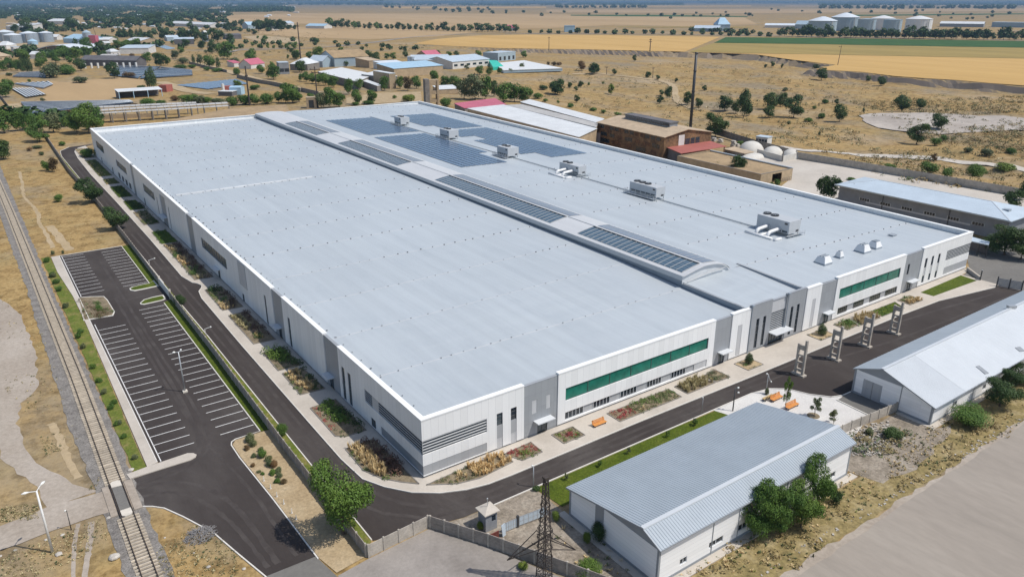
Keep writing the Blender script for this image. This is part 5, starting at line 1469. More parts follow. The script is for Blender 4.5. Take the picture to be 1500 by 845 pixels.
bench('orange timber bench at the road side of the gravel plaza', 58.6, -14.6, 0.0, 'wood', 2.6)
bench('pale yellow bench standing back to back with an orange one on the plaza', 57.7, -13.3, math.pi, 'pale_wood', 2.6)

def lamp_post(label, x, y, h, heads, r=.09, mat='lamp_white', name='street_lamp', base=None):
 o = thing(name, label, 'street lamp', (x, y, 0))
 b = MB(); b.tube([(x, y, 0), (x, y, h)], [r * 1.25, r * .75], 10); b.build('pole', M[mat], o, True)
 if base: b = MB(); b.box(x - base, y - base, 0.05, x + base, y + base, .3); b.build('footing', M['slab'], o)
 for dx, dy, dz, ln in heads:
  p0 = Vector((x, y, h - .05)); p1 = p0 + Vector((dx, dy, dz))
  d = Vector((dx, dy, 0)).normalized()
  b = MB(); b.tube([p0, p1], .05, 8)
  hd = b.build('lamp_arm', M[mat], o)
  b = MB(); b.tube([p1, p1 + d * ln * .5 + Vector((0, 0, .05)), p1 + d * ln + Vector((0, 0, .06))], [.08, .17, .07], 10)
  b.build('lamp_head', M['lamp_glass'], hd, True)
 return o
lamp_post('tall pale street lamp with two white heads by the dirt road, lower left', -43.9, 12.6, 8.8, [(-.75, -.1, .25, .75), (.5, .5, .35, .75)], .13)
lamp_post('slim grey lamp post with two short heads in the middle of the car park', -20.9, 45.4, 7.5, [(-.45, .05, .1, .45), (.4, .35, .1, .3)], .10, 'steel', base=.38)
lamp_post('small arched lamp on the wall beside the ring road, nearer of the two', -11.85, 67.1, 1.6, [(.9, -.25, .25, .35)], .05)
lamp_post('small arched lamp on the wall beside the ring road, farther one', -11.95, 118.5, 1.8, [(1.1, -.3, .3, .4)], .05)
lamp_post('thin pale post at the corner of the lawn beside the front road', 11.2, -10.35, 3.2, [(.02, .2, .05, .25)], .07, 'steel')
lamp_post('short pale lamp post at the tip of the gravel plaza', 58.9, -12.1, 3.8, [(-.1, .1, .05, .25), (.45, -.3, -1.4, .2)], .06, 'steel')
lamp_post('dark post with two white spotlights at the grey shed corner of the plaza', 49.8, -12.6, 4.2, [(.35, -.1, 0, .35), (.35, -.2, -.8, .35)], .09, 'dark')
lamp_post('thin pale rod beside the front road before the plaza', 44.9, -10.4, 3.0, [(.02, .1, 0, .12)], .035, 'steel')
lamp_post('thin dark signal post standing by the dirt road near the tall street lamp', -41.5, 16.0, 2.9, [(-.1, .05, 0, .15)], .05, 'dark', 'signal_post')

def booth():
 x, y = 1.5, -13.7
 o = thing('guard_booth', 'small grey concrete guard booth with pale pyramid roof', 'booth', (x, y, 0))
 b = MB(); wall_open(b, 'Y', x - .85, .15, y - .7, y + .85, 0, lambda u: 2.6, []); wall_open(b, 'X', y - .85, .15, x - .85, x + .85, 0, lambda u: 2.6, [(x + .05, x + .65, 1.3, 2.15)]); wall_open(b, 'Y', x + .7, .15, y - .7, y + .85, 0, lambda u: 2.6, [(y - .4, y + .4, 1.3, 2.1)]); wall_open(b, 'X', y + .7, .15, x - .699, x + .699, 0, lambda u: 2.6, [])
 b.build('booth_wall', M['grey_wall'], o)
 b = MB(); b.box(x + .06, y - .8, 1.31, x + .64, y - .74, 2.14); b.box(x + .74, y - .39, 1.31, x + .8, y + .39, 2.09); b.build('window', M['dark_glass'], o)
 b = MB(); r = 1.12
 b.hexa([(x - r, y - r, 2.602), (x + r, y - r, 2.602), (x + r, y + r, 2.602), (x - r, y + r, 2.602)], [(x - r, y - r, 2.72), (x + r, y - r, 2.72), (x + r, y + r, 2.72), (x - r, y + r, 2.72)])
 for a, c in (((-r, -r), (r, -r)), ((r, -r), (r, r)), ((r, r), (-r, r)), ((-r, r), (-r, -r))): b.face([(x + a[0], y + a[1], 2.722), (x + c[0], y + c[1], 2.722), (x, y, 3.15)])
 b.build('roof', M['paving'], o)
 b = MB(); b.tube([(x, y, 3.1), (x, y, 4.1)], .04, 6); b.lathe([(0, 0), (.1, .05), (.1, .2), (0, .25)], (x, y, 4.1), 8); b.build('beacon', M['steel'], o)
booth()
def leaf_gate(name, label, a, c, h, mat, post=True):
 o = thing(name, label, 'gate', (a[0], a[1], 0)); b = MB()
 d = Vector(c) - Vector(a); n = 6
 b.bar((a[0], a[1], .15 + h / 2), (c[0], c[1], .15 + h / 2), .04, h)
 b.build('sheet_leaf', M[mat], o)
 b = MB()
 for k in range(n + 1):
  p = Vector(a) + d * (k / n); b.bar((p.x, p.y, .1), (p.x, p.y, .2 + h), .07)
 for z in (.2, .15 + h * .5, .15 + h): b.bar((a[0], a[1], z), (c[0], c[1], z), .07, .06)
 b.build('frame', M['steel'], o)
 if post:
  b = MB(); b.box(c[0] - .14, c[1] - .14, 0, c[0] + .14, c[1] + .14, h + .5); b.build('gate_post', M['dark'], o)
leaf_gate('sheet_gate', 'low pale blue sheet gate leaf nearest the guard booth', (2.5, -15.9), (4.55, -15.95), 1.25, 'lblue_roof')
leaf_gate('sheet_gate', 'longer pale blue sheet gate leaf next to the dark post', (4.75, -15.95), (8.9, -16.3), 1.3, 'lblue_roof', False)
o = thing('leaning_board', 'white sheet panel leaning upright beside the blue gate', 'panel', (2.2, -16.2, 0))
b = MB(); b.hexa([(1.9, -16.5, 0), (2.5, -16.3, 0), (2.5, -16.15, 0), (1.9, -16.35, 0)], [(1.75, -16.4, 1.7), (2.35, -16.2, 1.75), (2.35, -16.12, 1.75), (1.75, -16.32, 1.7)]); b.build('sheet', M['lblue_roof'], o); b = MB(); b.bar((2.1, -16.2, 0), (2.05, -16.0, 1.5), .07); b.build('stay', M['steel'], o)
o = thing('red_board', 'faded red patterned board behind the concrete fence', 'board', (.6, -15.9, 0))
b = MB(); b.hexa([(.2, -16.1, .5), (1.1, -16.8, .5), (1.15, -16.7, .5), (.25, -16.0, .5)], [(.2, -16.1, .9), (1.1, -16.8, 1.6), (1.15, -16.7, 1.6), (.25, -16.0, .9)]); b.build('board_face', M['red_roof'], o)
b = MB(); b.bar((.25, -16.0, 0), (.25, -16.0, .9), .08); b.bar((1.1, -16.7, 0), (1.1, -16.7, 1.5), .08); b.build('stake', M['bark'], o)

def lattice_tower():
 c = Vector((1.3, -25.6, 0)); H = 14.0
 o = thing('lattice_tower', 'dark rusty steel lattice tower standing behind the concrete fence at bottom centre', 'pylon', (c.x, c.y, 0))
 def hw(z): return .18 + .4 * min(1, (H - z) / 7) + .1 * (1 - z / H)
 cor = [(-1, -1), (1, -1), (1, 1), (-1, 1)]
 def P(i, z): return Vector((c.x + cor[i][0] * hw(z), c.y + cor[i][1] * hw(z), z))
 for i in range(4):
  b = MB(); b.bar(P(i, 0), P(i, H), .11); b.build('leg', M['lattice'], o)
 zs_ = [0]
 while zs_[-1] < H - .6: zs_.append(zs_[-1] + max(1.0, hw(zs_[-1]) * 1.9))
 zs_[-1] = H
 for i in range(4):
  b = MB(); j = (i + 1) % 4
  for za, zb in zip(zs_[:-1], zs_[1:]):
   b.bar(P(i, za), P(j, zb), .05); b.bar(P(j, za), P(i, zb), .05); b.bar(P(i, zb), P(j, zb), .05)
  b.build('bracing', M['lattice'], o)
 for a, e in ((Vector((-3.6, 2.2, 3.4)), 7.2), (Vector((3.4, -1.4, 3.9)), 7.0), (Vector((3.2, 2.6, 4.2)), 6.6)):
  b = MB(); tip = c + a
  for i in (0, 1, 2, 3):
   b.bar(c + Vector((cor[i][0] * hw(e), cor[i][1] * hw(e), e)) if i % 2 else c + Vector((cor[i][0] * hw(e - 1.6), cor[i][1] * hw(e - 1.6), e - 1.6)), tip, .075)
  for t in (.3, .55, .8):
   p = (c + Vector((0, 0, e - .8))).lerp(tip, t); b.bar(p + Vector((-.3, .2, .25)) * (1 - t), p + Vector((.3, -.2, -.25)) * (1 - t), .06)
  b.build('crossarm', M['lattice'], o)
 b = MB(); b.box(c.x - .3, c.y - .3, H, c.x + .3, c.y + .3, H + .25); b.build('top_plate', M['lattice'], o)
lattice_tower()
# stones and posts by the lower-left road
r4 = random.Random(4)
def rock(label, px, py, s, mat='stone', name='boulder', cat='stone', group=None):
 p = at(px, py)
 b = MB(); n = 9
 prof = [(.55, 0), (1.0, .25), (.9, .6), (.5, .85), (.0, .95)]
 i0 = 0
 for rr, z in prof:
  for j in range(n):
   t = 2 * math.pi * j / n; q = rr * (1 + .28 * mnoise.noise(Vector((math.cos(t) * 1.4 + px, math.sin(t) * 1.4 + py, z * 2)))) * s
   b.v.append((p.x + q * math.cos(t), p.y + q * math.sin(t) * .85, z * s * .8))
 for k in range(len(prof) - 1):
  for j in range(n):
   a = k * n + j; c = k * n + (j + 1) % n
   b.f.append((a, c, c + n, a + n)); b.m.append(0)
 return tag(b.build(name, M[mat], loc=(p.x, p.y, 0)), label, cat, group)
for (px, py), s, lb in zip(cr((0, 690, 5.45), [(470, 665), (122, 632), (368, 548), (500, 510), (2, 680)]), (.42, .22, .22, .28, .24),
  ('pale round boulder at the foot of the tall street lamp', 'white marker stone left of the tall street lamp, below the dirt road', 'white marker stone just left of the tall lamp pole', 'pale stone block beside the thin signal post', 'white marker stone at the left edge of the photo')):
 rock(lb, px, py, s)
for (px, py), s, lb in zip(cr((0, 620, 3.75), [(597, 520), (1145, 790), (630, 738), (905, 628), (1340, 800), (720, 258), (1065, 712)]), (.3, .3, .7, .15, .25, .45, .16),
  ('pale stone between the wheel ruts and the track', 'small pale stone in the dry grass under the entrance road', 'low grey rubble slab left of the track below the crossing', 'tiny stone in dry grass right of the track', 'pale stone near the lower kerb', 'heap of white stone at the end of the traffic island', 'small pale stone below the grey brushwood heap')):
 rock(lb, px, py, s, 'stone')
# rubble heap by the entrance kerb
pc = at(*cr((0, 620, 3.75), [(1100, 620)])[0])
b = MB()
for k in range(420):
 a = r4.uniform(0, 6.283); q = math.sqrt(r4.random()) * 1.55
 x = pc.x + q * math.cos(a) * 1.15; y = pc.y + q * math.sin(a)
 z = .7 * max(0, 1 - (q / 1.6) ** 1.6); t = r4.uniform(0, 6.28); L = r4.uniform(.25, .6)
 b.bar((x, y, z), (x + L * math.cos(t), y + L * math.sin(t), z + r4.uniform(-.08, .3)), .04)
tag(stuff(b.build('brush_heap', M['rubble'], loc=(pc.x, pc.y, 0))), 'heap of dry grey brushwood beside the entrance road kerb', 'brushwood')
for k, (px, py) in enumerate(cr((350, 620, 3.75), [(138, 318), (175, 360), (210, 405), (248, 445), (292, 495), (316, 530)])):
 p = at(px, py)
 o = thing('marker_stake', 'short pale stake in the sandy wedge, number counted by its place in the line along the kerb', 'stake', (p.x, p.y, .09), 'row of pale stakes along the entrance road')
 o['label'] = 'short pale stake in a row along the sandy wedge beside the entrance road'
 b = MB(); b.hexa([(p.x - .05, p.y - .05, .09), (p.x + .05, p.y - .05, .09), (p.x + .05, p.y + .05, .09), (p.x - .05, p.y + .05, .09)], [(p.x - .035, p.y - .035, .8), (p.x + .035, p.y - .035, .8), (p.x + .035, p.y + .035, .8), (p.x - .035, p.y + .035, .8)]); b.build('shaft', M['lamp_white'], o)
 b = MB(); b.box(p.x - .12, p.y - .12, .09, p.x + .12, p.y + .12, .15); b.build('footing', M['slab'], o)
# ================================================================ BUILDINGS AND STRUCTURES BEHIND
def unit(v): return v / v.length
def block(name, label, cat, base, z0, h, roof='flat', rh=1.5, wall='tan_wall', rf='old_grey_roof', over=.3, wins=None, group=None, roof_name='roof', ridge='long', wcol='dark_glass', slope=None, zcap=None):
 """base: four ground corners (near-left, near-right, far-right, far-left). wins: list of (side, n, z0, z1, w) side 0=front 1=right 3=left"""
 B = [Vector((p[0], p[1])) for p in base]
 c = sum(B, Vector((0, 0))) / 4
 o = thing(name, label, cat, (c.x, c.y, z0), group)
 b = MB(); n = 4
 hs = [h] * 4
 if roof == 'mono': hs = [h, h, h + rh, h + rh]
 for i in range(4):
  j = (i + 1) % 4
  b.face([(*B[i], z0), (*B[j], z0), (*B[j], z0 + hs[j]), (*B[i], z0 + hs[i])])
 e = []
 if over:
  for p in B: e.append(p + unit(p - c) * over * 1.4)
 else: e = B
 if roof == 'gable':
  if ridge == 'long':  # ridge parallel to the front edge
   r0 = (B[0] + B[3]) / 2; r1 = (B[1] + B[2]) / 2; E0 = (e[0] + e[3]) / 2; E1 = (e[1] + e[2]) / 2
   b.face([(*B[1], z0 + h), (*B[2], z0 + h), (*r1, z0 + h + rh)]); b.face([(*B[3], z0 + h), (*B[0], z0 + h), (*r0, z0 + h + rh)])
  else:
   r0 = (B[0] + B[1]) / 2; r1 = (B[2] + B[3]) / 2; E0 = (e[0] + e[1]) / 2; E1 = (e[2] + e[3]) / 2
   b.face([(*B[0], z0 + h), (*B[1], z0 + h), (*r0, z0 + h + rh)]); b.face([(*B[2], z0 + h), (*B[3], z0 + h), (*r1, z0 + h + rh)])
 b.build('wall', M[wall], o)
 b = MB(); t = .18; H = z0 + h
 def quad(p):
  b.face(p); b.face([(x, y, z - t) for x, y, z in p[::-1]])
  for a, d in zip(p, p[1:] + p[:1]): b.face([(a[0], a[1], a[2] - t), (d[0], d[1], d[2] - t), d, a])
 if roof == 'flat':
  b.prism([tuple(p) for p in e], H + .002, H + .3)
 elif roof == 'mono':
  quad([(*e[0], H + .05), (*e[1], H + .05), (*e[2], H + rh + .05), (*e[3], H + rh + .05)])
 elif roof == 'gable':
  if ridge == 'long':
   quad([(*e[0], H), (*e[1], H), (*E1, H + rh + .1), (*E0, H + rh + .1)]); quad([(*E0, H + rh + .1), (*E1, H + rh + .1), (*e[2], H), (*e[3], H)])
  else:
   quad([(*e[1], H), (*e[2], H), (*E1, H + rh + .1), (*E0, H + rh + .1)]); quad([(*e[0], H)] + [(*E0, H + rh + .1), (*E1, H + rh + .1), (*e[3], H)])
 elif roof == 'hip':
  m0 = (e[0] + e[3]) / 2; m1 = (e[1] + e[2]) / 2; k = (e[0] - e[3]).length / 2; d = unit(m1 - m0)
  if (m1 - m0).length < 2.2 * k: k = (m1 - m0).length * .3
  E0 = m0 + d * k; E1 = m1 - d * k
  for p in ([(*e[0], H), (*e[1], H), (*E1, H + rh), (*E0, H + rh)], [(*e[1], H), (*e[2], H), (*E1, H + rh)], [(*e[2], H), (*e[3], H), (*E0, H + rh), (*E1, H + rh)], [(*e[3], H), (*e[0], H), (*E0, H + rh)]): b.face(p)
  b.face([(*e[3], H - .02), (*e[2], H - .02), (*e[1], H - .02), (*e[0], H - .02)])
 if b.f: b.build(roof_name, M[rf], o)
 for sd, n, za, zb, w_ in (wins or []):
  a, d = B[sd], B[(sd + 1) % 4]; u = unit(d - a); L = (d - a).length; nrm = Vector((u.y, -u.x))
  for i in range(n):
   m_ = a + u * (L * (i + .5) / n)
   b = MB(); q = [m_ - u * w_ / 2 + nrm * .05, m_ + u * w_ / 2 + nrm * .05, m_ + u * w_ / 2 - nrm * .1, m_ - u * w_ / 2 - nrm * .1]
   b.hexa([(*p, z0 + za) for p in q], [(*p, z0 + zb) for p in q]); b.build('window', M[wcol], o)
 return o

def base_from(a, bb, depth, side=1):
 """rectangle whose near edge runs from pixel a to pixel b, going back by depth metres"""
 A, B = at(*a), at(*bb); d = Vector((B.x - A.x, B.y - A.y)); n = unit(Vector((-d.y, d.x))) * depth * side
 return [(A.x, A.y), (B.x, B.y), (B.x + n.x, B.y + n.y), (A.x + n.x, A.y + n.y)]

def quad_px(z, *pts): return [(p.x, p.y) for p in [at(a, b, z) for a, b in pts]]

# ---- directly behind the factory on the right
block('old_workshop', 'long old white-roofed workshop right behind the factory, roof faded white', 'workshop', [(166, 180), (182, 180), (184, 272), (166, 272)][:0] or [(168.5, 168), (190, 181), (200.5, 270), (176, 268)], 0, 8.2, 'mono', .7, 'tan_wall', 'old_white_roof', .4)
block('old_workshop', 'grey-roofed middle strip of the old workshops behind the factory', 'workshop', [(190.6, 182), (199, 190), (211.5, 268), (202, 270)], 0, 8.3, 'flat', .3, 'tan_wall', 'old_grey_roof', .1)
block('old_workshop', 'narrow pale roof strip at the far edge of the old workshops', 'workshop', [(199.6, 191), (211.5, 200), (225, 279), (213.5, 272)], 0, 8.6, 'mono', .6, 'tan_wall', 'old_white_roof', .3)
block('lean_to', 'low tan-roofed lean-to between the factory and the white workshop roof', 'shed', [(163, 214), (168, 190), (175, 262), (166, 262)], 0, 6.6, 'flat', .3, 'tan_wall', 'tan_roof', .1)
block('red_roofed_shed', 'shed with faded pinkish red roof behind the far right corner of the factory', 'shed', quad_px(6, *cr((600, 70, 6.25), [(505, 548), (885, 517), (780, 470), (412, 516)])), 0, 5.6, 'mono', .8, 'conc_dark', 'pink_roof', .3)
block('pink_annex', 'low pinkish annex with small windows beside the brown brick hall', 'annex', [(193.5, 188), (198.5, 184), (211, 200), (196.5, 207)], 0, 5.2, 'flat', .3, 'pink_wall', 'rust', .3, [(3, 4, 2.8, 3.8, .9)])

def brown_hall():
 o = thing('brown_hall', 'tall rust-brown brick hall with tan roof right behind the factory', 'factory hall', (203, 165, 0))
 x0, x1, ya, yb = 192.2, 221, 141, 188; skew = .1
 def X(x, y): return x + (y - 141) * skew
 H = 9.6
 b = MB()
 q = [(X(x0, ya), ya), (X(x1, ya), ya), (X(x1, yb), yb), (X(x0, yb), yb)]
 xr = x0 + 13.5
 hz = {0: H, 1: H - .4, 2: H - .4, 3: H}
 for i in range(4):
  j = (i + 1) % 4; b.face([(*q[i], 0), (*q[j], 0), (*q[j], hz[j]), (*q[i], hz[i])])
 for y in (ya, yb): b.face([(X(x0, y), y, H), (X(x1, y), y, H - .4), (X(xr, y), y, H + 2.0)])
 b.build('wall', M['brown_wall'], o)
 b = MB()
 for (xa, za), (xb, zb) in (((x0 - .6, H - .05), (xr, H + 2.05)), ((xr, H + 2.05), (x1 + .6, H - .5))):
  p = [(X(xa, ya - .6), ya - .6, za), (X(xb, ya - .6), ya - .6, zb), (X(xb, yb + .5), yb + .5, zb), (X(xa, yb + .5), yb + .5, za)]
  b.face(p); b.face([(x, y, z - .25) for x, y, z in p[::-1]])
  for a, d in zip(p, p[1:] + p[:1]): b.face([(a[0], a[1], a[2] - .25), (d[0], d[1], d[2] - .25), d, a])
 b.build('roof', M['tan_roof'], o)
 b = MB(); yA, yB = 150, 181
 c0 = [(X(xr - 2.2, yA), yA), (X(xr + 2.6, yA), yA), (X(xr + 2.6, yB), yB), (X(xr - 2.2, yB), yB)]
 b.hexa([(*p, H + 1.5) for p in c0], [(*p, H + 3.4) for p in c0]); cl = b.build('clerestory', M['grey_wall'], o)
 b = MB(); c1 = [(X(xr - 2.7, yA - .4), yA - .4), (X(xr + 3.1, yA - .4), yA - .4), (X(xr + 3.1, yB + .4), yB + .4), (X(xr - 2.7, yB + .4), yB + .4)]
 b.hexa([(*p, H + 3.402) for p in c1], [(*p, H + 3.7) for p in c1]); b.build('clerestory_roof', M['dark_roof'], cl)
 b = MB(); b.hexa([(X(xr - 2.28, yA + .5), yA + .5, H + 2.0), (X(xr - 2.2, yA + .5), yA + .5, H + 2.0), (X(xr - 2.2, yB - .5), yB - .5, H + 2.0), (X(xr - 2.28, yB - .5), yB - .5, H + 2.0)],
                     [(X(xr - 2.28, yA + .5), yA + .5, H + 3.1), (X(xr - 2.2, yA + .5), yA + .5, H + 3.1), (X(xr - 2.2, yB - .5), yB - .5, H + 3.1), (X(xr - 2.28, yB - .5), yB - .5, H + 3.1)]); b.build('clerestory_glass', M['dark_glass'], cl)
 r = random.Random(3)
 for z0, z1, n in ((7.4, 8.9, 12), (4.2, 5.8, 7), (1.2, 3.0, 5)):
  for k in range(n):
   y = ya + 2 + (yb - ya - 4) * (k + .5) / n; w_ = 1.4 if n > 7 else r.choice((1.8, 3.2, 2.4))
   b = MB(); b.hexa([(X(x0, y - w_) - .06, y - w_, z0), (X(x0, y - w_) + .1, y - w_, z0), (X(x0, y + w_) + .1, y + w_, z0), (X(x0, y + w_) - .06, y + w_, z0)],
                             [(X(x0, y - w_) - .06, y - w_, z1), (X(x0, y - w_) + .1, y - w_, z1), (X(x0, y + w_) + .1, y + w_, z1), (X(x0, y + w_) - .06, y + w_, z1)])
   b.build('window', M['dark_glass' if r.random() < .6 else 'rust'], o)
 for xa, xb, m_ in ((x0 + 8.5, x0 + 12, 'white_wall'), (x0 + 12.6, x0 + 15.4, 'dark_glass'), (x0 + 16, x0 + 18.4, 'dark_glass'), (x0 + 19, x0 + 21.5, 'dark_glass')):
  b = MB(); b.box(xa, ya - .08, 4.8 if m_ != 'white_wall' else 3.2, xb, ya + .1, 7.6 if m_ != 'white_wall' else 9.4); b.build('window' if m_ != 'white_wall' else 'pale_panel', M[m_], o)
brown_hall()
def canopy_red():
 q = quad_px(5, *cr((840, 150, 6.25), [(810, 396), (985, 470), (1400, 405), (1210, 341)]))
 c = sum((Vector(p) for p in q), Vector((0, 0))) / 4
 o = thing('red_canopy', 'open canopy with dull red roof at the near end of the brown brick hall', 'canopy', (c.x, c.y, 0))
 b = MB(); b.prism(q, 4.9, 5.1); b.build('roof', M['red_roof'], o)
 for i in range(4):
  p = Vector(q[i]).lerp(c, .06); b = MB(); b.box(p.x - .15, p.y - .15, 0, p.x + .15, p.y + .15, 4.898); b.build('post', M['rust'], o)
 b = MB(); a, d = Vector(q[0]).lerp(c, .05), Vector(q[1]).lerp(c, .05)
 b.face([(*a, 0), (*d, 0), (*d, 4.85), (*a, 4.85)]); b.build('side_sheet', M['dark_roof'], o)
canopy_red()
def dirt_roof_building():
 q = [(185.2, 86.9), (203.4, 86.7), (206.4, 128.4), (186.6, 128.0)]
 o = thing('dirt_roofed_garage', 'low concrete garage with dirt-covered roof and open doorway behind the factory', 'garage', (195, 105, 0))
 H = 4.4; b = MB()
 # walls with a doorway in the end
 def seg(a, d, z0=0, z1=H, t=.3):
  b.bar((*a, (z0 + z1) / 2), (*d, (z0 + z1) / 2), t, z1 - z0)
 A, B, C_, D = [Vector(p) for p in q]
 seg(A, A.lerp(B, .36)); seg(A.lerp(B, .66), B); seg(A.lerp(B, .36), A.lerp(B, .66), 3.6, H)
 seg(B, C_); seg(C_, D); seg(D, A)
 b.build('wall', M['tan_wall'], o)
 b = MB(); c = (A + B + C_ + D) / 4; ins = [p.lerp(c, .03) for p in (A, B, C_, D)]
 b.face([(*p, 4.0) for p in ins]); b.build('roof', M['dirt_roof'], o)
 b = MB(); b.bar((*B, H + .05), (*C_, H + .05), .5, .35); b.build('parapet', M['lblue_roof'], o)
 b = MB(); b.bar((*A, H + .02), (*D, H + .02), .4, .12); b.bar((*A, H + .021), (*B, H + .021), .4, .12); b.build('coping', M['conc_dark'], o)
 b = MB(); e = A.lerp(B, .66); f = A.lerp(B, .95)
 for k in range(6):
  p = e.lerp(f, k / 5) + Vector((0, -.6)); b.bar((*p, 0), (*p, 1.5), .08)
 b.bar((*(e + Vector((0, -.6))), 1.5), (*(f + Vector((0, -.6))), 1.5), .08); b.bar((*(e + Vector((0, -.6))), .8), (*(f + Vector((0, -.6))), .8), .08)
 b.build('railing', M['grass'] if False else M['conc_dark'], o)
dirt_roof_building()
def heap(label, px, rx, ry, h, z=0.0, ang=0.0):
 p = at(*px); b = MB(); n = 16; ca, sa = math.cos(ang), math.sin(ang)
 prof = [(1.0, 0), (.92, .28), (.74, .62), (.5, .86), (.22, .98), (0.02, 1.0)]
 for r, zz in prof:
  for j in range(n):
   t = 2 * math.pi * j / n; q = r * (1 + .05 * mnoise.noise(Vector((math.cos(t) + px[0], math.sin(t), zz))))
   u, v = q * rx * math.cos(t), q * ry * math.sin(t); b.v.append((p.x + u * ca - v * sa, p.y + u * sa + v * ca, z + zz * h))
 for k in range(len(prof) - 1):
  for j in range(n):
   a = k * n + j; c = k * n + (j + 1) % n; b.f.append((a, c, c + n, a + n)); b.m.append(0)
 return tag(b.build('covered_heap', M['tarp'], None, True, loc=(p.x, p.y, 0)), label, 'heap')
K = (1000, 180, 6.25)
heap('largest dome-shaped heap under pale sheeting in the yard behind the factory', cr(K, [(625, 255)])[0], 6.2, 5.4, 4.2)
heap('middle dome-shaped heap under pale sheeting, behind a low plank bay', cr(K, [(820, 300)])[0], 5.6, 4.4, 4.0)
heap('rightmost dome-shaped heap under pale sheeting, against the grey yard wall', cr(K, [(985, 320)])[0], 4.4, 3.8, 3.7)
heap('low flat pale heap in front of the largest covered dome', cr(K, [(640, 315)])[0], 6.8, 4.0, 1.6)
o = thing('storage_bay', 'long pale plank bay holding the covered heaps in the yard', 'storage bay', (236, 118, 0))
b = MB()
q = [at(*p) for p in cr(K, [(680, 292), (912, 357), (1038, 330)])]
for a, c in zip(q[:-1], q[1:]): b.bar((a.x, a.y, 1.2), (c.x, c.y, 1.2), .3, 2.4)
b.build('bay_wall', M['tarp'], o)
b = MB(); b.bar((q[1].x, q[1].y, 0), (q[1].x, q[1].y, 4.6), .4); b.build('bay_post', M['conc_dark'], o)
p0 = at(*cr(K, [(520, 290)])[0])
block('low_shelter', 'low grey-roofed shelter in front of the covered heaps', 'shelter', quad_px(0, *cr(K, [(380, 280), (560, 320), (640, 305), (470, 258)])), 0, 1.6, 'flat', .2, 'conc_dark', 'tan_roof', .3)
block('site_cabin', 'small white site cabin with dark windows beyond the covered heaps', 'cabin', base_from(*cr(K, [(665, 192), (770, 205)]), 5), 0, 3.2, 'flat', .2, 'white_wall', 'lblue_roof', .2, [(0, 4, 1.2, 2.4, 1.2)])
for k, (px, lb) in enumerate((((462, 228), 'tall white block of stacked stone beside the red canopy'), ((500, 225), 'shorter white stone block right of the tall one'), ((345, 180), 'low white slab pile behind the red canopy'), ((290, 168), 'small white slab pile nearest the brown hall'))):
 p = at(*cr(K, [px])[0]); b = MB(); rr = random.Random(k)
 for j in range(4): b.obox((p.x + rr.uniform(-.3, .3), p.y + rr.uniform(-.3, .3)), rr.uniform(0, .5), 2.6 - j * .3, 1.8, j * (.8 if k == 0 else .4), (j + 1) * (.8 if k == 0 else .4) - .03)
 tag(b.build('stone_stack', M['stone'], loc=(p.x, p.y, 0)), lb, 'stone')

def long_building():
 z = 6.2
 A, B, C_, D = (183.5, 4.0), (184.4, 57.6), (203.4, 58.6), (203.6, 4.0)
 o = thing('long_grey_building', 'long grey building with pale blue hipped roof behind the right end of the factory', 'building', (193, 30, 0))
 b = MB(); x0, x1, y0, y1 = 186, 202, 5.2, 56.6
 def side(p, q): b.face([(*p, 0), (*q, 0), (*q, z), (*p, z)])
 side((x0, y1), (x0, y0)); side((x0, y0), (x1, y0)); side((x1, y0), (x1, y1)); side((x1, y1), (x0, y1)); b.build('wall', M['grey_wall'], o)
 b = MB(); xr = 199.0
 R0, R1 = (xr - 3.5, 14.5, z + 1.7), (xr - 3.5, 49, z + 1.7)
 E = [(*A, z), (*B, z), (*C_, z), (*D, z)]
 b.face([E[1], E[0], R0, R1]); b.face([E[0], E[3], R0]); b.face([E[3], E[2], R1, R0]); b.face([E[2], E[1], R1])
 b.face([(x, y, z - .22) for x, y, _ in E]); 
 for p, q in zip(E, E[1:] + E[:1]): b.face([(p[0], p[1], z - .22), (q[0], q[1], z - .22), q, p])
 b.build('roof', M['lblue_roof'], o)
 b = MB(); b.bar((183.4, 4.2, z + .15), (184.3, 57.4, z + .15), .35, .2); b.build('gutter', M['lblue_roof'], o)
 b = MB()
 for p, q in ((E[0], R0), (E[1], R1), (R0, R1)): b.bar(p, q, .3, .14)
 b.build('ridge_cap', M['rib_white'], o)
 for k in range(6):
  y = 47.5 - k * 6.9
  b = MB(); b.box(x0 - .03, y - 1.75, 2.6, x0 + .02, y + 1.75 , 3.5); f = b.build('window', M['lframe'], o)
  b = MB()
  for j in range(4): b.box(x0 - .08, y - 1.6 + j * .82, 2.65, x0 - .035, y - .9 + j * .82, 3.45)
  b.build('pane', M['dark_glass'], f)
 b = MB(); b.box(x0 - .02, 15, 2.1, x0 + .01, 47, 2.55); b.build('pale_band', M['lgrey_clad'], o)
 for y in (21.2, 41.5): b = MB(); b.box(x0 - .16, y - .08, 0, x0 - .02, y + .08, z - .3); b.build('downpipe', M['dark'], o)
 b = MB(); b.bar((192, 8, z + .9), (192, 9.8, z + .75), 1.6, .7); b.build('roof_hatch', M['dark_wall'], o)
long_building()
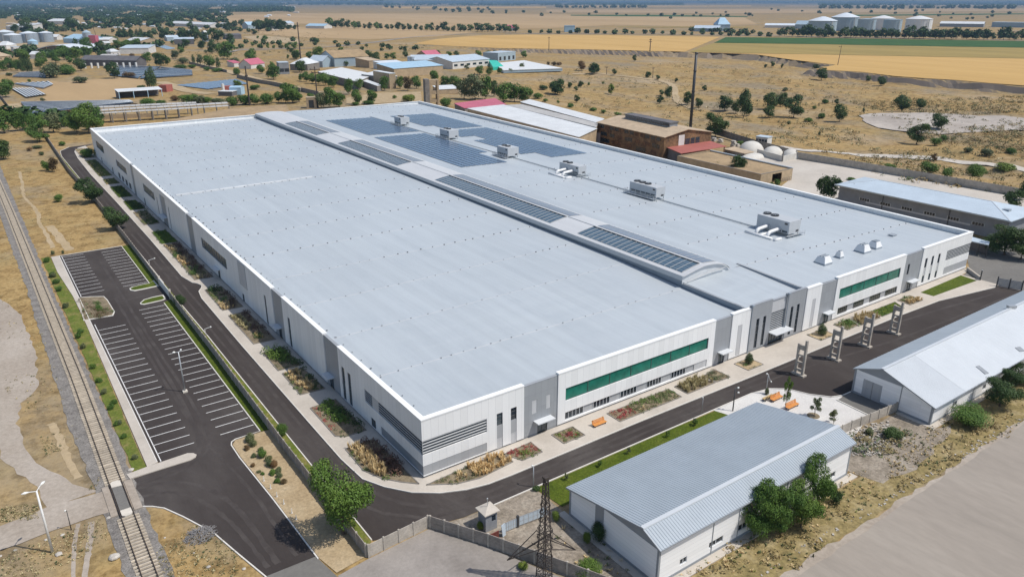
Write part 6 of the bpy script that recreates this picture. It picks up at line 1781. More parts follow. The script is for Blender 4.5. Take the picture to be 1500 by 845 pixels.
def porch():
 q = quad_px(3.2, *cr((1380, 320, 7.683), [(315, 262), (525, 306), (533, 272), (330, 215)]))
 o = thing('entrance_porch', 'dark open porch with pale roof at the right rear corner of the factory', 'porch', (q[1][0], q[1][1], 0))
 b = MB(); b.prism(q, 3.2, 3.45); b.build('roof', M['lblue_roof'], o)
 A, B, C_, D = [Vector(p) for p in q]
 b = MB(); 
 n = unit(Vector((-(B - A).y, (B - A).x)))
 for p, q2 in ((D, C_),): b.face([(*p, 0), (*q2, 0), (*q2, 3.2), (*p, 3.2)])
 b.build('back_wall', M['dark_roof'], o)
 for t in (.02, .5, .98): p = A.lerp(B, t); b = MB(); b.box(p.x - .12, p.y - .12, 0, p.x + .12, p.y + .12, 3.198); b.build('post', M['dark'], o)
porch()
# ---- chimney, ruin, pylons and poles
p = at(1011, 190)
o = thing('chimney', 'very tall thin dark steel chimney behind the brown brick hall', 'chimney', (p.x, p.y, 0))
b = MB(); b.tube([(p.x, p.y, 0), (p.x, p.y, 38.2)], [.78, .66], 14); b.build('shaft', M['dark'], o, True)
for z in (9, 19, 29, 37.6): b = MB(); b.tube([(p.x, p.y, z), (p.x, p.y, z + .35)], .88, 14); b.build('flange', M['lattice'], o)
b = MB(); b.box(p.x - 1.6, p.y - 1.6, 0, p.x + 1.6, p.y + 1.6, .8); b.build('footing', M['conc'], o)
def ruin():
 c = at(633, 158)
 o = thing('concrete_ruin', 'tall tan concrete ruin of two piers with openings behind the factory roof', 'ruin', (c.x, c.y, 0))
 d = unit(Vector((RIGHT.x, RIGHT.y))); n = Vector((-d.y, d.x)); ang = math.atan2(d.y, d.x) + .35
 u = Vector((math.cos(ang), math.sin(ang))); P = Vector((c.x, c.y)); h = 17.0
 b = MB(); b.obox(P - u * 3.2, ang, 2.6, 5.5, 0, h + .4); b.build('dark_pier', M['conc_dark'], o)
 for t in (-1.2, 3.6):
  b = MB(); b.obox(P + u * t, ang, 1.1, 4.5, 0, h); b.build('pier', M['tan_wall'], o)
 for z0, z1 in ((13.6, 16.998), (8.2, 10.4), (3.4, 5.2)):
  b = MB(); b.obox(P + u * 1.2, ang, 3.68, 3.8, z0, z1); b.build('crosswall', M['tan_wall'], o)
ruin()
def pole(label, px, base_y, top_y, r=.25, arms=(), name='utility_pole', mat='bark', lean=0):
 p = at(px, base_y)
 # height from the photo: the top sits at top_y
 lo, hi = 1, 90
 for i in range(40):
  m_ = (lo + hi) / 2
  if proj((p.x, p.y, m_))[1] > top_y: lo = m_
  else: hi = m_
 h = lo
 o = thing(name, label, 'pole', (p.x, p.y, 0))
 b = MB(); b.tube([(p.x, p.y, 0), (p.x + lean, p.y, h)], [r, r * .6], 8); b.build('shaft', M[mat], o)
 for z, L in arms:
  b = MB(); b.bar((p.x - RIGHT.x * L, p.y - RIGHT.y * L, h * z), (p.x + RIGHT.x * L, p.y + RIGHT.y * L, h * z), r * .9); b.build('crossarm', M[mat], o)
  for t in (-.85, .85): b = MB(); b.box(p.x + RIGHT.x * L * t - .12, p.y + RIGHT.y * L * t - .12, h * z + r * .5, p.x + RIGHT.x * L * t + .12, p.y + RIGHT.y * L * t + .12, h * z + r * .5 + .5); b.build('insulator', M['dark'], o)
pole('very tall thin pylon mast in the upper left plain, behind the white-roofed sheds', 440.7, 89, 33, .8, [(.9, 1.6)], mat='lattice')
pole('dark pole with crossarm just behind the factory, beside the row of trees', 466, 158, 98, .45, [(.93, 3.2), (.86, 2.4)], mat='lattice')
pole('thick dark pole behind the factory at upper left, near the blue-grey trailer', 366, 155, 97, .6, [(.75, .9)], mat='lattice')
pole('thin post standing in the wheat field, left one', 804, 73.5, 54, .5, [(.9, 1.5)])
pole('small lattice mast in the wheat field, right of the thin post', 952, 76, 57, .7, [(.92, 1.6), (.75, 1.9)])
pole('leaning thin pole at the edge of the lower wheat field', 1227, 96, 67, .35, [(.93, 1.4)], lean=2.0)
pole('slim mast between the silos at upper left', 40.5, 67, 50, .35, [(.9, 1)])
pole('leaning dark mast right of the shiny silo', 141, 54, 37, .5, [(.9, 1)], lean=-3)
pole('thin pole beside the valley track', 956, 115, 99, .3, [(.9, 1)])
pole('second thin pole beside the valley track, left of the first', 888.5, 109, 98, .3, [(.9, 1)])

# ---- upper left: farmyard sheds, silos, solar fields
L1 = (0, 30, 7.5); L2 = (0, 100, 6.25); L3 = (180, 20, 5.77); L4 = (420, 70, 6.81); L5 = (600, 70, 6.25)
def silo(label, px, rpx, top_px, mat='silo', rf='silo_roof', cone=.25, name='grain_silo', cat='silo', ribs=True, group=None, pole_=False):
 p = at(*px); d = (p - CPOS).dot(FWD); r = rpx * d / CF
 c = Vector((p.x, p.y, 0)) + Vector((HEAD.x, HEAD.y, 0)) * r * .9
 lo, hi = 1, 90
 for i in range(40):
  m_ = (lo + hi) / 2
  if proj((c.x, c.y, m_))[1] > top_px: lo = m_
  else: hi = m_
 h = max(lo * .55, lo - r * cone)
 o = thing(name, label, cat, c, group)
 b = MB(); prof = []
 n = 9 if ribs else 1
 for k in range(n):
  z0 = h * k / n; z1 = h * (k + 1) / n
  prof += [(r, z0), (r, z1 - .12)] + ([(r * 1.012, z1 - .12), (r * 1.012, z1)] if ribs else [(r, z1)])
 b.lathe(prof, c, 28); b.build('shell', M[mat], o)
 b = MB(); b.lathe([(r * 1.03, h + .003), (r * 1.03, h + .25), (r * .5, h + r * cone * .62), (r * .1, h + r * cone), (0, h + r * cone)], c, 28); b.build('roof', M[rf], o)
 b = MB(); b.bar(c - Vector((HEAD.x, HEAD.y, 0)) * r * 1.02 + RIGHT * r * .3 + Vector((0, 0, 0)), c - Vector((HEAD.x, HEAD.y, 0)) * r * 1.02 + RIGHT * r * .3 + Vector((0, 0, h)), max(.3, r * .05)); b.build('ladder', M['steel'], o)
 return o
sg = 'group of grain silos at upper left'
silo('leftmost ribbed grey silo at the left edge of the photo', cr(L1, [(20, 235)])[0], 12, cr(L1, [(0, 105)])[0][1])
silo('second grey silo from the left, in front of the leftmost', cr(L1, [(105, 258)])[0], 11.7, cr(L1, [(0, 140)])[0][1])
silo('third grey silo from the left, behind the small blue tank', cr(L1, [(285, 250)])[0], 12, cr(L1, [(0, 120)])[0][1])
silo('fourth grey silo, standing alone right of the others', cr(L1, [(482, 242)])[0], 9.5, cr(L1, [(0, 120)])[0][1])
silo('small squat pale blue tank in front of the third silo', cr(L1, [(338, 272)])[0], 6.7, cr(L1, [(0, 205)])[0][1], 'blue_roof', 'blue_roof', .5)
silo('tall narrow shiny silo with a turret, right of the grain silos', cr(L1, [(950, 258)])[0], 6.0, cr(L1, [(0, 108)])[0][1], 'silo', 'silo_blue', .6)
silo('single tall shiny silo between the blue roof and the long white shed', cr(L4, [(1240, 205)])[0], 5.4, 82, 'silo', 'silo_roof', .2)
R9 = (1180, 10, 6.818)
tg_ = 'big white and blue-grey storage tanks beyond the green field'
silo('leftmost wide blue-grey storage tank behind the dark tree row', cr(R9, [(205, 268)])[0], 20, 24.5, 'silo_blue', 'silo_roof', .3, 'storage_tank', 'tank', False)
silo('tallest storage tank, second from left, with a conveyor at its side', cr(R9, [(430, 245)])[0], 19.5, 19, 'silo_blue', 'silo_roof', .32, 'storage_tank', 'tank', False)
silo('blue-grey tank left of the white-roofed one in the middle of the tank row', cr(R9, [(632, 258)])[0], 12.6, 27.4, 'silo_blue', 'silo_blue', .08, 'storage_tank', 'tank', False)
silo('white-roofed tank behind two blue-grey tanks in the middle of the row', cr(R9, [(805, 235)])[0], 16.5, 23, 'silo_white', 'lamp_white', .25, 'storage_tank', 'tank', False)
silo('blue-grey tank right of the white-roofed one in the tank row', cr(R9, [(892, 258)])[0], 12.8, 28, 'silo_blue', 'silo_blue', .08, 'storage_tank', 'tank', False)
silo('rightmost storage tank, bright white and standing alone', cr(R9, [(1172, 252)])[0], 18, 23.5, 'silo_white', 'lamp_white', .25, 'storage_tank', 'tank', False)
a = at(*cr(R9, [(372, 235)])[0]); d = at(*cr(R9, [(540, 240)])[0])
o = thing('conveyor', 'dark sloping conveyor between the two left storage tanks', 'conveyor', a)
b = MB(); b.bar((a.x, a.y, 24), (d.x, d.y, 7), 2.5, 2.5); b.bar((a.x, a.y, 0), (a.x, a.y, 28), 4, 4); b.build('gantry', M['wh_trim'], o)
b = MB(); b.bar((d.x, d.y, 0), (d.x, d.y, 9), 6, 4); b.build('drive_house', M['silo_blue'], o)

def arch_hall():
 a, d = [at(*p) for p in cr(L1, [(405, 352), (848, 352)])]
 A = Vector((a.x, a.y)); B = Vector((d.x, d.y)); u = unit(B - A); n = Vector((-u.y, u.x)); L = (B - A).length
 o = thing('arched_hall', 'low hall with shallow arched grey roof in the trees at upper left', 'hall', (a.x, a.y, 0))
 b = MB(); nn = 14
 def P(t, back, z): q = A + u * L * t + n * back; return (q.x, q.y, z)
 def Z(t): return 3.6 + 5.2 * (1 - abs(2 * t - 1) ** 1.7)
 for k in range(nn):
  t0_, t1_ = k / nn, (k + 1) / nn
  b.face([P(t0_, -1, Z(t0_)), P(t1_, -1, Z(t1_)), P(t1_, 70, Z(t1_)), P(t0_, 70, Z(t0_))]); b.face([P(t0_, -1, Z(t0_) - .6), P(t1_, -1, Z(t1_) - .6), P(t1_, -1, Z(t1_)), P(t0_, -1, Z(t0_))])
 b.build('roof', M['silo_roof'], o)
 b = MB(); b.face([P(0, 3, 0), P(1, 3, 0)] + [P(t, 3, Z(t) - .5) for t in [k / nn for k in range(nn, -1, -1)]]); b.face([P(1, 3, 0), P(1, 68, 0), P(1, 68, 3.4), P(1, 3, 3.4)]); b.face([P(0, 68, 0), P(0, 3, 0), P(0, 3, 3.4), P(0, 68, 3.4)]); b.build('wall', M['conc_dark'], o)
 for t in (.02, .26, .5, .74, .98): b = MB(); b.bar(P(t, 0, 0), P(t, 0, Z(t) - .5), .9); b.build('column', M['tan_wall'], o)
arch_hall()
def PX(c, *p): return cr(c, list(p))
fg = None
block('farm_shed', 'pale blue-roofed shed between the lone silo and the shiny turret silo', 'shed', base_from(*PX(L1, (700, 250), (905, 258)), 40), 0, 7, 'gable', 6, 'blue_roof', 'blue_roof', .5)
block('red_shed', 'small bright pinkish red shed beside the shiny turret silo', 'shed', base_from(*PX(L1, (985, 268), (1060, 268)), 10), 0, 13, 'flat', .4, 'pink_roof', 'pink_roof', 0)
block('farm_shed', 'pale tan-roofed shed right of the small red shed', 'shed', base_from(*PX(L1, (1050, 250), (1205, 250)), 26), 0, 5, 'gable', 3.5, 'white_wall', 'old_white_roof', .5)
block('farm_shed', 'low white shed with tan wall below the small red shed', 'shed', base_from(*PX(L1, (1145, 282), (1215, 280)), 14), 0, 4, 'gable', 2, 'white_wall', 'old_white_roof', .4)
block('farm_shed', 'long pale-roofed barn right of the cypress row at upper left', 'shed', base_from(*PX(L3, (20, 255), (150, 262)), 34), 0, 5, 'gable', 4, 'tan_wall', 'old_white_roof', .5)
block('farm_shed', 'red and white roofed barn behind the leftmost silos', 'shed', base_from(*PX(L1, (70, 105), (262, 118)), 40), 0, 8, 'mono', 7, 'white_wall', 'old_white_roof', .5)
o = block('far_house', 'long white roof between trees behind the silos', 'house', base_from(*PX(L1, (520, 46), (725, 48)), 50), 0, 9, 'gable', 6, 'white_wall', 'old_white_roof', .5)
block('farm_house', 'small white house right of the fourth silo', 'house', base_from(*PX(L1, (555, 218), (630, 218)), 18), 0, 5, 'gable', 4, 'white_wall', 'old_white_roof', .5)
block('farm_house', 'pale house at the left edge below the silos', 'house', base_from(*PX(L1, (-40, 318), (75, 318)), 24), 0, 5, 'hip', 5, 'white_wall', 'old_white_roof', .5)
block('farm_house', 'tan hipped house at the left edge among the trees', 'house', base_from(*PX(L1, (-10, 440), (135, 428)), 20), 0, 4, 'hip', 4, 'tan_wall', 'tan_roof', .5, [(0, 3, 1.2, 2.6, 1.4)])
block('long_store', 'white flat-roofed store left of the arched hall', 'store', base_from(*PX(L1, (155, 338), (290, 332)), 9), 0, 5, 'flat', .4, 'white_wall', 'lblue_roof', .3)
block('farm_house', 'pale cottage half hidden by trees left of the arched hall', 'house', base_from(*PX(L1, (330, 425), (405, 425)), 14), 0, 5, 'gable', 3, 'white_wall', 'old_white_roof', .4)
block('long_store', 'low grey-blue flat roof right of the arched hall', 'store', base_from(*PX(L1, (1320, 372), (1640, 368)), 40), 0, 7, 'mono', 2, 'white_wall', 'lblue_roof', .4)
block('long_store', 'pale-roofed low store among trees right of the arched hall', 'store', base_from(*PX(L1, (1060, 448), (1250, 446)), 22), 0, 4, 'mono', 2, 'tan_wall', 'old_grey_roof', .4)
block('farm_house', 'white house with hipped roof right of the arched hall', 'house', base_from(*PX(L1, (1225, 395), (1325, 390)), 16), 0, 5, 'hip', 3, 'white_wall', 'old_white_roof', .5, [(0, 2, 1.5, 3, 1.6)])
def ruined_barn():
 o = block('long_barn', 'long dark-roofed barn with pale pillars behind the central solar rows', 'barn', base_from(*PX(L1, (900, 500), (1500, 512)), 16), 0, 6, 'gable', 4, 'dark_roof', 'dark_roof', .6)
 a, d = [at(*p) for p in PX(L1, (940, 528), (1500, 522))]
 for k in range(9):
  t = k / 8; p = a.lerp(d, t); b = MB(); b.obox((p.x, p.y), .3, 1.6, 1.6, 0, 5.0); b.build('pillar', M['white_wall'], o)
ruined_barn()

def solar_field(label, quad, rows, along, z=.7, mat='solar_dark', gap=.5, tiltz=.6):
 """quad: four ground corners in order; rows run from edge 0-1 to edge 3-2 if along else 0-3 to 1-2"""
 q = [Vector((p.x, p.y)) for p in [at(*a) for a in quad]]
 c = sum(q, Vector((0, 0))) / 4
 o = thing('solar_field', label, 'solar panels', (c.x, c.y, 0))
 for k in range(rows):
  t0_, t1_ = k / rows, (k + 1 - gap) / rows
  if along: a0, a1, b0, b1 = q[0].lerp(q[1], t0_), q[3].lerp(q[2], t0_), q[0].lerp(q[1], t1_), q[3].lerp(q[2], t1_)
  else: a0, a1, b0, b1 = q[0].lerp(q[3], t0_), q[1].lerp(q[2], t0_), q[0].lerp(q[3], t1_), q[1].lerp(q[2], t1_)
  za, zb = (z, z + tiltz) if (Vector((*a0, 0)) - CPOS).length < (Vector((*b0, 0)) - CPOS).length else (z + tiltz, z)
  b = MB()
  b.hexa([(*a0, za), (*b0, zb), (*b1, zb), (*a1, za)], [(*a0, za + .08), (*b0, zb + .08), (*b1, zb + .08), (*a1, za + .08)])
  for t in [i / 5 for i in range(6)]:
   p = ((a0 + b0) / 2).lerp((a1 + b1) / 2, t); b.box(p.x - .1, p.y - .1, 0, p.x + .1, p.y + .1, z)
  if gap > .25:
   hi, lo = ((a0, a1), (b0, b1)) if za > zb else ((b0, b1), (a0, a1))
   w_ = .9 if mat == 'solar_dark' else .3; p, q2 = hi[0].lerp(lo[0], .02), hi[1].lerp(lo[1], .02); zz = max(za, zb) + .14
   b.bar((*p, zz), (*q2, zz), w_, .08, 1)
  b.build('panel_row', [M[mat], M['silo_roof']], o)
 return o
solar_field('left edge solar rows with wide gaps, nearest block beside the round tree', PX(L2, (125, 150), (455, 132), (490, 158), (400, 195)), 7, True, .7, gap=.38, tiltz=.35)
solar_field('left edge solar rows stepping down towards the pale lane', PX(L2, (110, 195), (325, 190), (435, 250), (250, 278)), 7, True, .7, gap=.38, tiltz=.35)
solar_field('long dark solar field left of the open trellis shed, behind the trees', PX(L2, (195, 330), (1190, 312), (1225, 330), (290, 437)), 8, False, .8, gap=.32)
solar_field('solar field in the centre left, in front of the long dark barn', PX(L3, (-110, 530), (130, 555), (330, 460), (-60, 450)), 7, False, .9, 'solar_dark', .32)
solar_field('right part of the centre left solar field, thinning to the right', PX(L3, (140, 558), (590, 530), (585, 488), (340, 462)), 6, False, .9, 'solar_dark', .38)
solar_field('dark solar block at left behind the olive field', PX(L1, (140, 630), (510, 640), (480, 572), (230, 588)), 7, False, .8)
solar_field('smooth grey-blue solar field beside the tan yard', PX(L3, (455, 612), (720, 645), (1060, 600), (960, 560)), 11, False, .5, 'solar', .12, .3)
solar_field('pale blue solar rows by the far road at upper left', PX(L3, (225, 262), (380, 308), (445, 300), (290, 258)), 6, False, .5, 'blue_roof', .3)
def open_shed(label, a, d, depth, h, rf, nposts, name='open_shed'):
 q = base_from(a, d, depth); A, B, C_, D = [Vector(p) for p in q]
 o = thing(name, label, 'shed', (A.x, A.y, 0))
 b = MB(); e = [p + unit(p - (A + C_) / 2) * .5 for p in (A, B, C_, D)]
 b.hexa([(*e[0], h), (*e[1], h), (*e[2], h + .9), (*e[3], h + .9)], [(*e[0], h + .2), (*e[1], h + .2), (*e[2], h + 1.1), (*e[3], h + 1.1)]); b.build('roof', M[rf], o)
 for k in range(nposts):
  p = A.lerp(B, (k + .02) / (nposts - 1 + .04)); b = MB(); b.box(p.x - .2, p.y - .2, 0, p.x + .2, p.y + .2, h - .002); b.build('post', M['blue_roof'], o)
 b = MB(); b.face([(*D, 0), (*C_, 0), (*C_, h + .8), (*D, h + .8)]); b.face([(*A, 0), (*D, 0), (*D, h + .8), (*A, h - .1)]); b.build('rear_wall', M['dark_roof'], o)
 return o
open_shed('open-fronted shed with pale roof at upper left, near the tall dark cypress', *PX(L2, (1095, 284), (1490, 258)), 11, 4.6, 'old_white_roof', 4)
block('red_container', 'bright red and orange stack at the end of the open-fronted shed', 'container', base_from(*PX(L3, (372, 665), (425, 655)), 6), 0, 4.5, 'flat', .2, 'red_roof', 'red_roof', 0)
block('trailer', 'blue-grey trailer body behind the factory at upper left', 'trailer', base_from(*PX(L3, (905, 690), (1002, 690)), 8), 0, 5.2, 'gable', .8, 'blue_roof', 'blue_roof', .1)
block('kiosk', 'low dark kiosk with white roof beside the blue-grey trailer', 'kiosk', base_from(*PX(L3, (808, 698), (925, 700)), 7), 0, 3.0, 'flat', .3, 'dark_roof', 'old_white_roof', .3)
block('red_container', 'flat red box behind the blue-grey trailer', 'container', base_from(*PX(L3, (862, 655), (935, 652)), 5), 0, 3, 'flat', .2, 'red_roof', 'red_roof', 0)
o = thing('water_tank', 'slim white tank on the yard beside the red box', 'tank', at(*PX(L3, (850, 660))[0]))
c = OFF[o.name]; b = MB(); b.lathe([(1.1, 0), (1.1, 5.2)], c, 14); b.build('shell', M['lamp_white'], o); b = MB(); b.lathe([(1.15, 5.2), (.6, 5.7), (0, 5.8)], c, 14); b.build('lid', M['steel'], o)
def trellis():
 o = thing('trellis_shed', 'long derelict open shed with white slatted roof strips right behind the factory', 'shed', (35, 385, 0))
 c = (200, 140, 7.5)
 for k, (a, d, z, h, lb) in enumerate((((-430, 205), (1015, 120), 5.2, .0, 'roof_strip'), ((-460, 175), (1010, 90), 6.4, 0, 'roof_strip'), ((-480, 140), (660, 88), 6.0, 0, 'roof_strip'))):
  A, B = [at(*p, z) for p in cr(c, [a, d])]
  n = 20
  b = MB()
  for i in range(n):
   p, q = A.lerp(B, i / n), A.lerp(B, (i + .94) / n)
   u = unit(Vector((q.x - p.x, q.y - p.y))); nn = Vector((-u.y, u.x)) * (3.2 if k else 4.2)
   b.hexa([(p.x, p.y, z), (q.x, q.y, z), (q.x + nn.x, q.y + nn.y, z + .5), (p.x + nn.x, p.y + nn.y, z + .5)], [(p.x, p.y, z + .12), (q.x, q.y, z + .12), (q.x + nn.x, q.y + nn.y, z + .62), (p.x + nn.x, p.y + nn.y, z + .62)])
  b.build(lb, M['old_grey_roof'], o)
  for i in range(0, 21, 2):
   p = A.lerp(B, i / 20); b = MB(); b.box(p.x - .25, p.y - .25, 0, p.x + .25, p.y + .25, z - .01); b.build('post', M['conc_dark'], o)
 A, B = [at(*p, 0) for p in cr(c, [(-430, 285), (230, 262)])]
 b = MB(); b.bar((A.x, A.y + 9, 1.2), (B.x, B.y + 9, 1.2), .6, 2.4); b.build('low_wall', M['tan_wall'], o)
trellis()
block('flat_roofed_store', 'long low flat tan roof right behind the factory, left of the tall dark pole', 'store', quad_px(3.5, *cr((200, 140, 7.5), [(290, 290), (1700, 215), (1640, 105), (1010, 150)])), 0, 3.5, 'flat', .2, 'conc_dark', 'dirt_roof', .1)
block('ruined_hut', 'small tan hut with dark doorway behind the factory roof edge', 'hut', base_from(*PX(L4, (200, 610), (300, 608)), 6), 0, 6.5, 'flat', .3, 'tan_wall', 'tan_roof', .1, [(0, 1, .5, 5.2, 3)])
# ---- white-roofed sheds and blue roofs in the centre distance
block('white_roofed_shed', 'big white-roofed shed with bright flat roof behind the line of trees', 'shed', quad_px(6, *PX(L4, (310, 238), (700, 335), (880, 262), (545, 195))), 0, 5.5, 'flat', .2, 'conc_dark', 'lamp_white', .2)
block('white_roofed_shed', 'second white-roofed shed with ribbed dark wall, behind the bright flat one', 'shed', quad_px(7, *PX(L4, (745, 265), (1030, 300), (1100, 288), (870, 242))), 0, 7, 'mono', .4, 'conc_dark', 'old_white_roof', .3)
block('white_roofed_shed', 'low white lean-to roof in front of the ribbed white-roofed shed', 'shed', quad_px(4, *PX(L4, (730, 325), (900, 385), (945, 375), (790, 318))), 0, 4, 'flat', .2, 'conc_dark', 'old_white_roof', .2)
block('tan_shed', 'tan end wall building beside the ribbed white-roofed shed', 'shed', base_from(*PX(L4, (1030, 412), (1092, 408)), 30), 0, 11, 'flat', .2, 'tan_wall', 'old_white_roof', .1)
block('blue_roofed_shed', 'long pale blue roofed shed in front of the shiny silo', 'shed', base_from(*PX(L4, (1075, 300), (1560, 262)), 26), 0, 7.5, 'mono', 3, 'tan_wall', 'blue_roof', .6)
block('grey_roofed_shed', 'long grey-brown roofed barn with blue-grey wall behind the bright white roof', 'barn', base_from(*PX(L4, (480, 195), (825, 178)), 40), 0, 9, 'gable', 6, 'silo_blue', 'dirt_roof', .6)
block('farm_house', 'small blue-gabled house left of the grey-brown barn', 'house', base_from(*PX(L4, (360, 200), (470, 190)), 20), 0, 6, 'gable', 5, 'silo_blue', 'lblue_roof', .5, ridge='short')
block('farm_house', 'round white-roofed hut left of the bright white roof', 'hut', base_from(*PX(L4, (210, 232), (330, 210)), 18), 0, 6, 'hip', 5, 'conc_dark', 'old_white_roof', .5)
block('tan_shed', 'tan flat building right of the grey-brown barn', 'shed', base_from(*PX(L4, (825, 205), (940, 195)), 20), 0, 7, 'mono', 2, 'tan_wall', 'tan_roof', .4)
block('grey_roofed_shed', 'wide pale roof left of the shiny silo', 'shed', base_from(*PX(L4, (980, 225), (1210, 212)), 24), 0, 5, 'mono', 2, 'white_wall', 'silo_roof', .4)
block('pink_roofed_house', 'house with bright pink roof right of the shiny silo', 'house', base_from(*PX(L5, (165, 118), (290, 108)), 18), 0, 5, 'gable', 5, 'tan_wall', 'pink_roof', .5)
block('long_blue_shed', 'long shed with light blue-grey roof and white wall, centre distance', 'shed', base_from(*PX(L5, (395, 200), (730, 168)), 40), 0, 7, 'gable', 4, 'white_wall', 'lblue_roof', .6, [(0, 6, 2.5, 4.5, 5)])
block('long_store', 'low white annex with dark bays left of the long blue-grey shed', 'store', base_from(*PX(L5, (50, 192), (395, 185)), 30), 0, 8, 'mono', 3, 'white_wall', 'lblue_roof', .4, [(0, 5, 1.0, 4.5, 5)])
for px, lb in ((((245, 187), (275, 185)), 'tiny teal panel stack left of the blue-grey shed'), (((355, 188), (395, 186)), 'small teal panel stack at the corner of the blue-grey shed')):
 block('teal_stack', lb, 'stack', base_from(*PX(L5, *px), 4), 0, 3.5, 'flat', .2, 'teal', 'teal', 0)
block('teal_shelter', 'bright teal sheeted shelter at the right end of the long blue-grey shed', 'shelter', quad_px(0, *PX(L5, (765, 210), (860, 200), (800, 165), (725, 160))), 0, 3.0, 'mono', 2, 'teal', 'teal', 0)
block('wide_white_shed', 'very wide low shed with pointed white roof at the right of the sheds', 'shed', quad_px(2.5, *PX(L5, (860, 208), (1400, 190), (1050, 124), (770, 152))), 0, 2.5, 'mono', .8, 'silo_blue', 'lamp_white', .3)
block('grey_block', 'flat grey block with dark openings behind the wide white shed', 'building', base_from(*PX(L5, (810, 130), (970, 112)), 20), 0, 9, 'flat', .4, 'silo_blue', 'lblue_roof', .2, [(0, 4, 1, 5, 4)])
block('tan_shed', 'pale low roof behind the tall ruin', 'shed', base_from(*PX(L5, (270, 430), (450, 420)), 12), 0, 3.5, 'mono', 1.5, 'tan_wall', 'old_white_roof', .3)
block('pink_roofed_house', 'small house with arched bright pink roof beside the lane at upper left', 'house', base_from(*PX(L3, (1085, 470), (1200, 455)), 14), 0, 4, 'gable', 5, 'white_wall', 'pink_roof', .5)
block('pink_roofed_house', 'tiny pink roof left of the arched pink-roofed house', 'house', base_from(*PX(L3, (942, 455), (1000, 450)), 10), 0, 4, 'mono', 2, 'white_wall', 'pink_roof', .3)
block('grey_block', 'small grey block with white end beyond the arched pink roof', 'building', base_from(*PX(L3, (1325, 515), (1410, 512)), 14), 0, 10, 'flat', .4, 'grey_wall', 'lblue_roof', .2, [(0, 2, 2, 5, 4)])
block('dark_barn', 'long black-walled barn in the plain at upper left', 'barn', base_from(*PX(L3, (438, 265), (605, 262)), 16), 0, 8, 'mono', 2, 'dark_roof', 'lblue_roof', .4)
block('dark_barn', 'thin dark open barn right of the clump of round trees', 'barn', base_from(*PX(L3, (868, 220), (1005, 216)), 14), 0, 7, 'mono', 2, 'dark_roof', 'dark_roof', .4)
block('farm_house', 'little white-fronted house among the round trees', 'house', base_from(*PX(L3, (672, 240), (708, 240)), 10), 0, 12, 'gable', 5, 'silo_blue', 'lamp_white', .5, ridge='short')
block('long_greenhouse', 'very long thin pale greenhouse roof in the far plain', 'greenhouse', base_from(*PX(L3, (395, 105), (740, 122)), 34), 0, 7, 'gable', 5, 'white_wall', 'old_white_roof', .5)
block('farm_shed', 'small flat roof left of the black-walled barn', 'shed', base_from(*PX(L3, (375, 235), (475, 232)), 14), 0, 6, 'gable', 3, 'silo_blue', 'lblue_roof', .4)
block('farm_house', 'pale blue house at the left end of the dark tree clump', 'house', base_from(*PX(L3, (1060, 132), (1125, 130)), 24), 0, 9, 'gable', 7, 'silo_blue', 'blue_roof', .5)
block('farm_house', 'white house right of the dark tree clump on the plain', 'house', base_from(*PX(L3, (1395, 115), (1450, 112)), 24), 0, 9, 'gable', 5, 'white_wall', 'lblue_roof', .5)
block('farm_house', 'white roof in front of the dark tree clump', 'house', base_from(*PX(L3, (1265, 145), (1320, 142)), 16), 0, 6, 'gable', 4, 'white_wall', 'old_white_roof', .5)
block('long_blue_shed', 'pale blue long shed at the edge of the stubble field', 'shed', base_from((448, 42), (475, 42.5), 30), 0, 6, 'gable', 5, 'white_wall', 'blue_roof', .5)
block('pink_roofed_house', 'house with red roof in the tree row by the far wheat field', 'house', base_from((737, 45.5), (755, 45.5), 25), 0, 6, 'gable', 6, 'white_wall', 'pink_roof', .8)
block('blue_house', 'blue block house in the tree row by the far wheat field', 'house', base_from((827, 47.5), (842, 47.5), 20), 0, 13, 'flat', .6, 'blue_roof', 'silo_blue', .4)
block('farm_complex', 'low grey farm roofs among dark trees beyond the wheat field', 'farm', base_from((1015, 46.5), (1052, 47), 60), 0, 7, 'gable', 5, 'silo_blue', 'lblue_roof', .6)
block('blue_house', 'blue-roofed building at the right of the grey farm roofs', 'house', base_from((1051, 46), (1069, 46), 40), 0, 14, 'hip', 14, 'silo_blue', 'blue_roof', .6)
block('farm_complex', 'long pale sheds left of the leftmost storage tank', 'farm', base_from((1120, 41), (1165, 41.5), 50), 0, 6, 'gable', 4, 'white_wall', 'silo_roof', .6)
block('farm_complex', 'grey-blue pitched shed just left of the leftmost storage tank', 'farm', base_from((1164, 42.5), (1194, 43), 50), 0, 10, 'gable', 8, 'silo_blue', 'silo_blue', .6)
block('farm_complex', 'long dark sheds with pale roofs right of the white storage tank', 'farm', base_from((1376, 39.5), (1440, 40.5), 50), 0, 8, 'gable', 5, 'wh_trim', 'old_white_roof', .6)
block('farm_complex', 'pale grey boxy sheds at the right edge of the far plain', 'farm', base_from((1452, 40), (1500, 41), 40), 0, 12, 'flat', 1, 'silo_blue', 'lblue_roof', .6)
rh = random.Random(21)
